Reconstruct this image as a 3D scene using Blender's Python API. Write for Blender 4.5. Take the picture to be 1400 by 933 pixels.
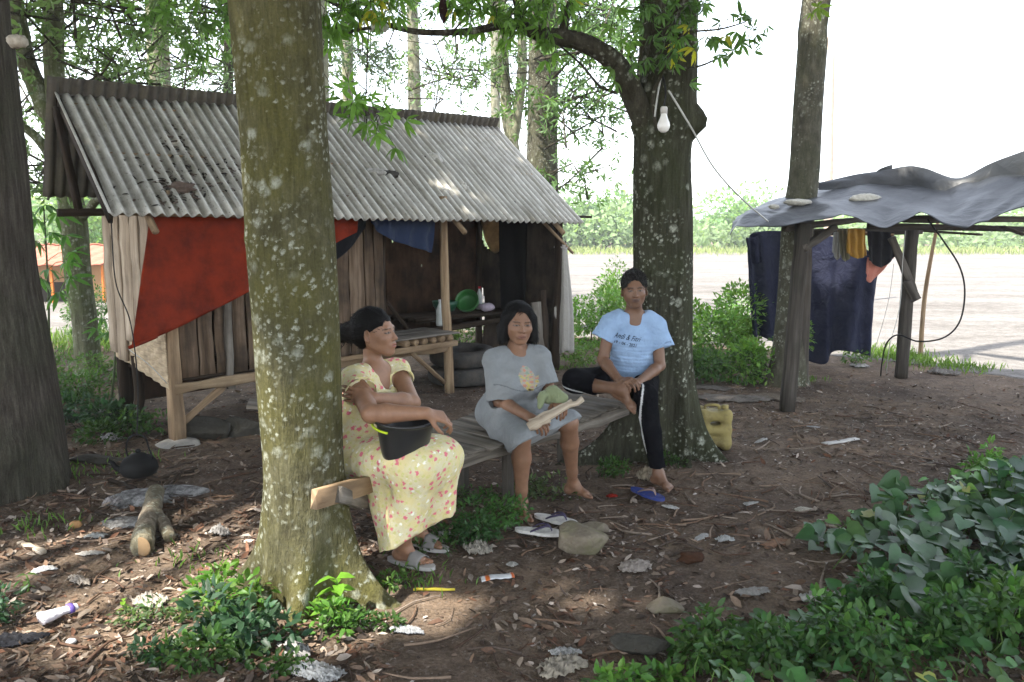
import bpy, math, random
import numpy as np
from mathutils import Vector, Matrix
from mathutils.bvhtree import BVHTree
for _o in list(bpy.data.objects): bpy.data.objects.remove(_o)
SC = bpy.context.scene
COL = SC.collection
R = math.radians
rng = np.random.default_rng(7)

# ------------------------------------------------------------ camera, light
CAM_H, PITCH, FPX = 1.6, R(8.2), 1090.0
cam = bpy.data.cameras.new('camera'); cam.lens = 28.03; cam.sensor_width = 36.0
cam.clip_start = .05; cam.clip_end = 3000
cam_o = bpy.data.objects.new('camera', cam); COL.objects.link(cam_o)
cam_o.location = (0, 0, CAM_H); cam_o.rotation_euler = (R(90) - PITCH, 0, 0)
SC.camera = cam_o

SUN_EL, SUN_AZ = R(58), R(232)      # azimuth clockwise from +Y: where the sun stands
sun_from = Vector((math.sin(SUN_AZ) * math.cos(SUN_EL), math.cos(SUN_AZ) * math.cos(SUN_EL), math.sin(SUN_EL)))
w = bpy.data.worlds.new('World'); SC.world = w; w.use_nodes = True
wn = w.node_tree.nodes; wl = w.node_tree.links
bg = wn['Background']; sky = wn.new('ShaderNodeTexSky'); sky.sky_type = 'NISHITA'
sky.sun_disc = False; sky.sun_elevation = SUN_EL; sky.sun_rotation = SUN_AZ
sky.air_density = 1.0; sky.dust_density = 1.0; sky.ozone_density = .6; sky.altitude = 50
hsv = wn.new('ShaderNodeHueSaturation'); hsv.inputs['Saturation'].default_value = .42
wl.new(sky.outputs[0], hsv.inputs['Color']); wl.new(hsv.outputs[0], bg.inputs[0])
bg.inputs[1].default_value = .15
sl = bpy.data.lights.new('sun', 'SUN'); sl.energy = 2.8; sl.angle = R(.9); sl.color = (1, .95, .86)
so = bpy.data.objects.new('sun', sl); COL.objects.link(so)
so.rotation_euler = sun_from.to_track_quat('Z', 'Y').to_euler()
so.location = (-8, -4, 12)
SC.view_settings.view_transform = 'Standard'; SC.view_settings.look = 'None'
SC.view_settings.gamma = 1; SC.view_settings.use_curve_mapping = False
SC.view_settings.exposure = 2.55
try:
    SC.cycles.volume_bounces = 1; SC.cycles.max_bounces = 6; SC.cycles.diffuse_bounces = 4; SC.cycles.transparent_max_bounces = 8
    SC.cycles.transmission_bounces = 6
except Exception: pass

# ------------------------------------------------------------ where a sight line meets the place
_c, _s = math.cos(PITCH), math.sin(PITCH)
def ray(px, py):
    u = (px - 700) / FPX; v = (466.5 - py) / FPX
    return np.array([u, _c + v * _s, -_s + v * _c])
def at(px, py, Y):
    d = ray(px, py); return np.array([0, 0, CAM_H]) + d * (Y / d[1])
def gr(px, py, z=0.0):
    d = ray(px, py); return np.array([0, 0, CAM_H]) + d * ((CAM_H - z) / -d[2])
def V3(*a): return np.array(a, float)
def nz(v): v = np.asarray(v, float); return v / (np.linalg.norm(v) + 1e-12)

def wob(x, y, z=0.0, seed=0, n=6):
    """smooth noise in about [-1,1] made from sines"""
    r = np.random.default_rng(seed); o = 0
    for i in range(n):
        k = r.normal(size=3) * (1 + .35 * i); ph = r.uniform(0, 6.28)
        o = o + np.sin(k[0] * x + k[1] * y + k[2] * z + ph) / (1 + .3 * i)
    return o / n * 1.6

def gz(x, y):
    x = np.asarray(x, float); y = np.asarray(y, float)
    near = np.clip((13 - y) / 3, 0, 1) * np.clip((9 - np.abs(x)) / 3, 0, 1) * np.clip((y + 1) / 2, 0, 1)
    return near * (.018 * wob(x * 2, y * 2, 0, 3) + .012 * wob(x * 7, y * 7, 0, 4) + .004 * wob(x * 24, y * 24, 0, 5))

# ------------------------------------------------------------ mesh helpers
def make_mesh(name, V, FL, col=None, g=None, smooth=True):
    V = np.asarray(V, np.float32)
    me = bpy.data.meshes.new(name)
    FL = [np.asarray(f, np.int32) for f in FL if len(f)]
    me.vertices.add(len(V)); me.vertices.foreach_set('co', V.ravel())
    nl = sum(f.size for f in FL); npoly = sum(len(f) for f in FL)
    me.loops.add(nl); me.polygons.add(npoly)
    me.loops.foreach_set('vertex_index', np.concatenate([f.ravel() for f in FL]))
    ls = []; o = 0
    for f in FL:
        k = f.shape[1]; ls.append(o + np.arange(len(f)) * k); o += f.size
    me.polygons.foreach_set('loop_start', np.concatenate(ls).astype(np.int32))
    me.update(calc_edges=True)
    me.polygons.foreach_set('use_smooth', np.full(npoly, smooth, bool))
    if col is not None:
        a = me.color_attributes.new('Col', 'FLOAT_COLOR', 'POINT')
        c = np.ones((len(V), 4), np.float32); c[:, :3] = col
        a.data.foreach_set('color', c.ravel())
    if g is not None:
        a = me.attributes.new('g', 'FLOAT_VECTOR', 'POINT')
        a.data.foreach_set('vector', np.asarray(g, np.float32).ravel())
    me.update()
    return me

def props(o, label=None, cat=None, group=None, kind=None):
    if label: o['label'] = label
    if cat: o['category'] = cat
    if group: o['group'] = group
    if kind: o['kind'] = kind
    return o
def thing(name, label, cat, loc, group=None):
    o = bpy.data.objects.new(name, None); COL.objects.link(o)
    o.empty_display_size = .05; o.location = tuple(float(v) for v in loc)
    return props(o, label, cat, group)
def origin_of(parent):
    v = Vector((0, 0, 0))
    while parent is not None: v += parent.location; parent = parent.parent
    return np.array(v)
def link(name, V, FL, mat, parent=None, col=None, g=None, smooth=True, origin=None, sharp=None, **kw):
    V = np.asarray(V, float)
    if origin is None:
        origin = V3((V[:, 0].min() + V[:, 0].max()) / 2, (V[:, 1].min() + V[:, 1].max()) / 2, V[:, 2].min())
        if parent is not None: origin = origin_of(parent)
    me = make_mesh(name, V - np.asarray(origin), FL, col, g, smooth)
    if mat: me.materials.append(mat)
    o = bpy.data.objects.new(name, me); COL.objects.link(o)
    o.location = tuple(np.asarray(origin) - (origin_of(parent) if parent is not None else 0))
    if parent is not None: o.parent = parent
    if sharp is not None: me.set_sharp_from_angle(angle=R(sharp))
    props(o, **kw)
    return o

def resample(P, n):
    P = np.asarray(P, float); m = len(P)
    t = np.linspace(0, m - 1, n); i = np.clip(t.astype(int), 0, m - 2); f = (t - i)[:, None]
    p0 = P[np.clip(i - 1, 0, m - 1)]; p1 = P[i]; p2 = P[i + 1]; p3 = P[np.clip(i + 2, 0, m - 1)]
    return .5 * (2 * p1 + (p2 - p0) * f + (2 * p0 - 5 * p1 + 4 * p2 - p3) * f**2 + (3 * p1 - p0 - 3 * p2 + p3) * f**3)

class MB:
    def __init__(s): s.V = []; s.F = {3: [], 4: []}; s.C = []; s.G = []; s.n = 0
    def add(s, V, faces, col=(1, 1, 1), g=None):
        V = np.asarray(V, float)
        for f in faces:
            f = np.asarray(f, int)
            if f.size: s.F[f.shape[1]].append(f + s.n)
        s.V.append(V)
        c = np.asarray(col, float)
        s.C.append(np.broadcast_to(c, (len(V), 3)) if c.ndim == 1 else c)
        s.G.append(V.copy() if g is None else np.asarray(g, float)); s.n += len(V)
        return s
    def bar(s, a, b, w, h, up=(0, 0, 1), seg=6, jit=.0, taper=1.0, cham=.12, col=(1, 1, 1)):
        """rectangular stick from a to b: w across, h along 'up', chamfered, a little irregular"""
        a = np.asarray(a, float); b = np.asarray(b, float); d = nz(b - a)
        side = np.cross(d, up)
        if np.linalg.norm(side) < 1e-3: side = np.cross(d, (1, 0, 0))
        side = nz(side); u = np.cross(side, d); L = np.linalg.norm(b - a)
        c = min(w, h) * cham
        prof = np.array([(-w/2+c, -h/2), (w/2-c, -h/2), (w/2, -h/2+c), (w/2, h/2-c), (w/2-c, h/2), (-w/2+c, h/2), (-w/2, h/2-c), (-w/2, -h/2+c)])
        V = []; G = []; rid = rng.uniform(0, 50)
        per = np.arange(8) / 8 * 2 * (w + h)
        for i in range(seg + 1):
            t = i / seg; k = 1 + (taper - 1) * t
            off = rng.normal(size=2) * jit; sc = 1 + rng.normal() * jit * 2.5 / max(w, .03)
            q = prof * k * min(max(sc, .8), 1.2)
            P = a + d * L * t + side * (off[0]) + u * off[1] * .5
            V.append(P + q[:, :1] * side + q[:, 1:] * u)
            G.append(np.stack([np.full(8, L * t), per, np.full(8, rid)], 1))
        V = np.concatenate(V); Q = []
        for i in range(seg):
            for j in range(8):
                k = (j + 1) % 8; Q.append((i*8+j, i*8+k, i*8+8+k, i*8+8+j))
        e = seg * 8
        Q += [(0, 3, 2, 1), (0, 7, 4, 3), (7, 6, 5, 4), (e, e+1, e+2, e+3), (e, e+3, e+4, e+7), (e+4, e+5, e+6, e+7)]
        return s.add(V, [np.array(Q)], col, np.concatenate(G))
    def tube(s, P, r, n=10, res=None, caps=True, col=(1, 1, 1), wobble=0.0, flat=1.0):
        P = np.asarray(P, float); r = np.broadcast_to(np.asarray(r, float), (len(P),)).astype(float)
        if res:
            q = resample(np.c_[P, r], res); P = q[:, :3]; r = q[:, 3]
        m = len(P); T = np.gradient(P, axis=0); T /= np.linalg.norm(T, axis=1)[:, None] + 1e-12
        u = np.cross(T[0], (0, 0, 1)); u = nz(u) if np.linalg.norm(u) > 1e-3 else V3(1, 0, 0)
        th = np.linspace(0, 2 * math.pi, n, endpoint=False); V = []; G = []; s0 = 0; rid = rng.uniform(0, 50)
        for i in range(m):
            u = nz(u - T[i] * np.dot(u, T[i])); v = np.cross(T[i], u)
            if i: s0 += np.linalg.norm(P[i] - P[i-1])
            rr = r[i] * (1 + wobble * rng.normal(size=n))
            V.append(P[i] + (np.cos(th) * rr)[:, None] * u + (np.sin(th) * rr * flat)[:, None] * v)
            G.append(np.stack([np.full(n, s0), th * max(r[i], .01), np.full(n, rid)], 1))
        V = np.concatenate(V)
        i, j = np.meshgrid(np.arange(m - 1), np.arange(n), indexing='ij'); i = i.ravel(); j = j.ravel(); k = (j + 1) % n
        F = [np.stack([i*n+j, i*n+k, i*n+n+k, i*n+n+j], 1)]; G = np.concatenate(G)
        if caps:
            V = np.vstack([V, P[0], P[-1]]); G = np.vstack([G, G[0], G[-1]])
            j = np.arange(n); k = (j + 1) % n
            F.append(np.r_[np.stack([k, j, np.full(n, m*n)], 1), np.stack([(m-1)*n+j, (m-1)*n+k, np.full(n, m*n+1)], 1)])
        return s.add(V, F, col, G)
    def lathe(s, prof, c, n=32, axis=(0, 0, 1), col=(1, 1, 1)):
        """prof: (r, h) pairs revolved about axis through c"""
        ax = nz(axis); u = np.cross(ax, (0, 1, 0)); u = nz(u) if np.linalg.norm(u) > 1e-3 else V3(1, 0, 0); v = np.cross(ax, u)
        th = np.linspace(0, 2 * math.pi, n, endpoint=False)
        V = np.concatenate([np.asarray(c) + ax * h + r * (np.cos(th)[:, None] * u + np.sin(th)[:, None] * v) for r, h in prof])
        m = len(prof); i, j = np.meshgrid(np.arange(m - 1), np.arange(n), indexing='ij'); i = i.ravel(); j = j.ravel(); k = (j + 1) % n
        return s.add(V, [np.stack([i*n+j, i*n+k, i*n+n+k, i*n+n+j], 1)], col)
    def grid(s, P, col=(1, 1, 1), thick=0.0):
        """P: (m, n, 3) surface; thick gives it a real thickness"""
        m, n, _ = P.shape; V = P.reshape(-1, 3)
        i, j = np.meshgrid(np.arange(m - 1), np.arange(n - 1), indexing='ij'); i = i.ravel(); j = j.ravel()
        Q = np.stack([i*n+j, i*n+j+1, i*n+n+j+1, i*n+n+j], 1)
        g0 = np.stack([np.tile(np.linspace(0, 1, n), m), np.repeat(np.linspace(0, 1, m), n), np.zeros(m * n)], 1)
        if thick <= 0: return s.add(V, [Q], col, g0)
        gu = np.gradient(P, axis=0); gv = np.gradient(P, axis=1); N = np.cross(gv, gu)
        N /= np.linalg.norm(N, axis=2, keepdims=True) + 1e-12
        W = (P - N * thick).reshape(-1, 3); o = m * n
        edge = [k for k in range(n)] + [k * n + n - 1 for k in range(1, m)] + [(m-1)*n + k for k in range(n - 2, -1, -1)] + [k * n for k in range(m - 2, 0, -1)]
        e = np.array(edge); e2 = np.roll(e, -1)
        return s.add(np.vstack([V, W]), [Q, Q[:, ::-1] + o, np.stack([e2, e, e + o, e2 + o], 1)], col if np.ndim(col) == 1 else np.vstack([col, col]), np.vstack([g0, g0]))
    def blob(s, c, r, n=20, m=12, seed=0, amp=.15, col=(1, 1, 1), Rm=None, freq=2.2):
        th, ph = np.meshgrid(np.linspace(0, 2*math.pi, n, endpoint=False), np.linspace(0, math.pi, m))
        D = np.stack([np.cos(th)*np.sin(ph), np.sin(th)*np.sin(ph), np.cos(ph)], 2).reshape(-1, 3)
        k = 1 + amp * wob(D[:, 0]*freq, D[:, 1]*freq, D[:, 2]*freq, seed)
        V = D * k[:, None] * np.asarray(r)
        if Rm is not None: V = V @ np.asarray(Rm).T
        i, j = np.meshgrid(np.arange(m - 1), np.arange(n), indexing='ij'); i = i.ravel(); j = j.ravel(); kk = (j + 1) % n
        return s.add(V + np.asarray(c), [np.stack([i*n+j, i*n+n+j, i*n+n+kk, i*n+kk], 1)], col)
    def build(s, name, mat, parent=None, smooth=True, **kw):
        FL = [np.concatenate(v) for v in s.F.values() if v]
        return link(name, np.concatenate(s.V), FL, mat, parent, np.concatenate(s.C), np.concatenate(s.G), smooth, **kw)

# ------------------------------------------------------------ materials
class NT:
    def __init__(s, name):
        s.m = bpy.data.materials.new(name); s.m.use_nodes = True; s.t = s.m.node_tree; s.n = s.t.nodes; s.l = s.t.links
        s.b = s.n['Principled BSDF']; s.out = s.n['Material Output']
    def new(s, typ, **ins):
        x = s.n.new(typ)
        for k, v in ins.items(): s.put(x, k, v)
        return x
    def put(s, node, k, v):
        k = k.replace('_', ' ') if isinstance(k, str) and k not in node.inputs else k
        if isinstance(v, bpy.types.NodeSocket): s.l.new(v, node.inputs[k])
        else: node.inputs[k].default_value = v
    def attr(s, name): x = s.n.new('ShaderNodeAttribute'); x.attribute_name = name; return x
    def coord(s, w='Object'): return s.n.new('ShaderNodeTexCoord').outputs[w]
    def scale(s, vec, sc):
        x = s.n.new('ShaderNodeMapping'); s.l.new(vec, x.inputs[0]); x.inputs['Scale'].default_value = sc; return x.outputs[0]
    def noise(s, vec, sc, det=4, rough=.6, dist=0):
        x = s.new('ShaderNodeTexNoise', Vector=vec, Scale=sc, Detail=det, Roughness=rough, Distortion=dist); return x.outputs[0]
    def voro(s, vec, sc, feat='F1', out=0, rnd=1.0):
        x = s.n.new('ShaderNodeTexVoronoi'); x.feature = feat; s.put(x, 'Vector', vec); s.put(x, 'Scale', sc); s.put(x, 'Randomness', rnd); return x.outputs[out]
    def ramp(s, fac, stops, interp='LINEAR'):
        x = s.n.new('ShaderNodeValToRGB'); s.l.new(fac, x.inputs[0]); cr = x.color_ramp; cr.interpolation = interp
        while len(cr.elements) < len(stops): cr.elements.new(.5)
        for e, (p, c) in zip(cr.elements, stops):
            e.position = p; e.color = (*c, 1) if not np.isscalar(c) else (c, c, c, 1)
        return x.outputs[0]
    def mix(s, fac, a, b, mode='MIX'):
        x = s.n.new('ShaderNodeMix'); x.data_type = 'RGBA'; x.blend_type = mode
        for i, v in ((0, fac), (6, a), (7, b)):
            if isinstance(v, bpy.types.NodeSocket): s.l.new(v, x.inputs[i])
            else: x.inputs[i].default_value = v if i == 0 else (*v, 1)
        return x.outputs[2]
    def math(s, op, a, b=0.0):
        x = s.n.new('ShaderNodeMath'); x.operation = op
        for i, v in ((0, a), (1, b)):
            if isinstance(v, bpy.types.NodeSocket): s.l.new(v, x.inputs[i])
            else: x.inputs[i].default_value = v
        return x.outputs[0]
    def bump(s, h, st=.3, dist=.01, prev=None):
        x = s.new('ShaderNodeBump', Height=h, Strength=st, Distance=dist)
        if prev is not None: s.l.new(prev, x.inputs['Normal'])
        return x.outputs[0]
    def fin(s, color=None, rough=.85, normal=None, spec=.3, **kw):
        if spec <= .3: spec *= .3
        if color is not None:
            if isinstance(color, bpy.types.NodeSocket): s.l.new(color, s.b.inputs['Base Color'])
            else: s.b.inputs['Base Color'].default_value = (*color, 1)
        s.put(s.b, 'Roughness', rough)
        s.b.inputs['Specular IOR Level'].default_value = spec
        if normal is not None: s.l.new(normal, s.b.inputs['Normal'])
        for k, v in kw.items(): s.put(s.b, k, v)
        return s.m

def mat_bark(name, dark, mid, light, moss=None, mossamt=.5, lich=.5, lscale=26, streak=(14, 14, 2.2)):
    t = NT(name); co = t.coord()
    n1 = t.noise(t.scale(co, streak), 1.6, 5, .65); n2 = t.noise(co, 2.6, 4, .6)
    n0 = t.noise(t.scale(co, (40, 40, 5)), 1.5, 4, .7)
    c = t.ramp(n1, [(.3, dark), (.52, mid), (.75, light)])
    if moss is not None:
        c = t.mix(t.ramp(n2, [(.42, 0.0), (.62, mossamt)]), c, moss)
    wob_ = t.noise(co, 30, 4, .7)
    vec = t.n.new('ShaderNodeVectorMath'); vec.operation = 'MULTIPLY_ADD'
    t.l.new(wob_, vec.inputs[0]); vec.inputs[1].default_value = (.05, .05, .06); t.l.new(co, vec.inputs[2])
    if lich > 0:
        v1 = t.voro(vec.outputs[0], lscale); v2 = t.voro(vec.outputs[0], lscale * .33)
        where = t.noise(co, 4.3, 3, .7)
        m1 = t.math('MULTIPLY', t.ramp(v1, [(.20, 1.0), (.40, 0.0)]), t.ramp(where, [(.5 - .1 * lich, 0.0), (.56, 1.0)]))
        m2 = t.math('MULTIPLY', t.ramp(v2, [(.16, 1.0), (.34, 0.0)]), t.ramp(t.noise(co, 3.1, 2), [(.52 - .1 * lich, 0.0), (.58, 1.0)]))
        c = t.mix(t.math('MULTIPLY', t.math('MAXIMUM', m1, m2), t.ramp(t.noise(co, 60, 2), [(.3, .2), (.65, .85)])), c, (.36, .375, .31))
    n3 = t.noise(co, 90, 3, .7)
    c = t.mix(.22, c, t.ramp(n3, [(.35, .25), (.65, .8)]), 'OVERLAY')
    c = t.mix(.3, c, t.ramp(n0, [(.35, .2), (.6, .7)]), 'OVERLAY')
    b = t.bump(n0, .8, .016); b = t.bump(n1, .6, .03, b); b = t.bump(n3, .4, .005, b)
    return t.fin(c, .92, b, .15)
def mat_wood(name, dark, mid, light, grain=55, stain=(.05, .04, .03), st=.5, rough=.85, var=.5):
    t = NT(name); g = t.attr('g').outputs['Vector']
    n1 = t.noise(t.scale(g, (1.6, grain, 1)), 1.0, 5, .6); n2 = t.noise(t.scale(g, (3, 9, 3)), 1.0, 4, .6)
    sp = t.n.new('ShaderNodeSeparateXYZ'); t.l.new(g, sp.inputs[0])
    wn_ = t.n.new('ShaderNodeTexWhiteNoise'); wn_.noise_dimensions = '1D'; t.l.new(sp.outputs[2], wn_.inputs['W'])
    c = t.ramp(n1, [(.28, dark), (.5, mid), (.72, light)])
    c = t.mix(var, c, t.ramp(wn_.outputs['Value'], [(0, .28), (1, .72)]), 'OVERLAY')
    c = t.mix(t.math('MULTIPLY', t.ramp(n2, [(.5, 0.0), (.68, 1.0)]), st), c, stain)
    b = t.bump(n1, .6, .004); b = t.bump(n2, .3, .006, b)
    return t.fin(c, rough, b, .2)
def mat_leaf(name, trans=.35, rough=.55, tint=(1, 1, 1)):
    t = NT(name); c = t.attr('Col').outputs['Color']
    c = t.mix(1.0, c, tint, 'MULTIPLY')
    c = t.mix(.25, c, t.ramp(t.noise(t.coord(), 45, 2), [(.3, .3), (.7, .75)]), 'OVERLAY')
    m = t.fin(c, rough, None, .35)
    if trans > 0:
        tr = t.n.new('ShaderNodeBsdfTranslucent'); t.l.new(t.mix(1.0, c, (1.5, 1.6, .7), 'MULTIPLY'), tr.inputs[0])
        mx = t.n.new('ShaderNodeMixShader'); mx.inputs[0].default_value = trans
        t.l.new(t.b.outputs[0], mx.inputs[1]); t.l.new(tr.outputs[0], mx.inputs[2]); t.l.new(mx.outputs[0], t.out.inputs[0])
    return m
def mat_plain(name, col, rough=.7, nscale=12, namt=.25, bump=.2, bdist=.004, dirt=None, dirtamt=.5, dscale=6, spec=.3, **kw):
    t = NT(name); co = t.coord(); n = t.noise(co, nscale, 5, .65)
    c = t.mix(namt, col, t.ramp(n, [(.3, .2), (.7, .8)]), 'OVERLAY')
    if dirt is not None: c = t.mix(t.ramp(t.noise(co, dscale, 5, .65), [(.45, 0.0), (.65, dirtamt)]), c, dirt)
    return t.fin(c, rough, t.bump(t.noise(co, nscale * 4, 4), bump, bdist) if bump else None, spec, **kw)
def mat_attr(name, rough=.8, nscale=30, namt=.25, bump=.3, bdist=.003, spec=.2, **kw):
    t = NT(name); co = t.coord(); c = t.attr('Col').outputs['Color']
    n = t.noise(co, nscale, 4, .65)
    c = t.mix(namt, c, t.ramp(n, [(.3, .25), (.7, .75)]), 'OVERLAY')
    return t.fin(c, rough, t.bump(n, bump, bdist), spec, **kw)
def mat_cloth(name, col=None, weave=900, rough=.9, fold=14, dirt=.12, sheen=.12):
    t = NT(name); co = t.coord()
    c = t.attr('Col').outputs['Color'] if col is None else None
    n = t.noise(co, fold, 3, .55, .4)
    c = t.mix(dirt, c if c is not None else col, t.ramp(n, [(.3, .3), (.7, .72)]), 'OVERLAY')
    b = t.bump(n, .75, .016); b = t.bump(t.noise(t.scale(co, (1, 1, .45)), 38, 4, .6, .9), .5, .006, b); b = t.bump(t.noise(co, weave, 2), .2, .0008, b)
    return t.fin(c, rough, b, .1, Sheen_Weight=sheen)

def leaf_geo(P, D, N, L, W, curl=.15, hi=False):
    """leaf blades: P base, D direction, N normal"""
    P = np.asarray(P, float); n = len(P); L = np.broadcast_to(L, (n,))[:, None]; W = np.broadcast_to(W, (n,))[:, None]
    D = D / (np.linalg.norm(D, axis=1, keepdims=True) + 1e-9)
    S = np.cross(D, N); S /= np.linalg.norm(S, axis=1, keepdims=True) + 1e-9; N = np.cross(S, D)
    k = (np.arange(n) * (8 if hi else 4))[:, None]
    if not hi:
        V = np.stack([P, P + D*L*.5 + S*W*.5 + N*W*.12, P + D*L - N*L*curl, P + D*L*.5 - S*W*.5 + N*W*.12], 1).reshape(-1, 3)
        return V, [np.concatenate([k + [0, 1, 2], k + [0, 2, 3]])]
    m1 = P + D*L*.33 + N*L*.02; m2 = P + D*L*.7 - N*L*curl*.4
    V = np.stack([P, m1 + S*W*.45 + N*W*.14, m2 + S*W*.38 + N*W*.1, P + D*L - N*L*curl, m2 - S*W*.38 + N*W*.1, m1 - S*W*.45 + N*W*.14, m1, m2], 1).reshape(-1, 3)
    return V, [np.concatenate([k + [0, 1, 6], k + [0, 6, 5], k + [2, 3, 7], k + [7, 3, 4]]), np.concatenate([k + [1, 2, 7, 6], k + [6, 7, 4, 5]])]
def rand_dir(n, up=0.0):
    d = rng.normal(size=(n, 3)); d[:, 2] += up; return d / np.linalg.norm(d, axis=1, keepdims=True)
def palmate(C, A, L, nl=6, w=.26, droop=.45, hi=False):
    """compound leaves: C centre, A axis (petiole direction), leaflets spread round it"""
    n = len(C); A = A / np.linalg.norm(A, axis=1, keepdims=True)
    U = np.cross(A, rand_dir(n)); U /= np.linalg.norm(U, axis=1, keepdims=True) + 1e-9; W = np.cross(A, U)
    L = np.broadcast_to(L, (n,)); P = []; D = []; N = []; LL = []
    for i in range(nl):
        a = -2.6 + 5.2 * i / (nl - 1) + rng.normal(0, .12, n)
        d = np.cos(a)[:, None]*U + np.sin(a)[:, None]*W + A*droop*rng.uniform(.5, 1.5, n)[:, None]; d[:, 2] -= .25
        P.append(C); D.append(d); N.append(-A + .25*rng.normal(size=(n, 3))); LL.append(L * rng.uniform(.75, 1.1, n) * (1 - .25*abs(i - (nl-1)/2)/(nl/2)))
    P = np.concatenate(P); D = np.concatenate(D); N = np.concatenate(N); LL = np.concatenate(LL)
    V, F = leaf_geo(P, D, N, LL, LL * w, .18, hi)
    return V, F, n * nl
def leaf_cols(nleaf, per, base, var=.3, yellow=0.0, tiles=1):
    b = np.asarray(base); k = rng.uniform(1 - var, 1 + var, (nleaf, 1)); c = b * k
    c[:, 0] *= rng.uniform(.8, 1.25, nleaf)
    if yellow > 0:
        y = rng.random(nleaf) < yellow; c[y] = np.array((.32, .27, .03)) * rng.uniform(.6, 1.1, (y.sum(), 1))
    c = np.tile(c, (tiles, 1)) if tiles > 1 else c
    return np.repeat(c, per, 0)
# ------------------------------------------------------------ the place: ground, lot, hills
def mat_soil():
    t = NT('soil'); co = t.coord()
    a = t.noise(co, 1.1, 5, .62); b = t.noise(co, 7, 6, .7); c = t.noise(co, 60, 4, .7)
    col = t.ramp(a, [(.3, (.072, .053, .042)), (.5, (.128, .095, .070)), (.7, (.20, .142, .098))])
    col = t.mix(.55, col, t.ramp(b, [(.3, .2), (.7, .8)]), 'OVERLAY')
    col = t.mix(t.ramp(t.noise(co, 17, 4, .7), [(.56, 0.0), (.68, .55)]), col, (.22, .18, .15))
    col = t.mix(.5, col, t.ramp(c, [(.3, .15), (.7, .85)]), 'OVERLAY')
    pb = t.voro(co, 38); col = t.mix(t.ramp(pb, [(.12, .6), (.2, 0.0)]), col, (.19, .165, .145))
    bp = t.bump(b, .9, .05); bp = t.bump(c, .8, .012, bp)
    return t.fin(col, .95, bp, .15)
def mat_lot():
    t = NT('pale_gravel'); co = t.coord()
    a = t.noise(t.scale(co, (.5, 1.6, 1)), .55, 6, .7); b = t.noise(co, 5, 6, .75); c = t.noise(co, 45, 3, .7)
    col = t.ramp(a, [(.3, (.098, .088, .078)), (.5, (.145, .134, .122)), (.7, (.19, .178, .165))])
    col = t.mix(.55, col, t.ramp(b, [(.3, .22), (.7, .8)]), 'OVERLAY')
    col = t.mix(.5, col, t.ramp(c, [(.3, .25), (.7, .75)]), 'OVERLAY')
    return t.fin(col, .95, t.bump(b, .6, .06), .15)
M_soil = mat_soil(); M_lot = mat_lot()
def axis(lo, hi, step, far):
    a = list(np.arange(lo, hi, step)); s = step; x = a[-1]
    while x < far: s *= 1.16; x += s; a.append(x)
    s = step; x = a[0]; b = []
    while x > -far: s *= 1.16; x -= s; b.append(x)
    return np.array(b[::-1] + a)
xs = axis(-6, 7, .06, 560); ys = axis(.5, 12, .06, 560); ys = ys[ys > -56]; 
X, Y = np.meshgrid(xs, ys)
MB().grid(np.stack([X, Y, gz(X, Y)], 2)).build('ground', M_soil, origin=(0, 0, 0), kind='structure')
# the open gravel lot beyond the trees
def lot_edge(x):
    return np.interp(x, [-60, -14, -7, -5.2, -3.5, -1, 1, 2.5, 3.6, 4.4, 5.4, 7.5, 12, 60], [9, 9.5, 10.6, 11.2, 12, 12.2, 11.6, 11.0, 10.1, 9.45, 8.35, 7.0, 6.0, 6.0]) + .22*wob(np.asarray(x)*3, 0, 0, 9) + .08*wob(np.asarray(x)*14, 0, 0, 10)
lx = axis(-9, 10, .07, 140); m = 46; tt = np.linspace(0, 1, m)**2.2
P = np.stack([np.tile(lx, (m, 1)), lot_edge(lx)[None, :] * (1 - tt[:, None]) + tt[:, None] * 62, np.zeros((m, len(lx)))], 2)
P[..., 2] = gz(P[..., 0], P[..., 1]) + .012
P[0, :, 2] -= .02
MB().grid(P).build('gravel_lot', M_lot, origin=(0, 12, 0), kind='structure')
# distant rise behind the tree belt
M_hill = mat_plain('distant_hill', (.07, .12, .07), .95, .05, .4, 0)
hx = np.linspace(-500, 500, 90); hy = np.linspace(330, 520, 14)
HX, HY = np.meshgrid(hx, hy); prof = np.sin(np.linspace(0, math.pi, 14))[:, None]
HZ = prof * (13 + 6*wob(HX*.012, HY*.006, 0, 21)) - .5
MB().grid(np.stack([HX, HY, HZ], 2)).build('hills', M_hill, kind='structure')

# the damp bright air: one even volume round everything
hzm = bpy.data.materials.new('haze'); hzm.use_nodes = True; _n = hzm.node_tree.nodes; _n.remove(_n['Principled BSDF'])
_v = _n.new('ShaderNodeVolumePrincipled'); _v.inputs['Color'].default_value = (.93, .96, 1, 1); _v.inputs['Density'].default_value = .0016; _v.inputs['Anisotropy'].default_value = .3
hzm.node_tree.links.new(_v.outputs[0], _n['Material Output'].inputs['Volume'])
_q = np.array([(x, y, z) for z in (-2.0, 30.0) for x, y in ((-620, -60), (620, -60), (620, 620), (-620, 620))], float)
link('haze', _q, [np.array([(3, 2, 1, 0), (4, 5, 6, 7), (0, 1, 5, 4), (1, 2, 6, 5), (2, 3, 7, 6), (3, 0, 4, 7)])], hzm, smooth=False, kind='stuff')

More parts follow.
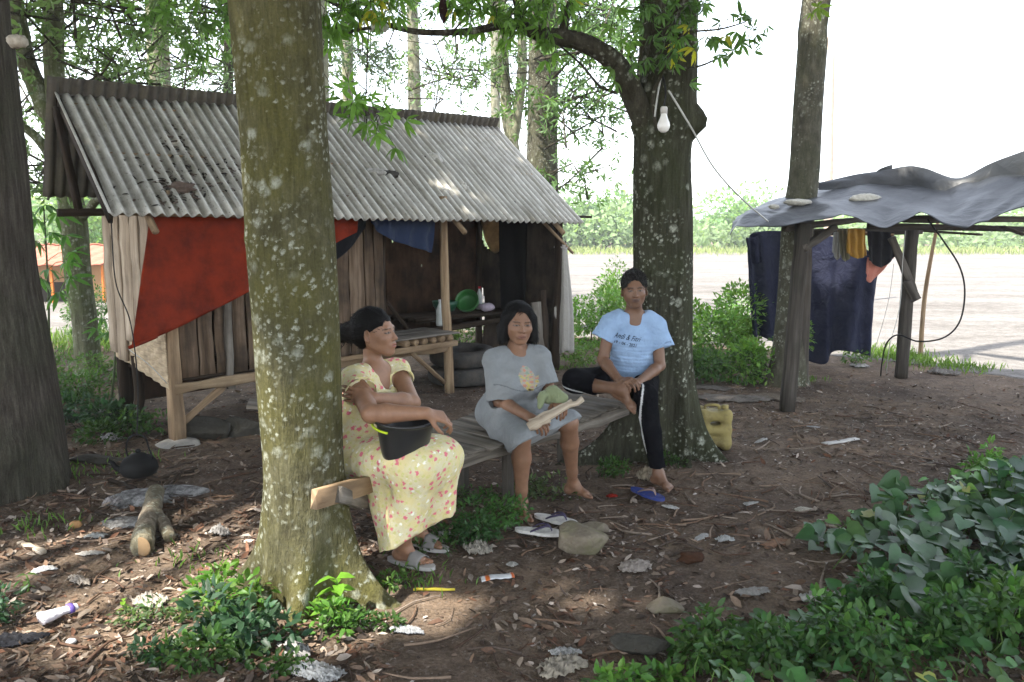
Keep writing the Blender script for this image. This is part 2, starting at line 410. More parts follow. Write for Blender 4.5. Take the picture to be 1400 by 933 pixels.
# ------------------------------------------------------------ the hut
M_planks = mat_wood('old_planks', (.045, .032, .022), (.115, .078, .052), (.21, .155, .11), 60, (.035, .028, .022), .7)
M_pale = mat_wood('weathered_pale_wood', (.16, .12, .085), (.33, .26, .19), (.48, .40, .31), 45, (.14, .11, .08), .4, var=.3)
M_pole = mat_wood('peeled_pole', (.12, .08, .05), (.26, .18, .11), (.40, .30, .19), 30, (.10, .07, .045), .5, var=.3)
M_dark = mat_wood('dark_wood', (.014, .010, .007), (.034, .024, .017), (.070, .052, .038), 40, (.012, .01, .008), .5)  # darkest of the wood tones, mostly for inner and rear timbers
M_greywood = mat_wood('grey_bench_wood', (.065, .055, .045), (.15, .13, .108), (.26, .235, .20), 60, (.05, .043, .035), .55, var=.35)
def mat_asbestos(name, base, dirt, k=1.0):
    t = NT(name); g = t.attr('g').outputs['Vector']; co = t.coord()
    a = t.noise(t.scale(g, (60, 3, 1)), 1.0, 5, .65); b = t.noise(co, 14, 5, .7); c = t.noise(t.scale(g, (9, 1.1, 1)), 1.0, 4, .6)
    valley = t.attr('Col').outputs['Color']
    col = t.mix(t.ramp(a, [(.35, 0.0), (.7, .65)]), base, dirt)
    col = t.mix(t.ramp(c, [(.48, 0.0), (.66, .55)]), col, (.19, .17, .115))
    sep = t.n.new('ShaderNodeSeparateColor'); t.l.new(valley, sep.inputs[0])
    grime = t.math('MULTIPLY', sep.outputs[0], t.ramp(b, [(.3, .25), (.6, 1.0)]))
    col = t.mix(t.math('MULTIPLY', grime, .78 * k), col, (.085, .072, .055))
    col = t.mix(.4, col, t.ramp(b, [(.3, .3), (.7, .85)]), 'OVERLAY')
    big = t.noise(co, 2.3, 6, .7); col = t.mix(t.ramp(big, [(.5, 0.0), (.72, .55)]), col, (.13, .115, .085)); sp = t.voro(co, 30); col = t.mix(t.ramp(sp, [(.10, .7), (.16, 0.0)]), col, (.09, .08, .07))
    return t.fin(col, .9, t.bump(b, .4, .004), .2)
M_roof = mat_asbestos('grey_fibre_cement', (.62, .60, .55), (.32, .30, .26))
M_roofd = mat_asbestos('dark_fibre_cement', (.11, .10, .09), (.06, .055, .05))  # back sheets take a much darker grey than the front ones
HO = V3(-2.48, 5.75, 0); HE = nz(V3(.69, .72, 0)); HN = nz(V3(-.72, .69, 0))
def H(s, d, z): return HO + HE*s + HN*d + V3(0, 0, z)
def on_hut(px, py, d):
    """point of the upright plane d metres behind (or before) the hut's front wall"""
    r = ray(px, py); p0 = HO + HN*d; t = np.dot(p0 - V3(0, 0, CAM_H), HN) / np.dot(r, HN)
    return V3(0, 0, CAM_H) + r*t
hut = thing('wooden_hut', 'raised plank hut with open kitchen bay under a grey corrugated roof', 'hut', H(2.1, .5, 0))
# roof: overlapping sheets, corrugated for real
EL, ER, RL, RR = V3(-2.6, 5.2, 1.677), V3(.78, 8.73, 1.635), V3(-3.56, 6.41, 2.637), V3(-.18, 9.94, 2.79)
def sheet(u0, u1, v0, v1, lift, A, B, Cc, D, pitch=.0855, amp=.0155, droop=0, seed=0, base=0):
    L = np.linalg.norm(B - A); nu = int((u1 - u0) * L / pitch * 10) + 1
    u = np.linspace(u0, u1, nu); v = np.linspace(v0, v1, 16)
    U, Vv = np.meshgrid(u, v); U = U[..., None]; Vv = Vv[..., None]
    P = (A*(1-U) + B*U)*(1-Vv) + (Cc*(1-U) + D*U)*Vv
    N = np.cross(B - A, Cc - A); N = nz(N); ph = 2*math.pi*U[..., 0]*L/pitch
    hh = amp*np.cos(ph) + lift + .012*wob(U[..., 0]*9, Vv[..., 0]*5, 0, 31+seed) - droop*np.abs(Vv[..., 0]-.5)*0
    P = P + N*hh[..., None]
    return P, (1 - np.cos(ph))/2, U[..., 0]*L
def add_sheet(name, rng_uv, lift, quad, mat, seed, parent, **k):
    P, vly, gx = sheet(*rng_uv, lift, *quad, seed=seed, **k)
    m_, n_, _ = P.shape; mb = MB(); c = np.repeat(vly.reshape(-1, 1), 3, 1)
    mb.grid(P, c, .007)
    gg = np.stack([gx.reshape(-1), np.repeat(np.linspace(0, 1.8, m_), n_) + seed*3.1, np.full(m_*n_, seed)], 1)
    mb.G = [np.vstack([gg, gg])]
    return mb.build(name, mat, parent)
quadF = (EL, ER, RL, RR)
cuts = [0, .205, .40, .60, .775, 1.0]
for i in range(5):
    add_sheet('roof_sheet', (cuts[i] - (.018 if i else 0), cuts[i+1], -.0, 1.0), .006*(i % 2) + (.010 if i == 3 else 0), quadF, M_roof, i, hut)
# steep back slope; its top edge stands up past the ridge
BL = RL + HN*.30 + V3(0, 0, -.80); BR = RR + HN*.42 + V3(0, 0, -.85)
TL = RL - HN*.045 + V3(0, 0, .105); TR = RR - HN*.05 + V3(0, 0, .10)
TL = TL - HE*.05; BL = BL - HE*.05
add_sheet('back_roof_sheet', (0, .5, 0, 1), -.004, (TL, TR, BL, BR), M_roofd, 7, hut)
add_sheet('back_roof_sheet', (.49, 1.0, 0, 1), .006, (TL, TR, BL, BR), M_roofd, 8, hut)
def quadp(u, v): return (EL*(1-u) + ER*u)*(1-v) + (RL*(1-u) + RR*u)*v
for v in (.08, .5, .93):
    MB().bar(quadp(.01, v) - V3(0, 0, .055), quadp(.985, v) - V3(0, 0, .055), .05, .06, seg=12, jit=.004).build('purlin', M_pole, hut)
for u in (.06, .33, .64, .93):
    MB().tube([quadp(u, .0) - V3(0, 0, .11), quadp(u, .5) - V3(0, 0, .115), quadp(u, .99) - V3(0, 0, .11)], .026, 8, 6).build('rafter', M_pole, hut)
# posts
def post(a, b, r, mat=M_pole, name='post'):
    a = np.asarray(a); b = np.asarray(b); mid = (a + b)/2 + rng.normal(0, .012, 3)*[1, 1, 0]
    return MB().tube([a, a*.7+mid*.3*1 + (b-a)*0 + (mid-a)*.0 if False else (a*.66+b*.34), mid*1.0, b], [r*1.1, r, r*.95, r*.85], 10, 12, wobble=.03).build(name, mat, hut)
MB().bar(H(0, 0, -.02), H(.0, 0, 1.85), .10, .085, up=HE, seg=10, jit=.004).build('post', M_pole, hut)
post(H(2.66, -.04, -.03), H(2.64, 0, 1.88), .045)
post(H(4.30, .02, -.03), H(4.36, .02, 1.80), .05, M_dark)
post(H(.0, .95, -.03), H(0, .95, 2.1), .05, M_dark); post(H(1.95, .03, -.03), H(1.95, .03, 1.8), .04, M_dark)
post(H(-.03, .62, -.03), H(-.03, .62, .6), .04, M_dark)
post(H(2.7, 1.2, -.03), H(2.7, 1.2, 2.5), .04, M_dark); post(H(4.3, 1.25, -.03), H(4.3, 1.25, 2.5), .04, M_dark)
MB().blob(H(0, -.02, .0), (.16, .13, .045), seed=3, amp=.12, col=(.3, .28, .25)).build('footing_stone', mat_attr('footing', bump=.6), hut)
# front wall boards
x = .05
k = 0
while x < 1.93:
    wd = rng.uniform(.105, .165)
    if x + wd > 1.95: wd = 1.95 - x
    z0 = .47 + rng.uniform(-.01, .035) if x < 1.2 else .44
    MB().bar(H(x + wd/2, .0 + rng.uniform(-.006, .01), z0), H(x + wd/2 + rng.uniform(-.008, .008), .02, 1.86), wd - rng.uniform(.006, .02), .02, up=HN, seg=12, jit=.0022).build('wall_board', M_planks, hut)
    x += wd; k += 1
for xx in (.42,): MB().bar(H(xx, -.03, .36), H(xx+.01, -.025, 1.3), .055, .03, up=HN, seg=8, jit=.003).build('batten', M_greywood, hut)
MB().bar(H(-.02, -.03, .42), H(2.66, -.03, .44), .05, .07, seg=14, jit=.004).build('floor_beam', M_pole, hut)
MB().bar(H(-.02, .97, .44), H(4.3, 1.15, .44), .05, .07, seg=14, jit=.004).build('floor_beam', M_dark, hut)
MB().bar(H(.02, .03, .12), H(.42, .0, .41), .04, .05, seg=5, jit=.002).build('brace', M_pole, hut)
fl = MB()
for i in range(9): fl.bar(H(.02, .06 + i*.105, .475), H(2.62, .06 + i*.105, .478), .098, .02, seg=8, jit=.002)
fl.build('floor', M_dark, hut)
# left end: woven bamboo panel, pale split corner plank
def weave(name, s0, d0, s1, d1, z0a, z0b, z1a, z1b, mat, **kw):
    n, m_ = 90, 120; u, v = np.meshgrid(np.linspace(0, 1, n), np.linspace(0, 1, m_))
    A = H(s0, d0, 0); B = H(s1, d1, 0); za = z0a*(1-v)+z1a*v; zb = z0b*(1-v)+z1b*v
    P = A*(1-u[..., None]) + B*u[..., None]; P[..., 2] = za*(1-u)+zb*u
    N = nz(np.cross(B-A, (0, 0, 1))); cx = np.floor(u*14); cy = np.floor(v*26)
    hgt = .006*np.where((cx+cy) % 2 < 1, 1, -1)*np.abs(np.sin(u*14*math.pi))*1 + .01*wob(u*6, v*6, 0, 50)
    P += N*hgt[..., None]
    c = .8 + .2*np.random.default_rng(5).random((27*15,)); cc = c[(cy*15+cx).astype(int) % 405]
    MB().grid(P, np.repeat(cc.reshape(-1, 1), 3, 1), .006).build(name, mat, hut, **kw)
def mat_weave(name, base):
    t = NT(name); c = t.mix(1.0, base, t.attr('Col').outputs['Color'], 'MULTIPLY'); co = t.coord()
    c = t.mix(.5, c, t.ramp(t.noise(t.scale(co, (6, 6, 30)), 3, 4, .6), [(.3, .25), (.7, .75)]), 'OVERLAY')
    c = t.mix(t.ramp(t.noise(co, 5, 4), [(.5, 0.0), (.7, .55)]), c, (.12, .09, .06))
    return t.fin(c, .8, t.bump(t.noise(co, 60, 3), .3, .004), .2)
weave('bamboo_panel', -.045, -.02, -.045, .95, .42, .56, 1.45, 1.6, mat_weave('woven_bamboo', (.46, .36, .24)))
for i, (d0, wd, z0, z1) in enumerate([(.93, .15, .60, 1.95), (.76, .16, .55, 1.9), (.56, .19, .72, 1.9), (.38, .15, .9, 1.86), (.2, .16, .95, 1.82), (.05, .12, 1.0, 1.75)]):
    MB().bar(H(-.065, d0, z0), H(-.065, d0-.01, z1), wd, .022, up=HE, seg=14, jit=.004).build('end_board', M_pale, hut)
MB().bar(quadp(.005, .02) - V3(0, 0, .05), quadp(.005, .96) - V3(0, 0, .05), .03, .07, seg=6, jit=.002).build('gable_rafter', M_dark, hut)
MB().bar(H(-.4, .95, 1.70), H(.3, .95, 1.72), .05, .06, seg=5).build('gable_beam', M_dark, hut)
MB().bar(H(-.25, .95, 1.72), H(-.3, 1.12, 2.5), .05, .05, seg=5).build('gable_post', M_dark, hut)
# dark back and inner walls of the room and of the open kitchen
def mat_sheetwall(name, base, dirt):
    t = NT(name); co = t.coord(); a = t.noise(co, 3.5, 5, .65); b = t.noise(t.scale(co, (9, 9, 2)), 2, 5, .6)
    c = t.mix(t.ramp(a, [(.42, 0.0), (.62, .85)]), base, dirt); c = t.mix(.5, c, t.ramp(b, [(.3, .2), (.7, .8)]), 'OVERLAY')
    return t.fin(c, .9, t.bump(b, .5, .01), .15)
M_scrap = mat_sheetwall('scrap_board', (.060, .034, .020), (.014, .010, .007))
M_scrap2 = mat_sheetwall('dark_sheet', (.060, .045, .032), (.018, .014, .011))  # dark brown tone for the kitchen end wall
def wall_with_gaps(name, s0, d0, s1, d1, z0, z1, holes, mat, seed, thick=.012, warp=.012):
    n, m_ = 60, 70; u, v = np.meshgrid(np.linspace(0, 1, n), np.linspace(0, 1, m_))
    A = H(s0, d0, 0); B = H(s1, d1, 0); P = A*(1-u[..., None]) + B*u[..., None]; P[..., 2] = z0 + (z1-z0)*v
    N = nz(np.cross(B-A, (0, 0, 1))); P += N*(warp*wob(u*5, v*5, 0, seed))[..., None]
    mb = MB().grid(P, (1, 1, 1), thick)
    F = np.concatenate(mb.F[4]); nf = (n-1)*(m_-1); keep = np.ones(len(F), bool)
    fi = np.arange(nf); uu = ((fi % (n-1))+.5)/(n-1); vv = ((fi//(n-1))+.5)/(m_-1)
    for (cu, cv, ru, rv) in holes:
        k = ((uu-cu)/ru)**2 + ((vv-cv)/rv)**2 + .25*wob(uu*14, vv*14, 0, seed+1) < 1
        keep[:nf] &= ~k; keep[nf:2*nf] &= ~k
    mb.F[4] = [F[keep]]
    return mb.build(name, mat, hut)
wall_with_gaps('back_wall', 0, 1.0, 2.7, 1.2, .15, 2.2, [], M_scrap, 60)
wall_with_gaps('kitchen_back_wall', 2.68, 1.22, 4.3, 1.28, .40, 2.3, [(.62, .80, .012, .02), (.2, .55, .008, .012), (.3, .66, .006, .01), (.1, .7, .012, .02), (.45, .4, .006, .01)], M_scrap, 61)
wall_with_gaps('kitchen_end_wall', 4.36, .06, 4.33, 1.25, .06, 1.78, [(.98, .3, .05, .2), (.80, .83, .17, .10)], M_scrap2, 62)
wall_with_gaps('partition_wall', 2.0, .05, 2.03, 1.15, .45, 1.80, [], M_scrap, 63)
# a grubby translucent sheet over the gap high in the kitchen wall, and a plain black sheet beside it
u, v = np.meshgrid(np.linspace(0, 1, 30), np.linspace(0, 1, 22))
P = H(4.315, .74, 1.70)[None, None] + HN*u[..., None]*.5 + V3(0, 0, -1)*(v*(.42*np.sin(np.clip(u*1.05, 0, 1)*math.pi)**.6))[..., None] + HE*(.01*wob(u*6, v*6, 0, 8))[..., None]
t = NT('thin_tan_sheet'); tc = t.mix(t.ramp(t.noise(t.coord(), 9, 5), [(.4, 0.0), (.65, .8)]), (.42, .31, .17), (.20, .14, .08))
M_tan = t.fin(tc, .8, None, .2)
_tr = t.n.new('ShaderNodeBsdfTranslucent'); t.l.new(tc, _tr.inputs[0]); _mx = t.n.new('ShaderNodeMixShader'); _mx.inputs[0].default_value = .5
t.l.new(t.b.outputs[0], _mx.inputs[1]); t.l.new(_tr.outputs[0], _mx.inputs[2]); t.l.new(_mx.outputs[0], t.out.inputs[0])
MB().grid(P, (1, 1, 1), .003).build('tan_cover_sheet', M_tan, hut)
P = H(4.30, .42, 1.75)[None, None] + HN*(u*.5 - .25*0)[..., None]*(.9) + V3(0, 0, -1)*(v*1.25)[..., None] - HE*(.03 + .04*np.sin(u*9+v*2)*v)[..., None]
MB().grid(P, (1, 1, 1), .004).build('black_hanging_sheet', mat_plain('matt_black', (.008, .007, .006), .9, spec=.1), hut)
# shelf of bamboo canes at the doorway, its brace, kitchen counter
for i in range(6):
    s_ = 2.02 + i*.105
    MB().tube([H(s_, -.20, .555), H(s_, .45, .56)], .033 - .002*(i % 2), 12, 4).build('bamboo_cane', M_pole, hut)
MB().bar(H(1.2, -.19, .495), H(2.62, -.19, .50), .05, .05, seg=6, jit=.003).build('shelf_rail', M_pole, hut)
tp = MB()
for i in range(4): tp.bar(H(1.55, -.16+i*.13, .60), H(2.63, -.16+i*.13, .60), .12, .014, seg=5, jit=.002)
tp.build('shelf_top', M_greywood, hut)
MB().tube([H(2.08, -.17, .47), H(2.6, -.03, .10)], .022, 8, 4).build('shelf_brace', M_pole, hut)
MB().tube([H(2.0, .3, 1.1), H(2.55, .35, .5)], .02, 8, 4).build('inner_brace', M_dark, hut)
ct = MB()
for i in range(5): ct.tube([H(2.72, .55 + i*.12, .64), H(4.25, .6 + i*.12, .62)], .026, 8, 6, wobble=.04)
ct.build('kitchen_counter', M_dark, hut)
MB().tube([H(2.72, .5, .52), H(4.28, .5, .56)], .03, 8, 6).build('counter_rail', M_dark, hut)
MB().tube([H(2.6, -.02, 1.79), H(4.5, -.04, 1.77)], [.03, .024], 8, 8, wobble=.04).build('eave_pole', M_pole, hut)
MB().tube([on_hut(735, 296, -.12), on_hut(783, 346, -.0)], [.02, .016], 8, 4).build('corner_strut', M_pole, hut)
MB().tube([H(4.05, -.2, 1.68), H(4.75, .35, 1.7)], [.02, .016], 8, 4).build('corner_pole', M_pole, hut)
MB().tube([H(4.2, .1, 1.72), H(4.72, -.15, 1.70)], [.018, .014], 8, 4).build('corner_pole', M_dark, hut)
# upright offcuts leaning on the kitchen's right end
MB().bar(H(4.02, -.02, 0), H(4.0, .04, .78), .17, .03, up=HN, seg=6, jit=.006, taper=.8).build('leaning_offcut', M_greywood, hut)
MB().bar(H(4.17, .03, 0), H(4.14, .06, .9), .10, .03, up=HN, seg=6, jit=.006, taper=.8).build('leaning_offcut', M_dark, hut)

# grey cloth bundled and tied round the right corner post
def drape(pts_top, pts_bot, n=40, m=26, amp=.03, waves=6, thick=.003, seed=0, out=None):
    a = resample(pts_top, n); b = resample(pts_bot, n); v = np.linspace(0, 1, m)[:, None, None]
    P = a[None]*(1-v) + b[None]*v; u = np.linspace(0, 1, n)[None, :]
    o = nz(out) if out is not None else V3(0, -1, 0)
    k = amp*np.sin(u*waves*2*math.pi + 1.2*wob(u*3, v[..., 0]*2, 0, seed)) * (.35 + .65*v[..., 0]) + amp*.6*wob(u*5, v[..., 0]*4, 0, seed+1)
    return P + o*k[..., None]
M_sack = mat_cloth('grey_sacking', (.36, .34, .31), 300)
mb = MB(); zz = np.linspace(1.42, .20, 26); th = np.linspace(0, 2*math.pi, 41)
P = np.zeros((26, 41, 3)); c0 = H(4.36, .02, 0) + HE*.03
for i, z in enumerate(zz):
    t_ = i/25; rr = .055 + .055*np.clip(t_*1.6, 0, 1)
    r = rr*(1 + .16*np.sin(th*5 + t_*2) + .10*np.sin(th*9 + 1 + t_*3))
    P[i, :, 0] = c0[0] + .03*t_ + r*np.cos(th); P[i, :, 1] = c0[1] + r*np.sin(th); P[i, :, 2] = z + .02*np.sin(th*4)
mb.grid(P[:, ::-1], (1, 1, 1), .003)
o = mb.build('cloth_bundle', M_sack, label='pale grey cloth tied around the corner post of the hut', cat='cloth')
MB().tube([c0 + V3(.07*math.cos(a), .07*math.sin(a), 1.37+.02*math.sin(a*2)) for a in np.linspace(0, 12.5, 30)], .008, 6).build('tie', M_sack, o)
# red tarp hung along the front, rolled at its lower corner
t = NT('red_tarp'); co = t.coord(); n_ = t.noise(co, 5, 5, .65)
M_red = t.fin(t.mix(t.ramp(n_, [(.4, 0.0), (.68, .75)]), (.20, .024, .008), (.06, .009, .005)), .75, t.bump(t.noise(co, 11, 4, .6, .8), .5, .02), .25)
top = [on_hut(a, b, -.10) for a, b in ((205, 293), (270, 292), (345, 292), (420, 293), (490, 294))]
bot = [on_hut(a, b, -.14) for a, b in ((180, 474), (262, 440), (345, 396), (425, 352), (488, 318))]
red = MB().grid(drape(top, bot, 60, 36, .014, 3, seed=11, out=-HN), (1, 1, 1), .002).build('tarp', M_red, label='large red tarp hanging slanted across the plank wall of the hut', cat='tarp')
MB().tube([on_hut(176, 476, -.14), on_hut(196, 467, -.145), on_hut(215, 460, -.15)], [.012, .018, .012], 8, 6).build('rolled_corner', M_red, red)
# dark blue cloth in the doorway
M_navy = mat_cloth('navy_cloth', (.022, .032, .065))
top = [on_hut(a, b, -.06) for a, b in ((505, 296), (540, 297), (570, 297), (596, 298))]
bot = [on_hut(a, b, -.10) for a, b in ((508, 306), (530, 326), (565, 338), (590, 346))]
MB().grid(drape(top, bot, 40, 24, .02, 4, seed=15, out=-HN), (1, 1, 1), .003).build('hanging_cloth', M_navy, label='navy blue cloth hanging over the dark hut doorway', cat='cloth')
top = [on_hut(a, b, -.03) for a, b in ((440, 296), (470, 297), (500, 298))]
bot = [on_hut(a, b, -.04) for a, b in ((440, 365), (468, 350), (500, 312))]
MB().grid(drape(top, bot, 30, 20, .01, 2, seed=17, out=-HN), (1, 1, 1), .003).build('hanging_cloth', mat_cloth('black_cloth', (.012, .012, .014)), label='black cloth wedge hanging behind the red tarp end', cat='cloth')
# kitchen things on the counter
M_green = mat_plain('green_plastic', (.025, .13, .025), .4, spec=.5); M_bot = mat_plain('cloudy_plastic', (.45, .47, .45), .35)
p = H(3.62, .70, .67)
MB().lathe([(.0, .0), (.09, .0), (.12, .05), (.13, .1), (.135, .1), (.125, .04), (.09, .008), (0, .008)], p + V3(0, 0, .07), 24, (-.2, -.8, .55)).build('plastic_bowl', M_green, label='bright green plastic bowl tipped on the kitchen counter', cat='bowl')
p = H(3.40, .85, .67)
MB().lathe([(0, 0), (.1, 0), (.13, .06), (.14, .11), (.145, .11), (.13, .05), (0, .01)], p, 24).build('plastic_basin', mat_plain('dark_green_plastic', (.015, .08, .04), .4, spec=.5), label='dark green basin beside the bright green bowl', cat='basin')
def bottle(p, h, r, mat, capc, label):
    o = MB().lathe([(0, 0), (r, 0), (r*1.05, h*.1), (r*.95, h*.35), (r, h*.6), (r*.5, h*.8), (r*.35, h*.86), (r*.35, h*.92), (0, h*.92)], p, 20).build('bottle', mat, label=label, cat='bottle')
    MB().lathe([(0, h*.9), (r*.42, h*.9), (r*.42, h), (0, h)], p, 14).build('cap', mat_plain('cap_plastic', capc, .4), o)
bottle(H(3.86, .78, .66), .26, .035, M_bot, (.4, .02, .03), 'clear bottle with red cap standing on the kitchen counter')
bottle(H(2.76, .2, .62), .26, .04, M_bot, (.5, .5, .5), 'cloudy white bottle hanging by the doorway post')
MB().blob(H(3.86, .66, .69), (.09, .07, .05), seed=12, amp=.25, col=(.45, .38, .45)).build('plastic_bag', mat_attr('bag', .5), label='crumpled pale bag on the counter right of the green bowl', cat='bag')
# two tyres lying stacked under the kitchen bay
M_rub = mat_plain('dusty_rubber', (.05, .048, .045), .85, 20, .4, .5, dirt=(.13, .11, .09), dirtamt=.5)
def tyre(c, R_, r, label, tilt=0):
    n, m_ = 48, 16; a, b = np.meshgrid(np.linspace(0, 2*math.pi, n, endpoint=False), np.linspace(0, 2*math.pi, m_, endpoint=False))
    tread = 1 + .05*np.sign(np.sin(a*22))*(np.cos(b) > .6)
    cr = np.sign(np.cos(b))*np.abs(np.cos(b))**.7; sr = np.sign(np.sin(b))*np.abs(np.sin(b))**.7
    P = np.stack([(R_ + r*cr*tread)*np.cos(a), (R_ + r*cr*tread)*np.sin(a), r*.95*sr], 2).reshape(-1, 3)
    Rm = np.array(Matrix.Rotation(tilt, 3, 'X')); P = P @ Rm.T + c
    i, j = np.meshgrid(np.arange(m_), np.arange(n), indexing='ij'); i = i.ravel(); j = j.ravel(); i2 = (i+1) % m_; j2 = (j+1) % n
    link('tyre', P, [np.stack([i*n+j, i*n+j2, i2*n+j2, i2*n+j], 1)], M_rub, label=label, cat='tyre')
tyre(H(3.08, .22, .09), .27, .09, 'dusty tyre lying on the ground under the hut kitchen, lower of two')
tyre(H(3.12, .26, .27), .26, .085, 'black tyre lying on top of the other under the kitchen', .05)
# ------------------------------------------------------------ trees
B_moss = mat_bark('mossy_bark', (.045, .041, .024), (.075, .070, .038), (.12, .112, .068), (.088, .082, .028), .8, .9, 34, (9, 9, 4))
B_grey = mat_bark('grey_green_bark', (.024, .023, .015), (.044, .043, .029), (.080, .077, .056), (.036, .042, .020), .55, .2, 30, (18, 18, 2.4))
B_plain = mat_bark('smooth_grey_bark', (.05, .046, .034), (.085, .080, .060), (.14, .132, .10), (.07, .076, .04), .45, .12, 34, (9, 9, 5))
B_dark = mat_bark('dark_furrowed_bark', (.026, .022, .017), (.055, .047, .038), (.10, .088, .073), (.05, .055, .035), .4, .0, 20, (26, 26, 1.6))
B_pale = mat_bark('pale_smooth_bark', (.14, .13, .10), (.24, .23, .17), (.36, .345, .27), (.18, .19, .10), .5, .3, 12, (8, 8, 5))
B_branch = mat_bark('branch_bark', (.03, .026, .02), (.06, .052, .04), (.10, .09, .07), (.05, .055, .03), .4, .1, 30)
def trunk(name, prof, mat, parent, roots=(), n=96, rings=None, bumps=(), seed=0, ring_h=0.0, flute=.02):
    """prof: rows (x, y, z, r) from the foot up; roots: (angle, reach, height, width); bumps: knots (z, angle, out, size)"""
    prof = np.asarray(prof, float); z0, z1 = prof[0, 2], prof[-1, 2]
    low = np.linspace(0, 1, 50)**1.6*1.3 + z0 if roots else np.array([z0])
    zs = np.r_[low, np.arange(low[-1] + .05, z1, .05)]
    q = resample(prof, 200); q = np.stack([np.interp(zs, q[:, 2], q[:, i]) for i in range(4)], 1)
    th = np.linspace(0, 2*math.pi, n, endpoint=False); TH, Z = np.meshgrid(th, zs)
    r = q[:, 3:4]*(1 + flute*np.sin(TH*3 + .6*Z + seed) + flute*.6*np.sin(TH*7 - Z*1.3 + seed*2) + .012*wob(np.cos(TH)*4, np.sin(TH)*4, Z*5, seed) + .006*wob(np.cos(TH)*12, np.sin(TH)*12, Z*16, seed+1))
    if ring_h: r = r*(1 + .008*np.sin(Z*2*math.pi/ring_h))
    for (a, amp, h, wd) in roots:
        dz = Z - z0; aa = a + .25*np.sin(dz*3 + a)*np.exp(-dz*3)
        dth = np.angle(np.exp(1j*(TH - aa))); ww = wd*(.75 + 1.0*np.clip(dz/h, 0, 3)*.8)
        r = r + amp*np.exp(-dz/h)*np.exp(-(dth/ww)**2)*(1 + .08*wob(TH*5, dz*9, 0, seed+3))
    for (bz, a, out, sz) in bumps:
        dth = np.angle(np.exp(1j*(TH - a)))*q[:, 3:4]; d2 = (dth/sz)**2 + ((Z - bz)/sz)**2
        r = r + out*np.exp(-d2**1.5)*(1 + .25*wob(TH*20, Z*40, 0, seed+6))
    P = np.stack([q[:, 0:1] + r*np.cos(TH), q[:, 1:2] + r*np.sin(TH), Z], 2)
    V = P.reshape(-1, 3); m = len(zs)
    i, j = np.meshgrid(np.arange(m-1), np.arange(n), indexing='ij'); i = i.ravel(); j = j.ravel(); k = (j+1) % n
    return link(name, V, [np.stack([i*n+j, i*n+k, i*n+n+k, i*n+n+j], 1)], mat, parent)
def px_prof(rows, Y):
    """rows (left px, right px, row px): the trunk's two edges at distance Y"""
    out = []
    for a, b, y in rows:
        p = at((a+b)/2, y, Y); q = at(b, y, Y); out.append((p[0], Y, p[2], abs(q[0]-p[0])))
    return out[::-1] if out[0][2] > out[-1][2] else out

# big mossy tree in front
Y1 = 3.34
pr = px_prof([(368, 478, 800), (364, 470, 700), (363, 466, 640), (352, 464, 520), (346, 461, 430), (338, 456, 330), (331, 447, 200), (322, 441, 90), (314, 437, 0)], Y1)
x0, r0 = pr[0][0], pr[0][3]
pr = [(x0+.01, Y1, -.10, r0*1.02), (x0+.01, Y1, .0, r0*1.02)] + pr
xt = pr[-1][0]; pr += [(xt-.03, Y1, 3.4, .175), (xt-.06, Y1+.1, 5.2, .15), (xt-.1, Y1+.1, 7.5, .11)]
T1 = thing('tree', 'stout mossy trunk blotched with white lichen, nearest tree in front', 'tree', (x0, Y1, 0))
trunk('trunk', pr, B_moss, T1, roots=[(R(182), .50, .15, .17), (R(-78), .34, .16, .15), (R(-16), .44, .16, .17), (R(-128), .16, .16, .13), (R(60), .3, .2, .25), (R(130), .3, .18, .2), (R(-45), .10, .10, .12)],
      bumps=[(at(405, 232, Y1)[2], R(-78), .012, .045), (at(350, 320, Y1)[2], R(-140), .012, .03), (at(440, 415, Y1)[2], R(-40), .012, .03)], seed=1)
# tree the man leans on, forked, with bulb
Y2 = 5.47
pr = px_prof([(866, 948, 600), (868, 944, 500), (866, 945, 420), (865, 946, 300), (866, 944, 215), (868, 950, 165), (873, 953, 100), (875, 953, 40), (876, 955, 0)], Y2)
pr = [(pr[0][0], Y2, -.1, .235), (pr[0][0], Y2, .05, .228)] + pr[1:]
pr += [(pr[-1][0]+.02, Y2, 4.6, .175), (pr[-1][0]+.1, Y2, 7.5, .12)]
T2 = thing('tree', 'grey forked tree with buttress roots behind the man in blue', 'tree', (1.02, Y2, 0))
trunk('trunk', pr, B_grey, T2, roots=[(R(200), .75, .19, .14), (R(-66), .24, .36, .11), (R(-25), .42, .17, .16), (R(20), .3, .2, .3), (R(90), .3, .2, .3), (R(-105), .14, .45, .14), (R(150), .3, .2, .3), (R(-150), .22, .3, .2)],
      bumps=[(at(955, 168, Y2)[2], R(-20), .075, .085), (at(868, 176, Y2)[2], R(-165), .035, .05)], seed=2)
limb = [at(893, 185, Y2-.02), at(868, 135, Y2-.12), at(850, 98, Y2-.2), at(826, 74, Y2-.25), at(790, 56, Y2-.3), at(742, 48, Y2-.35), at(700, 33, Y2-.4), at(650, 42, Y2-.45), at(600, 45, Y2-.5), at(560, 42, Y2-.55), at(510, 28, Y2-.6), at(470, 12, Y2-.65), at(430, -10, Y2-.7)]
MB().tube(limb, [.10, .078, .068, .062, .055, .05, .03, .022, .019, .017, .015, .013, .011], 14, 60, wobble=.02).build('limb', B_branch, T2)
br = MB()
def twig(pts, r0, r1, mb=None, n=6):
    (mb or br).tube(pts, np.linspace(r0, r1, len(pts)), n, len(pts)*4, wobble=.03)
twig([at(768, 52, Y2-.33), at(775, 20, Y2-.35), at(790, -20, Y2-.4)], .03, .022)
twig([at(730, 45, Y2-.35), at(712, 20, Y2-.4), at(700, -10, Y2-.45), at(690, -60, Y2-.5)], .016, .012)
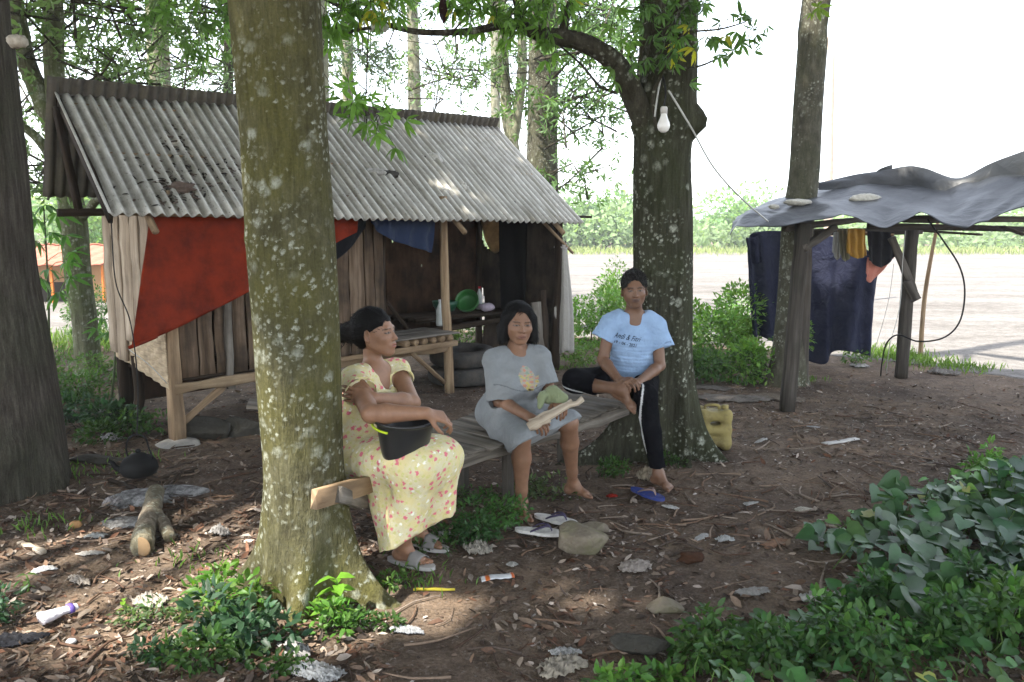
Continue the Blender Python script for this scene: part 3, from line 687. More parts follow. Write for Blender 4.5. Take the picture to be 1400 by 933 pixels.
twig([at(508, 38, Y2-.6), at(478, 44, Y2-.62), at(455, 56, Y2-.65), at(436, 62, Y2-.66)], .011, .007)
twig([at(504, 36, Y2-.62), at(502, 90, Y2-.66), at(500, 150, Y2-.7), at(502, 175, Y2-.7)], .005, .003)
twig([at(845, 128, Y2-.1), at(820, 118, Y2-.1), at(796, 90, Y2-.1), at(765, 62, Y2-.1)], .012, .006)
twig([at(905, 95, Y2-.25), at(950, 92, Y2-.5), at(978, 82, Y2-.6), at(995, 74, Y2-.6)], .008, .004)
twig([at(900, 60, Y2-.3), at(940, 45, Y2-.6), at(985, 40, Y2-.7), at(1020, 30, Y2-.7)], .008, .004)
twig([at(872, 118, Y2-.3), at(880, 60, Y2-.4), at(920, 20, Y2-.5), at(950, -20, Y2-.55)], .012, .008)
twig([at(897, 178, Y2-.20), at(893, 130, Y2-.26), at(906, 98, Y2-.26), at(930, 20, Y2-.26)], .012, .010)
br.build('twigs', B_branch, T2, kind='stuff')
# third tree behind, leaning past the tarp shelter
Y3 = 8.0
pr = px_prof([(1057, 1098, 520), (1064, 1104, 400), (1070, 1112, 300), (1079, 1119, 240), (1085, 1124, 150), (1092, 1131, 60), (1098, 1136, 0)], Y3)
pr = [(pr[0][0]-.01, Y3, -.1, .18), (pr[0][0]-.01, Y3, .02, .17)] + pr[1:] + [(pr[-1][0]+.3, Y3, 6.5, .13), (pr[-1][0]+.5, Y3, 9, .1)]
T3 = thing('tree', 'smooth grey trunk leaning right above the black tarp shelter', 'tree', (pr[0][0], Y3, 0))
trunk('trunk', pr, B_plain, T3, roots=[(R(-90), .12, .15, .4), (R(180), .15, .15, .4), (R(0), .15, .15, .4)], seed=3, n=48)
# dark tree cut by the left edge
Y4 = 4.75
pr = px_prof([(-90, 84, 640), (-75, 66, 500), (-70, 45, 380), (-72, 30, 230), (-74, 12, 60), (-75, 5, 0)], Y4)
pr = [(pr[0][0], Y4, -.1, pr[0][3]*1.03), (pr[0][0], Y4, .05, pr[0][3]*1.01)] + pr + [(pr[-1][0]-.05, Y4, 5, .27), (pr[-1][0]-.1, Y4, 8, .2)]
T4 = thing('tree', 'thick dark furrowed trunk cut off by the left edge', 'tree', (pr[0][0], Y4, 0))
trunk('trunk', pr, B_dark, T4, roots=[(R(-68), .30, .25, .16), (R(-10), .10, .25, .2), (R(-120), .3, .2, .2), (R(120), .3, .2, .3)], seed=4, bumps=[(at(20, 600, Y4)[2], R(-45), .02, .08)])

def simple_tree(label, rows, Y, mat, seed, extra_r=.7, limbs=(), name='tree', topz=None, group=None):
    pr = px_prof(rows, Y); b = pr[0]; pr = [(b[0], Y, -.1, b[3]*1.25), (b[0], Y, .15, b[3]*1.08)] + [p for p in pr if p[2] > .3]
    e = pr[-1]; tz = topz or e[2] + 4
    if topz != 0: pr += [(e[0] + (e[0]-b[0])*.4, Y, (e[2]+tz)/2, e[3]*(1+extra_r)/2), (e[0]+(e[0]-b[0])*.7, Y, tz, e[3]*extra_r)]
    T = thing(name, label, 'tree', (b[0], Y, 0), group)
    trunk('trunk', pr, mat, T, n=32, seed=seed)
    for L in limbs:
        MB().tube([at(a, b_, Y+dy) for a, b_, dy, _ in L], [r for *_, r in L], 10, len(L)*6, wobble=.03).build('limb', mat, T)
    return T
G2 = 'trees standing behind the hut'
TB1 = simple_tree('green-stained forked tree left behind the hut, ferny shrub at its foot', [(106, 138, 515), (100, 132, 440), (90, 124, 380), (82, 116, 290), (68, 92, 180), (60, 86, 80), (58, 84, 0)], 8.6, mat_bark('green_bark', (.06, .06, .035), (.12, .12, .075), (.2, .2, .14), (.10, .13, .05), .6, .6, 22), 11,
    limbs=[[(80, 190, 0, .1), (55, 130, 0, .1), (35, 80, 0, .09), (20, 0, 0, .08), (5, -80, 0, .07)], [(100, 280, 0, .06), (60, 200, -.2, .05), (20, 165, -.3, .04)], [(110, 300, 0, .05), (135, 270, -.3, .04), (160, 240, -.5, .03)]], group=G2)
TB2 = simple_tree('straight pale yellowish trunk above the left end of the roof', [(212, 240, 420), (208, 238, 260), (203, 232, 100), (199, 228, 0)], 12.5, B_pale, 12, group=G2)
TB3 = simple_tree('thin smooth pale trunk rising above the middle of the roof', [(560, 578, 400), (558, 576, 160), (556, 571, 0)], 15, B_pale, 13, group=G2)
TB4 = simple_tree('thick grey trunk rising behind the right half of the roof', [(722, 768, 480), (720, 763, 240), (722, 763, 120), (724, 762, 0)], 12.0, B_plain, 14, group=G2)
TB5 = simple_tree('slender crooked trunk with a low fork beside the thick grey one', [(700, 722, 480), (692, 718, 260), (690, 708, 190), (685, 700, 150)], 13.2, B_pale, 15,
    limbs=[[(700, 200, 0, .1), (708, 150, 0, .09), (714, 90, 0, .08), (712, 0, 0, .07), (712, -80, 0, .06)], [(698, 190, 0, .07), (690, 120, 0, .06), (684, 50, 0, .05), (686, -60, 0, .04)]], group=G2)
TB6 = simple_tree('mottled slim trunk just right of the nearest tree, above the roof', [(470, 486, 420), (468, 483, 150), (466, 482, 0)], 16, B_pale, 16, group=G2)
TB7 = simple_tree('whitish thin trunk half hidden at the right edge of the nearest tree', [(438, 452, 420), (436, 450, 150), (434, 447, 0)], 14.5, B_pale, 17, group=G2)
TB8 = simple_tree('dim dark trunk between pale trunk and nearest tree', [(300, 322, 420), (304, 320, 200), (306, 318, 60), (306, 318, 0)], 13.5, B_dark, 18, group=G2)
TB9 = simple_tree('faint pale trunk close behind the fork of the crooked tree', [(672, 686, 480), (671, 684, 190), (670, 683, 40), (670, 682, -30)], 17, B_pale, 19, group=G2)
# pole
MB().tube([at(1131, 430, 16), at(1133, 245, 16), at(1137, 50, 16)], [.09, .08, .07], 14, 10).build('utility_pole', mat_plain('pale_pole', (.42, .34, .27), .8), label='pale straight pole rising behind the black tarp shelter', cat='pole')

# ------------------------------------------------------------ crowns
L_near = mat_leaf('leaf_near', .42, .45); L_far = mat_leaf('leaf_far', .45, .6)
def crown(name, boxes, parent, n_clump, per, L, base, mat, var=.3, spread=.35, yellow=0, nl=5, hi=False, w=.28, twigs=True):
    """leaf clumps at sighted boxes (x0,x1,y0,y1,Y0,Y1,weight): every leaf a palmate fan of leaflets"""
    wt = np.array([b[6] if len(b) > 6 else 1 for b in boxes], float); wt /= wt.sum(); C = []; mb = MB()
    for b, q in zip(boxes, wt):
        for _ in range(max(1, int(n_clump*q))):
            Y = rng.uniform(b[4], b[5]); C.append(at(rng.uniform(b[0], b[1]), rng.uniform(b[2], b[3]), Y))
    C = np.array(C); n = len(C)
    P = np.repeat(C, per, 0) + rng.normal(0, spread, (n*per, 3))*[1, 1, .45]
    A = rand_dir(n*per, .5)*.8 + (P - np.repeat(C, per, 0))*1.2
    V, F, cnt = palmate(P, A, L*rng.uniform(.7, 1.2, n*per), nl, w, .5, hi)
    if twigs:
        for c in C:
            for _ in range(2):
                e = c + rng.normal(0, spread, 3)*[1, 1, .4]; mb.tube([c + rng.normal(0, spread*.8, 3), c, e], [.012*L/.12, .009*L/.12, .004], 4)
        mb.build('twigs', B_branch, parent, kind='stuff')
    cc = np.asarray(base)*rng.uniform(1-var, 1+var, (n*per, 1))
    if yellow:
        yy = rng.random(n*per) < yellow; cc[yy] = (.35, .33, .05)
    cc = np.repeat(np.tile(cc, (nl, 1)), 8 if hi else 4, 0)
    return link(name, V, F, mat, parent, cc)
g_mid, g_dull, g_fresh = (.075, .14, .05), (.10, .16, .07), (.13, .25, .05)
crown('crown', [(0, 320, -60, 40, 7.5, 11, 3), (0, 120, 40, 230, 8, 11, 1.6), (95, 200, 60, 115, 8, 11, 1), (60, 130, 250, 300, 8.0, 9, .15), (20, 90, 225, 275, 8, 9.5, .25)], TB1, 64, 15, .14, g_dull, L_far, spread=.4)
crown('crown', [(215, 330, 0, 110, 10.5, 13.5, 1), (120, 330, -80, 20, 11, 14, 2)], TB2, 36, 15, .15, g_dull, L_far, spread=.5)
crown('crown', [(200, 330, 95, 150, 11.5, 14, 1.2), (130, 200, 80, 110, 12, 14, .5)], TB8, 26, 15, .12, (.09, .14, .08), L_far, spread=.45)
crown('crown', [(440, 560, -70, 5, 14, 16, 1), (440, 530, 60, 100, 15, 17, .45)], TB6, 30, 24, .17, (.08, .12, .075), L_far, spread=.5)
crown('crown', [(590, 700, 60, 150, 12.2, 14, 1.2), (690, 740, 60, 200, 12.4, 13.8, .4), (600, 860, -90, 20, 12, 15, 1.4)], TB5, 44, 15, .14, g_dull, L_far, spread=.45)
crown('crown', [(765, 860, 0, 90, 10.5, 12.5, 1.3), (765, 825, 120, 165, 11, 12, .6), (768, 800, 180, 270, 11.4, 12, .25), (640, 760, -60, 20, 11, 13, .8)], TB4, 50, 20, .15, (.09, .16, .06), L_far, spread=.4)
# bright fans of leaves on the near tree's branches
def fans(spots, parent, L, base, mat, name='leaves', per=5, spread=.10, yellow=0.02):
    P = []; A = []
    for (x, y, Y, k) in spots:
        c = at(x, y, Y)
        for _ in range(max(1, int(per*k))):
            d = rand_dir(1, -.1)[0]; P.append(c + d*spread*rng.uniform(.2, 1.3)); A.append(d + V3(0, 0, -.6))
    P = np.array(P); A = np.array(A); n = len(P)
    V, F, cnt = palmate(P, A, L*rng.uniform(.7, 1.15, n), 6, .27, .6, True)
    cc = np.asarray(base)*rng.uniform(.7, 1.35, (n, 1)); yy = rng.random(n) < yellow; cc[yy] = (.42, .40, .04)
    mb = MB(); 
    for c in P: mb.tube([c, c + V3(rng.normal(0, .04), rng.normal(0, .04), .09)], [.0025, .002], 4)
    mb.build('leaf_stalks', B_branch, parent, kind='stuff')
    return link(name, V, F, mat, parent, np.repeat(np.tile(cc, (6, 1)), 8, 0))
sp = [(x, y, 4.8, 1.0) for x, y in ((455, 25), (470, 8), (440, 30), (490, 15), (452, 48), (515, 5), (480, 30), (530, 12), (445, 5), (462, -10), (500, -8), (540, -6))]
sp += [(x, y, 4.75, .8) for x, y in ((478, 128), (490, 140), (498, 160), (508, 168), (485, 150), (540, 172), (515, 178))]
sp += [(x, y, 5.0, 1.0) for x, y in ((625, 8), (640, 20), (655, 5), (672, 18), (690, 5), (705, 22), (720, 10), (735, 35), (700, 45), (748, 55), (690, 30), (660, 30), (755, 15), (775, 10), (610, 0), (640, -10), (680, -12), (720, -10), (765, -8), (735, 0))]
sp += [(x, y, 5.05, .5) for x, y in ((835, 25), (845, 50), (850, 95), (858, 60), (800, 15))]
fans(sp, T2, .115, g_fresh, L_near)
sp = [(x, y, 4.9, .9) for x, y in ((880, 10), (900, 20), (925, 10), (905, 45), (925, 40), (915, 65), (930, 60), (945, 15), (955, 5), (935, -5), (898, -5), (890, 35), (910, 80), (870, 5), (900, 0), (925, 25), (880, 75))]
sp += [(x, y, 4.8, .55) for x, y in ((980, 20), (998, 35), (1015, 30), (1038, 30), (985, 65), (1005, 75), (1012, 88), (975, 42), (1000, 12), (960, 60), (965, 28), (1030, 45), (1010, 60))]
sp += [(928, 128, 5.1, .4), (878, 72, 5.1, .5), (860, 95, 5.1, .5)]
fans(sp, T2, .105, (.085, .17, .045), L_near, per=4, spread=.09, yellow=.05)
sp = [(x, y, 7.0, .7) for x, y in ((230, 25), (250, 10), (265, 30), (285, 15), (300, 35), (270, 50), (245, 45), (295, 60), (310, 20), (215, 8), (235, 40), (280, 70), (190, 15), (205, 30))]
fans(sp, T1, .14, (.10, .20, .05), L_near, per=7, spread=.2)
fans([(1115, 14, 6.5, 1)], T3, .12, (.14, .22, .03), L_near, per=3, spread=.04, yellow=.5)

# canopy of the four near trees: it stands above the picture and throws the shade
def shade_ok(x, y):
    lit = y > np.minimum(lot_edge(x) - .2, 12.0 - 1.8*(x < -4))
    for (cx, cy, a, b, ang) in SUNPATCH:
        c_, s_ = math.cos(ang), math.sin(ang); dx, dy = x-cx, y-cy
        lit = lit | (((dx*c_+dy*s_)/(a+.19))**2 + ((-dx*s_+dy*c_)/(b+.17))**2 < 1)
    for (cx, cy, r) in KEEPSHADE: lit = lit & ~((x-cx)**2 + (y-cy)**2 < r*r)
    return ~lit
g_ = gr
def patch(px, py, a, b, ang=0.0, z=0): p = g_(px, py, z); return (p[0], p[1], a, b, R(ang))
SUNPATCH = [patch(180, 745, .55, .24, 10), patch(60, 800, .6, .24, 5), patch(330, 760, .30, .22), patch(795, 815, .02, -.02, -30), patch(270, 850, .35, .18, 10), patch(150, 870, .3, .12),
            patch(310, 690, .10, .05), patch(480, 800, .20, .12)]
# patches that fall on raised things: shift to where that sun ray would meet the ground
def patch3(px, py, Y, a, b, ang=0):
    p = at(px, py, Y); k = p[2]/sun_from[2]; return (p[0]-sun_from[0]*k, p[1]-sun_from[1]*k, a, b, R(ang))
SUNPATCH += [patch3(395, 560, 3.15, .30, .26), patch3(420, 700, 3.15, .40, .30), patch3(385, 440, 3.15, .22, .16), patch3(556, 715, 3.4, -.08, .04), patch3(365, 620, 3.25, .2, .2), patch3(360, 760, 3.1, .25, .2), patch3(482, 520, 3.62, .06, .08), patch3(360, 840, 3.0, .25, .2)]
KEEPSHADE = []
for (px, py, Y, r) in ((585, 650, 3.40, .26), (600, 700, 3.5, .22), (560, 580, 3.4, .14), (705, 520, 4.4, .3), (580, 720, 3.5, .14)):
    _p = at(px, py, Y); _k = _p[2]/sun_from[2]; KEEPSHADE.append((_p[0]-sun_from[0]*_k, _p[1]-sun_from[1]*_k, r))
n = 56000
sx = rng.uniform(-8.5, 9.5, n); sy = rng.uniform(-3.5, 12.5, n)
ok = shade_ok(sx, sy)
# loosen it a little: small irregular holes and a thinner rim
hole = wob(sx*2.1, sy*2.1, 0, 77) + .5*wob(sx*6, sy*6, 0, 78); ok &= (hole < 2)
sx, sy = sx[ok], sy[ok]; n = len(sx)
hz = rng.uniform(5.0, 8.6, n); P = np.stack([sx, sy, np.zeros(n)], 1) + np.array(sun_from)[None]*(hz/sun_from[2])[:, None]
stems = np.array([(T1.location.x, Y1), (T2.location.x, Y2), (T3.location.x + .4, Y3), (T4.location.x, Y4), (TB1.location.x, 8.6)])
own = np.argmin(((P[:, None, :2] - stems[None])**2).sum(2), 1)
for k, T in enumerate((T1, T2, T3, T4, TB1)):
    Q = P[own == k]
    if len(Q) < 5: continue
    V, F, cnt = palmate(Q, rand_dir(len(Q), 1.2), .22*rng.uniform(.8, 1.15, len(Q)), 6, .40, .25)
    cc = np.asarray(g_mid)*rng.uniform(.7, 1.3, (len(Q), 1))
    link('crown', V, F, L_far, T, np.repeat(np.tile(cc, (6, 1)), 4, 0))
    bl = MB(); top = V3(stems[k][0], stems[k][1], 5.2)
    for q in Q[rng.choice(len(Q), min(26, len(Q)), replace=False)]:
        midp = top*.5 + q*.5 + V3(0, 0, .3); bl.tube([top, midp, q], [.07, .045, .015], 6, 8)
    bl.build('upper_limbs', B_branch, T, kind='stuff')

# ------------------------------------------------------------ far belt of bushes and trees across the lot
def bush(name, label, c, rx, ry, h, nleaf, L, base, mat=None, kind=None, group=None, cat='bush', seed=0, stemsn=6, w=.45, low=0.0, hi=False, droop=0, leaf='leaves', lumps=6):
    c = np.asarray(c, float); r = np.random.default_rng(seed + 100)
    o = thing(name, label, cat, c, group)
    if kind: o['kind'] = kind
    lc = np.c_[r.uniform(-.7, .7, lumps)*rx, r.uniform(-.7, .7, lumps)*ry, r.uniform(.25, .75, lumps)*h]; lr = r.uniform(.35, .6, lumps)
    which = r.integers(0, lumps, nleaf); d = r.normal(size=(nleaf, 3)); d /= np.linalg.norm(d, axis=1, keepdims=True); rad = r.uniform(.35, 1, nleaf)**.6
    P = lc[which] + d*(rad*lr[which])[:, None]*np.array([rx, ry, h*.75])
    P[:, 2] = np.maximum(P[:, 2], low + r.uniform(0, .12, nleaf)*h); P += c
    D = d + r.normal(0, .6, (nleaf, 3)); D[:, 2] += droop; N = r.normal(0, .5, (nleaf, 3)) + [0, -.2, 1]
    LL = L*r.uniform(.6, 1.25, nleaf); V, F = leaf_geo(P, D, N, LL, LL*w, .15, hi)
    lump_t = r.uniform(.75, 1.25, lumps)[which]
    cc = np.asarray(base)*(lump_t*r.uniform(.75, 1.25, nleaf))[:, None]; cc[:, 0] *= r.uniform(.85, 1.2, nleaf)
    link(leaf, V, F, mat or L_near, o, np.repeat(cc, 8 if hi else 4, 0))
    if stemsn:
        mb = MB()
        for k in range(stemsn):
            e = lc[k % lumps] + c + r.normal(0, .1, 3)*rx; b = c + V3(r.normal(0, .12)*rx, r.normal(0, .12)*ry, -.02)
            mb.tube([b, (b+e)/2 + r.normal(0, .05, 3)*h, e], [.012*max(h, .4), .009*max(h, .4), .004*max(h, .4)], 5, 6)
        mb.build('stems', B_branch, o)
    return o
# the belt reads as one mass
n = 52000
bx = rng.uniform(-75, 75, n); by = rng.uniform(50, 64, n); top = 1.9 + 1.9*np.clip(wob(bx*.2, by*.1, 0, 90), -.8, 1) + .9*wob(bx*.9, by*.3, 0, 91)
top = np.clip(top + (by-50)*.12, .6, 7)*np.where(bx < -8, 1.25, 1)
bz = top*rng.uniform(0.02, 1, n)**.7
P = np.stack([bx, by, bz], 1); LL = rng.uniform(.25, .6, n)
V, F = leaf_geo(P, rand_dir(n), rand_dir(n, 1.5) + [0, -.8, 0], LL, LL*.6, .1)
tone = 1 + .35*wob(bx*.8, by*.5, bz*1.2, 92)
cc = np.array((.17, .24, .11))*(tone*rng.uniform(.75, 1.2, n))[:, None]  # haze put into the leaf colour, paler than the near greens
link('distant_thicket', V, F, L_far, None, np.repeat(cc, 4, 0), label='haze-paled green thicket along the far side of the gravel lot', cat='thicket', kind='stuff')
for i, (px, Y, h, rx, lab) in enumerate([(1010, 56, 4.2, 4, 'rounded tree in the far thicket left of the tarp shelter'), (820, 54, 4.6, 3.5, 'bushy tree in the far thicket just right of the hut roof'), (150, 34, 4.8, 3.0, 'loose pale green tree behind the orange house'), (145, 26.5, 2.1, 1.3, 'round shrub in front of the orange house corner')]):
    p = at(px, 340, Y); bush('distant_tree', lab, (p[0], Y, 0), rx, rx*.6, h, 2600, .42 if Y > 30 else .2, (.13, .22, .085), L_far, cat='tree', seed=200+i, stemsn=5, leaf='crown', lumps=9)
# grass at the rim of the lot
def tufts(name, label, centres, n, h, base, spread, kind='stuff', cat='grass', w=.008):
    c = np.asarray(centres); k = rng.integers(0, len(c), n); P = c[k] + rng.normal(0, 1, (n, 3))*[spread, spread*.7, 0]; P[:, 2] = gz(P[:, 0], P[:, 1])
    D = rand_dir(n)*.45 + [0, 0, 1]; LL = h*rng.uniform(.4, 1.2, n)
    V, F = leaf_geo(P, D, rand_dir(n), LL, w*rng.uniform(.7, 1.4, n), .25)
    cc = np.asarray(base)*rng.uniform(.7, 1.35, (n, 1)); return link(name, V, F, L_near, None, np.repeat(cc, 4, 0), label=label, cat=cat, kind=kind)
tufts('grass', 'sparse grass along the lot edge beyond the shelter posts', [gr(x, y) for x, y in ((1190, 485), (1215, 490), (1240, 492), (1262, 497), (1290, 503), (1205, 480), (1230, 488), (1310, 506))], 1100, .10, (.12, .20, .04), .22)
tufts('grass', 'pale dry grass beyond the lot on the right', [(x, y, 0) for x in np.arange(-30, 60, 2.2) for y in (46, 49)], 9000, .45, (.26, .30, .13), 1.6, w=.05)
tufts('grass', 'thin grass at the lot edge left of the hut', [gr(x, y) for x, y in ((85, 470), (110, 478), (140, 470), (160, 465), (75, 462), (150, 480))], 900, .16, (.14, .22, .06), .35)
# ------------------------------------------------------------ smooth solids for people: distance fields turned into one skin
def ell_d(X, Y, Z, c, r, Rm):
    x, y, z = X - c[0], Y - c[1], Z - c[2]
    if Rm is not None:
        x, y, z = (Rm[0, 0]*x + Rm[1, 0]*y + Rm[2, 0]*z, Rm[0, 1]*x + Rm[1, 1]*y + Rm[2, 1]*z, Rm[0, 2]*x + Rm[1, 2]*y + Rm[2, 2]*z)
    k0 = np.sqrt((x/r[0])**2 + (y/r[1])**2 + (z/r[2])**2); k1 = np.sqrt((x/r[0]**2)**2 + (y/r[1]**2)**2 + (z/r[2]**2)**2)
    return k0*(k0 - 1)/(k1 + 1e-9)
class Solid:
    def __init__(s): s.p = []
    def cap(s, a, b, ra, rb, k=.02, sub=False, flat=None):
        s.p.append(('c', np.asarray(a, float), np.asarray(b, float), ra, rb, k, sub, flat)); return s
    def ell(s, c, r, Rm=None, k=.02, sub=False):
        s.p.append(('e', np.asarray(c, float), np.asarray(r, float), None if Rm is None else np.asarray(Rm, float), 0, k, sub, None)); return s
    def chain(s, P, r, k=.02, **kw):
        for i in range(len(P)-1): s.cap(P[i], P[i+1], r[i], r[i+1], k, **kw)
        return s
    def sleeve(s, a, b, ra, rb, k=.02, wall=.008, depth=.035):
        """a tube of cloth that ends square and open at b"""
        a = np.asarray(a, float); b = np.asarray(b, float); s.p.append(('f', a, b, ra, rb, k, False, None)); return s
    def opening(s, a, b, ra, rb, wall=.012, depth=.028):
        a = np.asarray(a, float); b = np.asarray(b, float); d = nz(b-a); s.p.append(('f', b - d*depth, b + d*.05, rb-wall, rb-wall, .003, True, None)); return s
    def plane(s, p, n, k=.004):            # cut away what lies on the side n points to
        s.p.append(('p', np.asarray(p, float), nz(n), 0, 0, k, True, None)); return s
    def grid(s, h, lo=None, hi=None, noise=None, shell=None):
        if lo is None:
            L = []; Hh = []
            for q in s.p:
                if q[6]: continue
                if q[0] in 'cf': m = max(q[3], q[4]); L.append(np.minimum(q[1], q[2])-m); Hh.append(np.maximum(q[1], q[2])+m)
                elif q[0] == 'e': m = max(q[2]); L.append(q[1]-m); Hh.append(q[1]+m)
            lo = np.min(L, 0) - .02; hi = np.max(Hh, 0) + .02
        lo = np.asarray(lo, float); n = np.ceil((np.asarray(hi)-lo)/h).astype(int) + 1
        ax = [(lo[i] + h*np.arange(n[i])).astype(np.float32) for i in range(3)]
        D = np.full(n, .5, np.float32)
        for q in s.p:
            typ, a, b, ra, rb, k, sub, flat = q
            if typ == 'p': sl_ = (slice(0, n[0]), slice(0, n[1]), slice(0, n[2]))
            else:
                if typ in 'cf': m = max(ra, rb) + k + 3*h; l0 = np.minimum(a, b)-m; h0 = np.maximum(a, b)+m
                else: m = max(b) + k + 3*h; l0 = a-m; h0 = a+m
                i0 = np.clip(np.floor((l0-lo)/h).astype(int), 0, n); i1 = np.clip(np.ceil((h0-lo)/h).astype(int)+1, 0, n)
                if (i1 <= i0).any(): continue
                sl_ = tuple(slice(i0[i], i1[i]) for i in range(3))
            X = ax[0][sl_[0]][:, None, None]; Y = ax[1][sl_[1]][None, :, None]; Z = ax[2][sl_[2]][None, None, :]
            if typ == 'c':
                ab = b - a; x, y, z = X-a[0], Y-a[1], Z-a[2]; L2 = ab.dot(ab) + 1e-9
                t = np.clip((x*ab[0] + y*ab[1] + z*ab[2])/L2, 0, 1)
                dx, dy, dz = x-ab[0]*t, y-ab[1]*t, z-ab[2]*t
                if flat is not None:       # squash across a direction: (axis, factor > 1)
                    fx, ff = flat; fx = nz(fx); pr_ = (dx*fx[0] + dy*fx[1] + dz*fx[2])*(ff-1); dx, dy, dz = dx+fx[0]*pr_, dy+fx[1]*pr_, dz+fx[2]*pr_
                d = np.sqrt(dx*dx + dy*dy + dz*dz) - (ra + (rb-ra)*t)
                if flat is not None: d = d/flat[1]**.5
            elif typ == 'f':
                ab = b - a; L_ = np.linalg.norm(ab); n_ = ab/L_; x, y, z = X-a[0], Y-a[1], Z-a[2]; al = x*n_[0] + y*n_[1] + z*n_[2]
                rad = np.sqrt(np.maximum(x*x + y*y + z*z - al*al, 0)); d = np.maximum(np.maximum(rad - (ra + (rb-ra)*np.clip(al/L_, 0, 1)), al - L_), -al - (0 if sub else ra*.0))
            elif typ == 'e': d = ell_d(X, Y, Z, a, b, None if not isinstance(ra, np.ndarray) else ra)
            else: d = -((X-a[0])*b[0] + (Y-a[1])*b[1] + (Z-a[2])*b[2]) + 0*X*Y*Z
            A = D[sl_]
            if sub:
                d = -d; hh = np.maximum(k - np.abs(A-d), 0)/k; D[sl_] = np.maximum(A, d) + hh*hh*k/4
            else:
                hh = np.maximum(k - np.abs(A-d), 0)/k; D[sl_] = np.minimum(A, d) - hh*hh*k/4
        if noise is not None:
            I = np.nonzero(np.abs(D) < .045); D[I] += noise(ax[0][I[0]], ax[1][I[1]], ax[2][I[2]]).astype(np.float32)
        if shell is not None:
            I = np.nonzero(D < .03); x, y, z = ax[0][I[0]], ax[1][I[1]], ax[2][I[2]]
            w_, region = shell; inner = D[I] + w_; reg = region(x, y, z)     # region < 0 where the cloth is hollow
            D[I] = np.maximum(D[I], -np.maximum(inner, reg))
        return D, lo, h
def surfnet(D, lo, h):
    S = D < 0; c = [(i, j, k) for i in (0, 1) for j in (0, 1) for k in (0, 1)]
    def sl3(o): return tuple(slice(o[a], D.shape[a]-1+o[a]) for a in range(3))
    cnt = np.zeros([n-1 for n in D.shape], np.int8)
    for o in c: cnt += S[sl3(o)]
    act = (cnt > 0) & (cnt < 8); I = np.array(np.nonzero(act)).T; N = len(I)
    val = np.stack([D[I[:, 0]+o[0], I[:, 1]+o[1], I[:, 2]+o[2]] for o in c], 1)
    acc = np.zeros((N, 3)); num = np.zeros(N); cc = np.array(c)
    for a in range(8):
        for b in range(a+1, 8):
            if np.abs(cc[a]-cc[b]).sum() != 1: continue
            m = (val[:, a] < 0) != (val[:, b] < 0); t = val[m, a]/(val[m, a]-val[m, b])
            acc[m] += cc[a] + (cc[b]-cc[a])*t[:, None]; num[m] += 1
    V = lo + h*(I + acc/num[:, None]); idx = np.full(act.shape, -1, np.int32); idx[act] = np.arange(N)
    Q = []
    for ax in range(3):
        s0 = [slice(None)]*3; s1 = [slice(None)]*3; s0[ax] = slice(0, -1); s1[ax] = slice(1, None)
        A = S[tuple(s0)]; B = S[tuple(s1)]; m = A != B; E = np.array(np.nonzero(m)).T; flip = A[m]
        u, v = [(1, 2), (2, 0), (0, 1)][ax]
        ok = (E[:, u] > 0) & (E[:, v] > 0) & (E[:, u] < D.shape[u]-1) & (E[:, v] < D.shape[v]-1); E = E[ok]; flip = flip[ok]
        def g(du, dv):
            e = E.copy(); e[:, u] += du; e[:, v] += dv; return idx[e[:, 0], e[:, 1], e[:, 2]]
        q = np.stack([g(-1, -1), g(0, -1), g(0, 0), g(-1, 0)], 1); q[~flip] = q[~flip][:, ::-1]
        Q.append(q[(q >= 0).all(1)])
    return V, np.concatenate(Q)
def smooth(V, Q, it=2, f=.5):
    n = len(V); a = np.concatenate([Q[:, 0], Q[:, 1], Q[:, 2], Q[:, 3]]); b = np.concatenate([Q[:, 1], Q[:, 2], Q[:, 3], Q[:, 0]])
    i = np.r_[a, b]; j = np.r_[b, a]; deg = np.bincount(i, minlength=n)[:, None] + 1e-9
    for _ in range(it):
        s_ = np.stack([np.bincount(i, V[j, k], n) for k in range(3)], 1)/deg; V = V + f*(s_-V)
    return V
def skin(sol, h, sm=1, **kw):
    D, lo, h = sol.grid(h, **kw); V, Q = surfnet(D, lo, h); return smooth(V, Q, sm), Q
def frame(fwd, up):
    """columns: right, forward, up"""
    f = nz(fwd); r = nz(np.cross(f, up)); u = np.cross(r, f); return np.stack([r, f, u], 1)

def strands(V, Q, c, F, k, flow, mat, parent, n, L, wd, lift, seed, keep=None):
    """fine locks lying along the hair so that its surface and rim are not smooth"""
    r = np.random.default_rng(seed); a, b, d = V[Q[:, 0]], V[Q[:, 1]], V[Q[:, 3]]; N = np.cross(b-a, d-a); N /= np.linalg.norm(N, axis=1, keepdims=True) + 1e-12
    i = r.integers(0, len(Q), n); P = a[i]; N = N[i]; out = P - c; s_ = np.sign((N*out).sum(1, keepdims=True)); N = N*s_
    q = ((P - c) @ F)/k
    if keep is not None: m = keep(q); P, N, q = P[m], N[m], q[m]
    D = flow(q) @ F.T; D = D - (D*N).sum(1, keepdims=True)*N; D /= np.linalg.norm(D, axis=1, keepdims=True) + 1e-9; D = D + N*lift*r.uniform(.2, 1.3, (len(P), 1)) + r.normal(0, .16, P.shape)
    LL = L*r.uniform(.5, 1.3, len(P)); Vv, Ff_ = leaf_geo(P - N*.001, D, N, LL, wd, .12, True)
    link('hair_locks', Vv, Ff_, mat, parent, None, Vv*.6, kind='stuff')
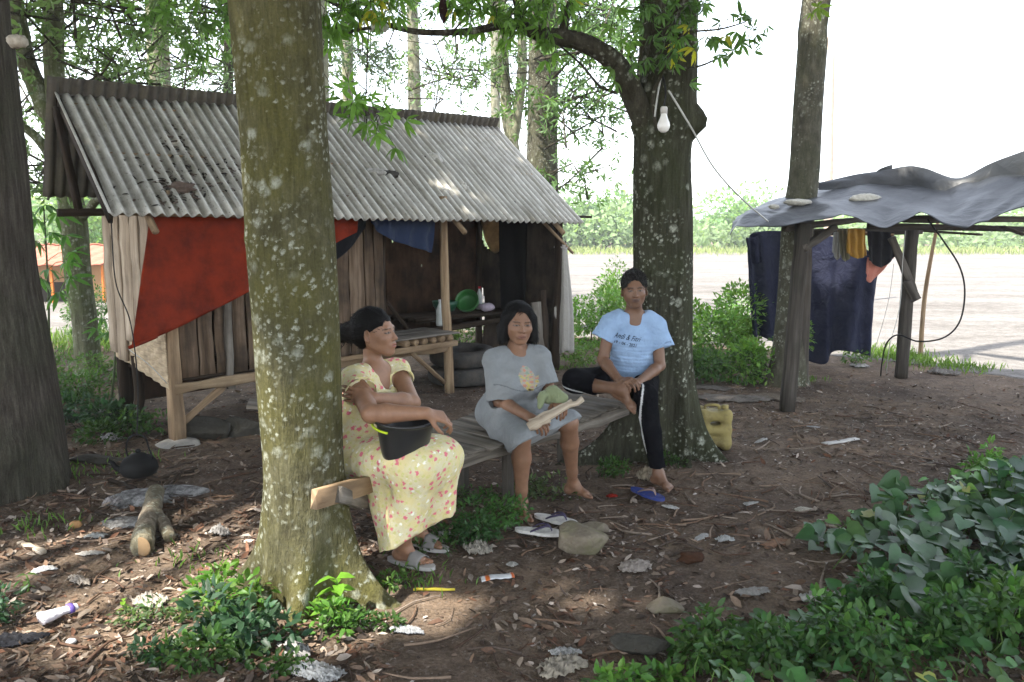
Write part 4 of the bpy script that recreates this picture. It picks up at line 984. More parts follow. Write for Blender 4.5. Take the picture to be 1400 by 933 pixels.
# body parts ------------------------------------------------------------------
def add_head(s, c, F, k=1.0, wide=1.0, male=False):
    """c: between the eyes' level and the skull's middle; F: frame(right, forward, up)"""
    P = lambda x, y, z: c + F @ (V3(x*wide, y, z)*k)
    E = lambda x, y, z, a, b, d, kk=.015, sub=False, Rr=None: s.ell(P(x, y, z), (a*k*wide, b*k, d*k), F if Rr is None else F @ Rr, kk, sub)
    E(0, -.014, .032, .0745, .094, .086); E(0, .018, -.018, .066, .072, .080, .03)
    E(0, .045, -.052, .047, .044, .048, .03); E(0, .070, -.096, .022, .021, .017, .022)
    for sx_ in (-1, 1):
        s.cap(P(sx_*(.050 if male else .051), -.002, -.045), P(sx_*.020, .062, -.094), .016*k, .012*k, .03)
        E(sx_*.043, .060, -.026, .021, .020, .018, .022)
    bt = .0105 if male else .0085; s.cap(P(-.036, .080, .021), P(.036, .080, .021), bt*k, bt*k, .014)
    for sx_ in (-1, 1): E(sx_*.032, .1005 if not male else .0985, .001, .0165, .0135, .0115, .010, True)
    for sx_ in (-1, 1): E(sx_*.031, .0755, .001, .0145, .0135, .0125, .004)
    nb = .010 if male else .009
    s.cap(P(0, .086, .008), P(0, .1085, -.031), .0065*k, .0098*k, .008)
    for sx_ in (-1, 1): E(sx_*.0125, .0945, -.0345, nb, .010, .0075, .007)
    E(0, .085, -.064, .027, .016, .018, .012)
    E(0, .0975, -.0585, .019, .0075, .0050, .004); E(0, .0965, -.0705, .0165, .0075, .0062, .004)
    s.cap(P(-.021, .1005, -.0645), P(.021, .1005, -.0645), .0022*k, .0022*k, .004, True)
    for sx_ in (-1, 1):
        Rr = np.array(Matrix.Rotation(sx_*-.35, 3, 'Z'))
        E(sx_*(.082 if male else .079), -.006, -.010, .0075, .020, .033, .006, False, Rr); E(sx_*(.088 if male else .085), .0, -.006, .006, .011, .020, .005, True, Rr)
    return P
def head_cols(V, c, F, k, wide, base, lip, brow, male=False):
    """paint of the face: lips, brows, eye whites, irises, lashes, mouth and nostril shade"""
    q = ((V - c) @ F)/k; q[:, 0] /= wide; C = np.tile(np.asarray(base), (len(V), 1)).astype(float)
    near = (np.abs(q) < .16).all(1) & (q[:, 1] > .03); x, y, z = q[:, 0], q[:, 1], q[:, 2]; ax_ = np.abs(x)
    def put(m, col, f=1.0): C[m & near] = C[m & near]*(1-f) + np.asarray(col)*f
    put(((x/.024)**2 + ((z+.0645)/.011)**2 < 1) & (y > .08), lip, .75)
    put((ax_ < .021) & (np.abs(z+.0645) < .0017) & (y > .085), np.asarray(lip)*.35)  # dark line paints the shade between the lips
    bz_ = .0205 - .18*(ax_-.032)**2*60
    put((ax_ > .013) & (ax_ < .051) & (np.abs(z - bz_) < (.0042 if male else .003)), brow, .8)
    e = ((ax_-.031)/.0140)**2 + ((z-.0005)/.0036)**2
    put((e < 1.9) & (y > .05), (.030, .016, .012), .8)
    put((e < 1) & (y > .05), (.15, .12, .105)); put(((ax_-.031)**2 + (z-.001)**2 < .0060**2) & (e < 1.6) & (y > .05), (.012, .008, .006))
    for sx_ in (-1, 1): put(((x-sx_*.009)**2 + ((z+.042))**2 < .0032**2) & (y > .09), (.05, .02, .015), .8)  # nostril shade painted as two dark spots
    return C
def add_arm(s, sh, el, wr, ru=.046, rf=.037, rw=.025):
    s.cap(sh, el, ru, rf*.97, .02); m = el*.72 + wr*.28; s.chain([el, m, wr], [rf*.92, rf*1.02, rw], .015)
def add_hand(s, wr, d, n, side, curl=(.5, .6, .7), size=1.0, spread=.10, thumb=.5, tcurl=.4):
    """d: towards the knuckles, n: out of the back of the hand, side: towards the thumb"""
    d = nz(d); n = nz(n - d*np.dot(n, d)); sd = np.cross(d, n); sd = sd*np.sign(np.dot(sd, side)) if abs(np.dot(sd, side)) > 1e-6 else sd
    z = size
    k0 = [wr + d*.088*z*f + sd*o*z + n*.003 for f, o in ((.98, .029), (1.02, .010), (.98, -.009), (.91, -.027))]
    for i, kk in enumerate(k0): s.cap(wr + d*.012*z + sd*(.014 - .009*i)*z, kk, .0135*z, .0118*z, .016, flat=(n, 1.15))
    for i, (kk, L, r) in enumerate(zip(k0, (.92, 1.04, .98, .78), (.0090, .0093, .0087, .0077))):
        a = 0; p = kk; sp_ = (1.5 - i)*spread; base = nz(d + sd*sp_)
        for j, (ln, c_) in enumerate(zip((.045, .027, .022), curl if np.ndim(curl[0]) == 0 else curl[i])):
            a += c_; dv = base*math.cos(a) - n*math.sin(a); q = p + dv*ln*L*z
            s.cap(p, q, r*z*(1 - .07*j), r*z*(.95 - .08*j), .003); p = q
    p = wr + d*.022*z + sd*.020*z - n*.006*z; t = nz(d*.55 + sd*thumb*1.3 - n*.35)
    for j, (ln, r0, r1) in enumerate(((.042, .0145, .0115), (.032, .0108, .0098), (.025, .0098, .0078))):
        q = p + t*ln*z; s.cap(p, q, r0*z, r1*z, .008 if j == 0 else .003); p = q; t = nz(t + d*tcurl*.8 - sd*tcurl*.6 - n*tcurl*.3)
def add_leg(s, hip, kn, an, rt=.082, rk=.052, rc=.050, ra=.034, bend=None):
    s.cap(hip, kn, rt, rk*1.02, .03); d = nz(an - kn); b = bend if bend is not None else V3(0, 1, 0)
    m = kn*.68 + an*.32 + nz(b)*.012; s.chain([kn, m, kn*.2 + an*.8, an], [rk, rc*1.04, ra*1.03, ra*.93], .02)
def add_foot(s, an, f, u, size=1.0, out=1, h=.072, toe_up=0):
    """an: ankle joint; f: towards the toes; u: away from the sole; out: +1/-1 side of the big toe"""
    f = nz(f); u = nz(u - f*np.dot(u, f)); sd = np.cross(f, u)*out; z = size
    O = an - u*h*z
    s.cap(an, O + u*.034*z - f*.022*z, .033*z, .030*z, .02); s.ell(O + u*.026*z - f*.032*z, V3(.029, .032, .026)*z, frame(f, u), .02)
    s.cap(an + f*.01, O + u*.030*z + f*.065*z, .030*z, .023*z, .025); s.cap(O - f*.02*z + u*.018*z, O + f*.095*z + u*.017*z, .024*z, .020*z, .02, flat=(u, 1.15))
    s.cap(O + f*.098*z + sd*.020*z + u*.018*z, O + f*.088*z - sd*.026*z + u*.014*z, .0185*z, .0150*z, .02)
    for i, (o, l, r) in enumerate(((.026, .050, .0125), (.010, .047, .0090), (-.004, .041, .0085), (-.017, .034, .0080), (-.029, .027, .0075))):
        b = O + f*(.105 - .006*i)*z + sd*o*z + u*.014*z; e = b + f*l*.85*z + u*(-.003 + toe_up*.01)*z + sd*(.002 - .002*i)*z; s.cap(b, e, r*1.0*z, r*.92*z, .004)
M_skin = None
def mat_skin():
    t = NT('skin'); c = t.attr('Col').outputs['Color']; co = t.coord()
    c = t.mix(.30, c, t.ramp(t.noise(co, 28, 4, .6), [(.3, .32), (.7, .68)]), 'OVERLAY')
    b = t.bump(t.noise(co, 260, 3), .22, .0012); b = t.bump(t.noise(co, 60, 3), .2, .003, b)
    t.fin(c, .52, b, .4); t.b.inputs['Subsurface Weight'].default_value = .12; t.b.inputs['Subsurface Radius'].default_value = (.012, .005, .003); t.b.inputs['Subsurface Scale'].default_value = .6
    return t.m
def mat_hair(name, col, grey=0.0):
    t = NT(name); g = t.attr('g').outputs['Vector']; n = t.noise(t.scale(g, (90, 90, 8)), 3, 3, .6)
    c = t.mix(t.ramp(n, [(.45, 0.0), (.75, .6)]), col, (.018, .016, .015) if not grey else (.10, .095, .09))
    return t.fin(c, .55, t.bump(n, .8, .004), .25)
M_skin = mat_skin()
SK = V3(.205, .108, .064)
def fold_noise(amp, fx, seed, amp2=0, f2=None):
    def f(x, y, z):
        v = amp*wob(x*fx[0], y*fx[1], z*fx[2], seed, 5)
        if amp2: v = v + amp2*np.abs(wob(x*f2[0], y*f2[1], z*f2[2], seed+1, 5))
        return v
    return f
def recol(o, fn):
    me = o.data; n = len(me.vertices); V = np.empty(n*3, np.float32); me.vertices.foreach_get('co', V); V = V.reshape(-1, 3) + np.array(o.matrix_basis.translation)
# =========================== woman in the yellow flowered dress ===========================
def J(px, py, Y): return at(px, py, Y)
hc = J(513, 455, 3.74); FH = frame((.93, -.36, .03), (.0, .0, 1)); FH = frame((.955, -.29, .07), (-.03, 0.0, 1))
shR, shL = J(484, 518, 3.62), J(543, 506, 3.86)
elR, wrR = J(507, 566, 3.36), J(583, 565, 3.31); elL, wrL = J(563, 551, 3.62), J(512, 545, 3.47)
pel = V3(-.735, 3.70, .53); right = nz(V3(-.66, -.75, 0)); fw = V3(.75, -.66, 0)
hipR, hipL = pel + right*.09, pel - right*.09
knR, knL = J(572, 638, 3.36), J(603, 624, 3.50)
anR, anL = V3(-.515, 3.60, .10), V3(-.47, 3.80, .10)
neck = J(511, 505, 3.76); chest = J(508, 545, 3.74)
s = Solid(); P = add_head(s, hc, FH, .97)
s.cap(P(0, -.028, -.04), neck - V3(0, 0, .01), .038, .048, .02)
s.cap(shR*.8+neck*.2, shL*.8+neck*.2, .045, .045, .05); s.ell(chest, (.13, .10, .15), frame(fw, (0, 0, 1)), .05); s.ell(pel+V3(0, 0, .12), (.13, .11, .14), frame(fw, (0, 0, 1)), .06)
add_arm(s, shR, elR, wrR, .047, .042, .027); add_arm(s, shL, elL, wrL, .045, .041, .027)
add_hand(s, wrR, J(612, 573, 3.35)-wrR, V3(0, -.5, .85), V3(0, -1, -.3), ((.35, .6, .5), (.45, .7, .6), (.5, .8, .6), (.55, .85, .6)), .93, .05, .35, .5)
add_hand(s, wrL, J(486, 541, 3.47)-wrL, V3(.1, -1, .15), V3(0, .05, 1), ((.15, .35, .3),)*4, .93, .05, .5, .2)
add_leg(s, hipR, knR, anR, .075); add_leg(s, hipL, knL, anL, .075)
add_foot(s, anR, (.82, -.45, 0), (0, 0, 1), .95, -1); add_foot(s, anL, (.85, -.35, 0), (0, 0, 1), .95, 1)
V, Q = skin(s, .0036, 1)
C = head_cols(V, hc, FH, .97, 1, SK*1.18, (.27, .095, .07), (.02, .014, .012))
womanA = link('person', V, [Q], M_skin, None, C, label='woman in a yellow flowered dress sitting beside the nearest tree, looking right', cat='person')
# hair: drawn back into a loose bun
s = Solid(); E = lambda x, y, z, a, b, d, k=.015, sub=False: s.ell(hc + FH @ (V3(x, y, z)*.97), (a, b, d), FH, k, sub)
E(0, -.020, .038, .080, .098, .088); E(0, -.055, -.01, .068, .060, .070, .03); E(-.0, -.125, .005, .056, .056, .052, .02); E(.012, -.168, .002, .046, .040, .046, .015); E(-.01, -.128, .028, .036, .034, .026, .015)
E(0, .096, -.034, .062, .052, .084, .012, True); E(.092, .045, -.062, .050, .060, .072, .010, True); E(-.092, .045, -.062, .050, .060, .072, .010, True); E(0, -.02, -.125, .09, .08, .05, .01, True)
V, Q = skin(s, .0038, 1, noise=fold_noise(.003, (60, 60, 60), 5))
q = (V-hc) @ FH; ang = np.arctan2(q[:, 2]-.02, q[:, 0]); g = np.stack([np.cos(ang)*.3, np.sin(ang)*.3, q[:, 1]], 1)
M_hair = mat_hair('black_hair', (.006, .0055, .0055))
_h = link('hair', V, [Q], M_hair, womanA, None, g); strands(V, Q, hc, FH, .97, lambda q: np.stack([-q[:, 0]*2, -np.ones(len(q)), .25 - q[:, 2]*2], 1), M_hair, _h, 2600, .030, .0028, .10, 1)
def wisps(c, F, k, spec, mat, parent):
    mb = MB()
    for (x, y, z, dx, dy, dz) in spec:
        a = c + F @ (V3(x, y, z)*k); b = c + F @ (V3(x+dx, y+dy, z+dz)*k); m = (a+b)/2 + rng.normal(0, .006, 3); mb.tube([a, m, b], [.0022, .0016, .0008], 4, 6)
    mb.build('loose_strands', mat, parent)
wisps(hc, FH, .97, [(rng.uniform(-.05, .05), -.15+rng.uniform(-.02, .02), rng.uniform(-.05, .04), rng.uniform(-.04, .04), -rng.uniform(.0, .03), rng.uniform(-.05, .02)) for _ in range(26)], M_hair, womanA)
# dress
s = Solid(); Ff = frame(fw, (0, 0, 1)); tl = J(0, 0, 1)*0
s.ell(chest + V3(0, 0, .01), (.145, .115, .16), Ff, .05); s.ell((chest+pel)/2 + V3(-.01, 0, .03), (.125, .115, .16), Ff, .05); s.ell(pel + V3(0, 0, .05), (.175, .155, .15), Ff, .07)
s.cap(neck + V3(0, 0, -.045) + right*.09, neck + V3(0, 0, -.045) - right*.09, .050, .050, .04)
s.cap(neck*.35+shR*.65, shR, .057, .064, .04); s.cap(neck*.35+shL*.65, shL, .057, .060, .04)
s.sleeve(shR, shR*.55+elR*.45, .060, .078, .03); s.sleeve(shL, shL*.66+elL*.34, .056, .064, .03)
s.ell(chest + Ff @ V3(.06, .085, .0), (.06, .05, .06), Ff, .04); s.ell(chest + Ff @ V3(-.06, .085, .0), (.06, .05, .06), Ff, .04)
s.cap(hipR, knR, .118, .092, .05); s.cap(hipL, knL, .118, .092, .05); mk = (knR+knL)/2; mh = (hipR+hipL)/2
s.cap(mh + V3(0, 0, .02), mk + V3(0, 0, .00), .12, .088, .04)
hmA, hmB, hmC = J(548, 745, 3.42), J(598, 726, 3.52), J(572, 735, 3.62)
s.cap(knR, hmA - V3(0, 0, .06), .088, .085, .05); s.cap(knL, hmB - V3(0, 0, .05), .085, .085, .05); s.cap(mk, hmC - V3(0, 0, .06), .09, .10, .06); s.cap((knR+hipR)/2 - V3(0, 0, .04), hmA + V3(-.02, .06, -.02), .08, .085, .06)
s.p_cut = None
hemn = nz(np.cross(J(618, 708, 3.55)-J(536, 752, 3.40), V3(.45, .9, 0))); hemn = hemn if hemn[2] < 0 else -hemn
s.plane(J(560, 736, 3.45), hemn)
s.ell(neck + Ff @ V3(0, .035, .015), (.062, .070, .052), Ff, .006, True); s.ell(neck + Ff @ V3(0, .085, -.035), (.030, .05, .05), Ff, .012, True)
s.plane(shR*.60+elR*.40, elR-shR, .003) if False else None
s.opening(shR, shR*.55+elR*.45, 0, .078); s.opening(shL, shL*.66+elL*.34, 0, .064)
def cut_ok(x, y, z): return (z - .50)      # hollow only under the knees
hem0 = J(560, 739, 3.45)
V, Q = skin(s, .0044, 1, noise=lambda x, y, z: .008*wob(x*16, y*16, z*4, 41, 5)*np.clip((1.0-z)/.3, .4, 1) + .010*np.abs(wob(x*30+z*4, y*30, z*6, 42, 5))*np.clip((.62-z)/.15, .3, 1) + .007*np.abs(wob(x*12+z*22, y*12, z*36, 43))*np.exp(-((z-.76)/.12)**2)*np.clip((.15-np.abs(x-chest[0]))/.03, 0, 1), shell=(.010, cut_ok))
t = NT('yellow_flower_print'); co = t.coord()
wv = t.n.new('ShaderNodeVectorMath'); wv.operation = 'MULTIPLY_ADD'; t.l.new(t.noise(co, 85, 3, .7), wv.inputs[0]); wv.inputs[1].default_value = (.030,)*3; t.l.new(co, wv.inputs[2])
v1 = t.voro(wv.outputs[0], 34); cl = t.voro(wv.outputs[0], 34, out=1); v2 = t.voro(wv.outputs[0], 44)
sep = t.n.new('ShaderNodeSeparateColor'); t.l.new(cl, sep.inputs[0])
base = t.mix(t.ramp(t.noise(co, 16, 3), [(.4, 0.0), (.6, .8)]), (.62, .53, .27), (.60, .55, .38))
base = t.mix(t.math('MULTIPLY', t.ramp(v2, [(.25, 1.0), (.36, 0.0)]), .6), base, (.50, .50, .14))
pk = t.math('MULTIPLY', t.ramp(v1, [(.30, 1.0), (.42, 0.0)]), t.math('GREATER_THAN', sep.outputs[0], .5))
wh = t.math('MULTIPLY', t.ramp(v1, [(.22, 1.0), (.32, 0.0)]), t.math('LESS_THAN', sep.outputs[0], .22))
base = t.mix(pk, base, (.62, .16, .20)); base = t.mix(wh, base, (.78, .76, .66))
M_dress = t.fin(base, .85, t.bump(t.noise(t.scale(co, (1, 1, .4)), 34, 4, .6, .8), .7, .010, t.bump(t.noise(co, 16, 4, .6, .5), .7, .016)), .15, Sheen_Weight=.05)
link('dress', V, [Q], M_dress, womanA)
def sandal(an, f, mat, strapmat, parent, size=.95, out=1, h=.072, sole=.016, single=False):
    f = nz(f); u = V3(0, 0, 1); sd = nz(np.cross(f, u))*out; O = an - u*h*size; n = 40; mb = MB()
    a = np.linspace(0, 2*math.pi, n, endpoint=False); xx = np.cos(a)*.138*size + .045*size; w_ = np.where(np.cos(a) > 0, .047, .037)*size*np.sign(np.sin(a))*np.abs(np.sin(a))**.8
    ring = O + xx[:, None]*f + (w_ + .004*np.cos(a))[:, None]*sd
    top = ring + u*.001; bot = ring - u*sole; ctr = np.array([O + f*.045*size + u*.001, O + f*.045*size - u*sole])
    j = np.arange(n); k = (j+1) % n; mb.add(np.vstack([top, bot, ctr]), [np.stack([j, k, k+n, j+n], 1), np.r_[np.stack([j, k, np.full(n, 2*n)], 1), np.stack([k+n, j+n, np.full(n, 2*n+1)], 1)]])
    o = mb.build('sandal' if parent is not None else 'flip_flop', mat, parent, sharp=40, origin=None)
    return O, f, sd, u, o
M_sole = mat_plain('grey_sole', (.38, .36, .34), .7); M_strap = mat_plain('dark_strap', (.02, .019, .022), .6)
for (an_, ff, oo) in ((anR, (.82, -.45, 0), -1), (anL, (.85, -.35, 0), 1)):
    O, f_, sd_, u_, so_ = sandal(an_, ff, M_sole, M_strap, womanA, out=oo)
    MB().grid(np.array([[O + f_*(.055 + .06*v_) + sd_*.052*math.cos(b_)*.98 + u_*(.052*math.sin(b_)*(1.05-.35*v_) + .004) for b_ in np.linspace(0, math.pi, 18)] for v_ in np.linspace(0, 1, 6)]), (1, 1, 1), .003).build('strap', mat_plain('grey_strap', (.20, .19, .18), .6), so_)

# =========================== woman in the grey dress ===========================
hc = J(709, 442, 4.44); FH = frame((.22, -.97, -.05), (.04, 0, 1))
shR, shL = J(674, 492, 4.40), J(738, 486, 4.46); neck = J(706, 480, 4.46)
elR, wrR = J(684, 549, 4.38), J(723, 570, 4.18); elL, wrL = J(750, 532, 4.42), J(760, 549, 4.22)
fw = nz(V3(.32, -.95, 0)); right = nz(np.cross(fw, (0, 0, 1))); pel = V3(-.06, 4.50, .54)
hipR, hipL = pel + right*.075 + V3(.02, 0, -.02), pel - right*.09 + V3(0, 0, -.02)
knR, knL = J(713, 598, 4.14), J(778, 578, 4.32); anR, anL = V3(.055, 4.27, .085), V3(.355, 4.62, .085)
anR = J(713, 684, 4.24); anL = J(783, 652, 4.58); anR[2] = .085; anL[2] = .085
chest = J(706, 520, 4.44)
s = Solid(); P = add_head(s, hc, FH, .97, 1.03)
s.cap(P(0, -.02, -.05), neck, .044, .050, .02); s.cap(shR*.8+neck*.2, shL*.8+neck*.2, .045, .045, .05)
s.ell(chest, (.13, .10, .15), frame(fw, (0, 0, 1)), .05); s.ell(pel+V3(.02, 0, .1), (.11, .09, .12), frame(fw, (0, 0, 1)), .05)
add_arm(s, shR, elR, wrR, .045, .036, .025); add_arm(s, shL, elL, wrL, .045, .036, .025)
add_hand(s, wrR, J(733, 577, 4.13)-wrR, V3(-.2, -.35, .9), V3(.5, .5, .4), ((.5, .8, .6), (.55, .85, .6), (.6, .9, .6), (.65, .9, .6)), .95, .04, .5, .4)
add_hand(s, wrL, J(767, 556, 4.13)-wrL, V3(.1, -.45, .85), V3(-.9, -.1, -.1), ((.5, .75, .6), (.55, .85, .6), (.6, .9, .6), (.65, .9, .6)), .95, .04, .5, .4)
add_leg(s, hipR, knR, anR, .070, .049, .050, .031, V3(0, 1, 0)); add_leg(s, hipL, knL, anL, .070, .049, .050, .031, V3(-.3, 1, 0))
add_foot(s, anR, (.22, -1, 0), (0, 0, 1), .93, -1); add_foot(s, anL, (.85, -.52, 0), (0, 0, 1), .93, 1)
V, Q = skin(s, .0038, 1)
C = head_cols(V, hc, FH, .97, 1.03, SK*.98, (.165, .068, .05), (.02, .014, .012))
womanB = link('person', V, [Q], M_skin, None, C, label='barefoot woman in a short grey dress with bobbed hair, holding wood', cat='person')
s = Solid(); E = lambda x, y, z, a, b, d, k=.015, sub=False: s.ell(hc + FH @ (V3(x, y, z)*.97), (a, b, d), FH, k, sub)
E(0, -.016, .038, .084, .098, .090); E(0, -.05, -.03, .082, .062, .085, .03)
for sg in (-1, 1): s.cap(hc + FH @ V3(sg*.078, .0, .03), hc + FH @ V3(sg*.088, .005, -.085), .026, .030, .03)
s.cap(hc + FH @ V3(-.06, -.06, -.05), hc + FH @ V3(.06, -.06, -.05), .05, .05, .04)
E(.004, .092, -.024, .061, .060, .098, .014, True); E(.02, .10, .045, .012, .05, .035, .02, True); E(0, .03, -.12, .058, .06, .06, .01, True); s.plane(hc + FH @ V3(0, 0, -.112), FH[:, 2]*-1, .012)
V, Q = skin(s, .0040, 1, noise=fold_noise(.0028, (50, 50, 14), 6))
q = (V-hc) @ FH; g = np.stack([q[:, 0], q[:, 1], q[:, 2]], 1)
M_hb = mat_hair('black_grey_hair', (.008, .0075, .0075)); _h = link('hair', V, [Q], M_hb, womanB, None, g); strands(V, Q, hc, FH, .97, lambda q: np.stack([np.sign(q[:, 0]+.01)*np.clip(q[:, 2], 0, 1)*9, -.25*np.ones(len(q)), -np.ones(len(q))], 1), M_hb, _h, 3000, .036, .003, .09, 2)
s = Solid(); Ff = frame(fw, (0, 0, 1))
s.ell(chest + V3(0, 0, .005), (.140, .112, .165), Ff, .05); s.ell((chest+pel)/2 + V3(.01, 0, .03), (.130, .118, .15), Ff, .05); s.ell(pel + V3(.03, 0, .03), (.145, .13, .11), Ff, .05)
s.cap(neck - V3(0, 0, .045) + right*.08, neck - V3(0, 0, .045) - right*.08, .052, .052, .04)
s.cap(neck*.4+shR*.6, shR, .056, .062, .04); s.cap(neck*.4+shL*.6, shL, .056, .062, .04)
s.sleeve(shR, shR*.08+elR*.92, .058, .076, .025); s.sleeve(shL, shL*.12+elL*.88, .058, .066, .025)
s.ell(chest + Ff @ V3(.06, .08, -.03), (.065, .05, .06), Ff, .04); s.ell(chest + Ff @ V3(-.06, .08, -.03), (.065, .05, .06), Ff, .04)
kR2, kL2 = knR*.97+anR*.03, knL*.97+anL*.03
s.cap(hipR+V3(.0,0,.02), kR2, .102, .084, .05); s.cap(hipL+V3(.02,0,0), kL2, .098, .080, .05); s.cap((hipR+hipL)/2 + V3(0, 0, .02), (kR2+kL2)/2, .115, .080, .05)
s.cap((hipR+kR2)/2 - V3(0, 0, .03), (kR2+kL2)/2*.4+kR2*.6 - V3(0, 0, .03), .09, .06, .05); s.cap(kR2, kR2+V3(0, 0, -.05), .085, .078, .03); s.cap(kL2, kL2+V3(0, 0, -.03), .078, .07, .03); s.cap(kR2, kL2, .075, .065, .04)
s.ell(neck + Ff @ V3(0, .02, .034), (.058, .066, .046), Ff, .006, True)
s.opening(shR, shR*.08+elR*.92, 0, .076); s.opening(shL, shL*.12+elL*.88, 0, .066)
pa, pb = J(704, 613, 4.10), J(790, 573, 4.30)
hemn = nz(np.cross(pb-pa, V3(.3, .95, -.25))); hemn = hemn if hemn[2] < 0 else -hemn; s.plane((pa+pb)/2, hemn, .004)
hp = (pa+pb)/2
V, Q = skin(s, .0042, 1, noise=lambda x, y, z: .0055*wob(x*13, y*13, z*8, 51) + .010*np.abs(wob(x*9-z*16, y*9, z*32, 52))*np.exp(-((z-.72)/.10)**2)*np.clip((.14-np.abs(x-chest[0]))/.03, 0, 1) + .004*np.abs(wob(x*22, y*22, z*22, 53)),
            shell=(.010, lambda x, y, z: -((x-hp[0])*hemn[0]+(y-hp[1])*hemn[1]+(z-hp[2])*hemn[2]) - .05))
C = np.tile((.20, .212, .22), (len(V), 1)).astype(float)
pc = J(726, 516, 4.33); q = (V - pc) @ Ff; front = q[:, 1] > -.04; e = (q[:, 0]/.060)**2 + (q[:, 2]/.076)**2 + .3*wob(q[:, 0]*70, q[:, 2]*70, 0, 54); m_ = front & (e < 1)
pn = wob(q[:, 0]*75, q[:, 2]*75, 0, 55); C[m_] = (.30, .28, .24); C[m_ & (pn > .3)] = (.42, .20, .14); C[m_ & (pn < -.1) & (q[:, 2] < .01)] = (.42, .34, .12); C[m_ & (pn < -.35) & (q[:, 2] > -.02)] = (.20, .27, .20); C[m_ & (pn < -.45) & (q[:, 2] < -.03)] = (.08, .05, .03)
wl_ = np.abs((V[:, 2] - (pel[2]+.175)) + .02*np.sin(V[:, 0]*20)) < .003; C[wl_ & (np.abs(q[:, 0]) < .2)] *= .6
link('dress', V, [Q], mat_cloth('grey_dress_cloth', None, 500, fold=16, dirt=.18), womanB, C)
# =========================== man in the blue shirt ===========================
hc = J(867, 397, 4.99); FH = frame((-.06, -1.0, .02), (-.05, 0, 1))
shR, shL = J(836, 440, 5.03), J(897, 444, 5.06); neck = J(867, 427, 5.06)
elR, wrR = J(824, 492, 5.00), J(846, 520, 4.80); elL, wrL = J(902, 500, 5.00), J(873, 523, 4.80)
fw = nz(V3(-.08, -1, 0)); right = nz(np.cross(fw, (0, 0, 1))); pel = J(864, 520, 5.14); chest = J(865, 468, 5.07)
hipR, hipL = pel + right*.085, pel - right*.085
knR = J(786, 521, 4.90); anR = J(850, 533, 4.74); knL = J(883, 542, 4.74); anL = J(900, 643, 4.77); anL[2] = .085
s = Solid(); P = add_head(s, hc, FH, .96, .98, True)
s.cap(P(0, -.02, -.05), neck, .048, .052, .02); s.cap(shR*.8+neck*.2, shL*.8+neck*.2, .045, .045, .05)
s.ell(neck + V3(0, .01, -.05), (.10, .055, .05), frame(fw, (0, 0, 1)), .04)
s.ell(chest, (.13, .095, .15), frame(fw, (0, 0, 1)), .05); s.ell(pel+V3(0, 0, .1), (.12, .10, .13), frame(fw, (0, 0, 1)), .06)
add_arm(s, shR, elR, wrR, .043, .036, .026); add_arm(s, shL, elL, wrL, .043, .036, .026)
add_hand(s, wrR, J(866, 522, 4.70)-wrR, V3(-.2, -.3, .9), V3(0, -.2, 1), ((.4, .7, .5), (.45, .75, .5), (.5, .8, .5), (.6, .8, .5)), .97, .05, .5, .4)
add_hand(s, wrL, J(851, 526, 4.70)-wrL, V3(.3, -.6, .7), V3(0, -.2, 1), ((.3, .6, .5), (.35, .6, .5), (.4, .7, .5), (.5, .7, .5)), .97, .05, .5, .4)
add_leg(s, hipR, knR, anR, .07, .050, .045, .032, V3(0, .5, -1)); add_leg(s, hipL, knL, anL, .07, .050, .046, .032, V3(0, 1, 0))
add_foot(s, anR, J(871, 549, 4.66)-anR, V3(.3, .3, 1) if False else V3(.55, -.75, .35), 1.0, 1, toe_up=0)
add_foot(s, anL, (.42, -.9, 0), (0, 0, 1), 1.0, 1)
V, Q = skin(s, .0040, 1)
C = head_cols(V, hc, FH, .96, .98, SK*.80, (.105, .05, .038), (.015, .011, .01), True)
q = (V-hc) @ FH; st_ = (q[:, 1] > .03) & (np.abs(q[:, 0]) < .05) & (q[:, 2] < -.045) & (q[:, 2] > -.115) & (np.abs(q[:, 0]) + 0*q[:, 2] > -1); C[st_] *= .80; mu = (q[:, 1] > .07) & (np.abs(q[:, 0]) < .026) & (np.abs(q[:, 2]+.0515) < .005); C[mu] *= .55
man = link('person', V, [Q], M_skin, None, C, label='man in a light blue printed T-shirt sitting cross-legged against a tree', cat='person')
s = Solid(); E = lambda x, y, z, a, b, d, k=.012, sub=False: s.ell(hc + FH @ (V3(x, y, z)*.96), (a, b, d), FH, k, sub)
E(0, -.016, .045, .079, .099, .090); E(0, -.055, .0, .070, .055, .06, .02); E(0, .050, .108, .048, .036, .022, .02)
E(0, .096, -.020, .068, .060, .092, .008, True); E(.092, .034, -.060, .046, .052, .076, .008, True); E(-.092, .034, -.060, .046, .052, .076, .008, True); E(0, -.03, -.11, .1, .1, .07, .01, True)
V, Q = skin(s, .0036, 1, noise=fold_noise(.007, (150, 150, 120), 8)); q = (V-hc) @ FH
M_hm = mat_hair('short_greying_hair', (.008, .0075, .0075), 1); _h = link('hair', V, [Q], M_hm, man, None, q); strands(V, Q, hc, FH, .96, lambda q: np.stack([q[:, 0]*6, .6*np.ones(len(q)), .3 - (q[:, 2] < .06)*1.2], 1), M_hm, _h, 2600, .014, .0026, .55, 3)
s = Solid(); Ff = frame(fw, (0, 0, 1)); st0 = J(838, 455, 5.04); 
s.ell(chest + V3(0, 0, .0), (.150, .108, .165), Ff, .05); s.ell((chest+pel)/2, (.145, .118, .16), Ff, .06); s.ell(pel + V3(0, 0, .055), (.148, .13, .11), Ff, .06)
s.cap(neck - V3(0, 0, .045) + right*.09, neck - V3(0, 0, .045) - right*.09, .052, .052, .04)
s.cap(neck*.4+shR*.6, shR, .056, .062, .04); s.cap(neck*.4+shL*.6, shL, .056, .062, .04)
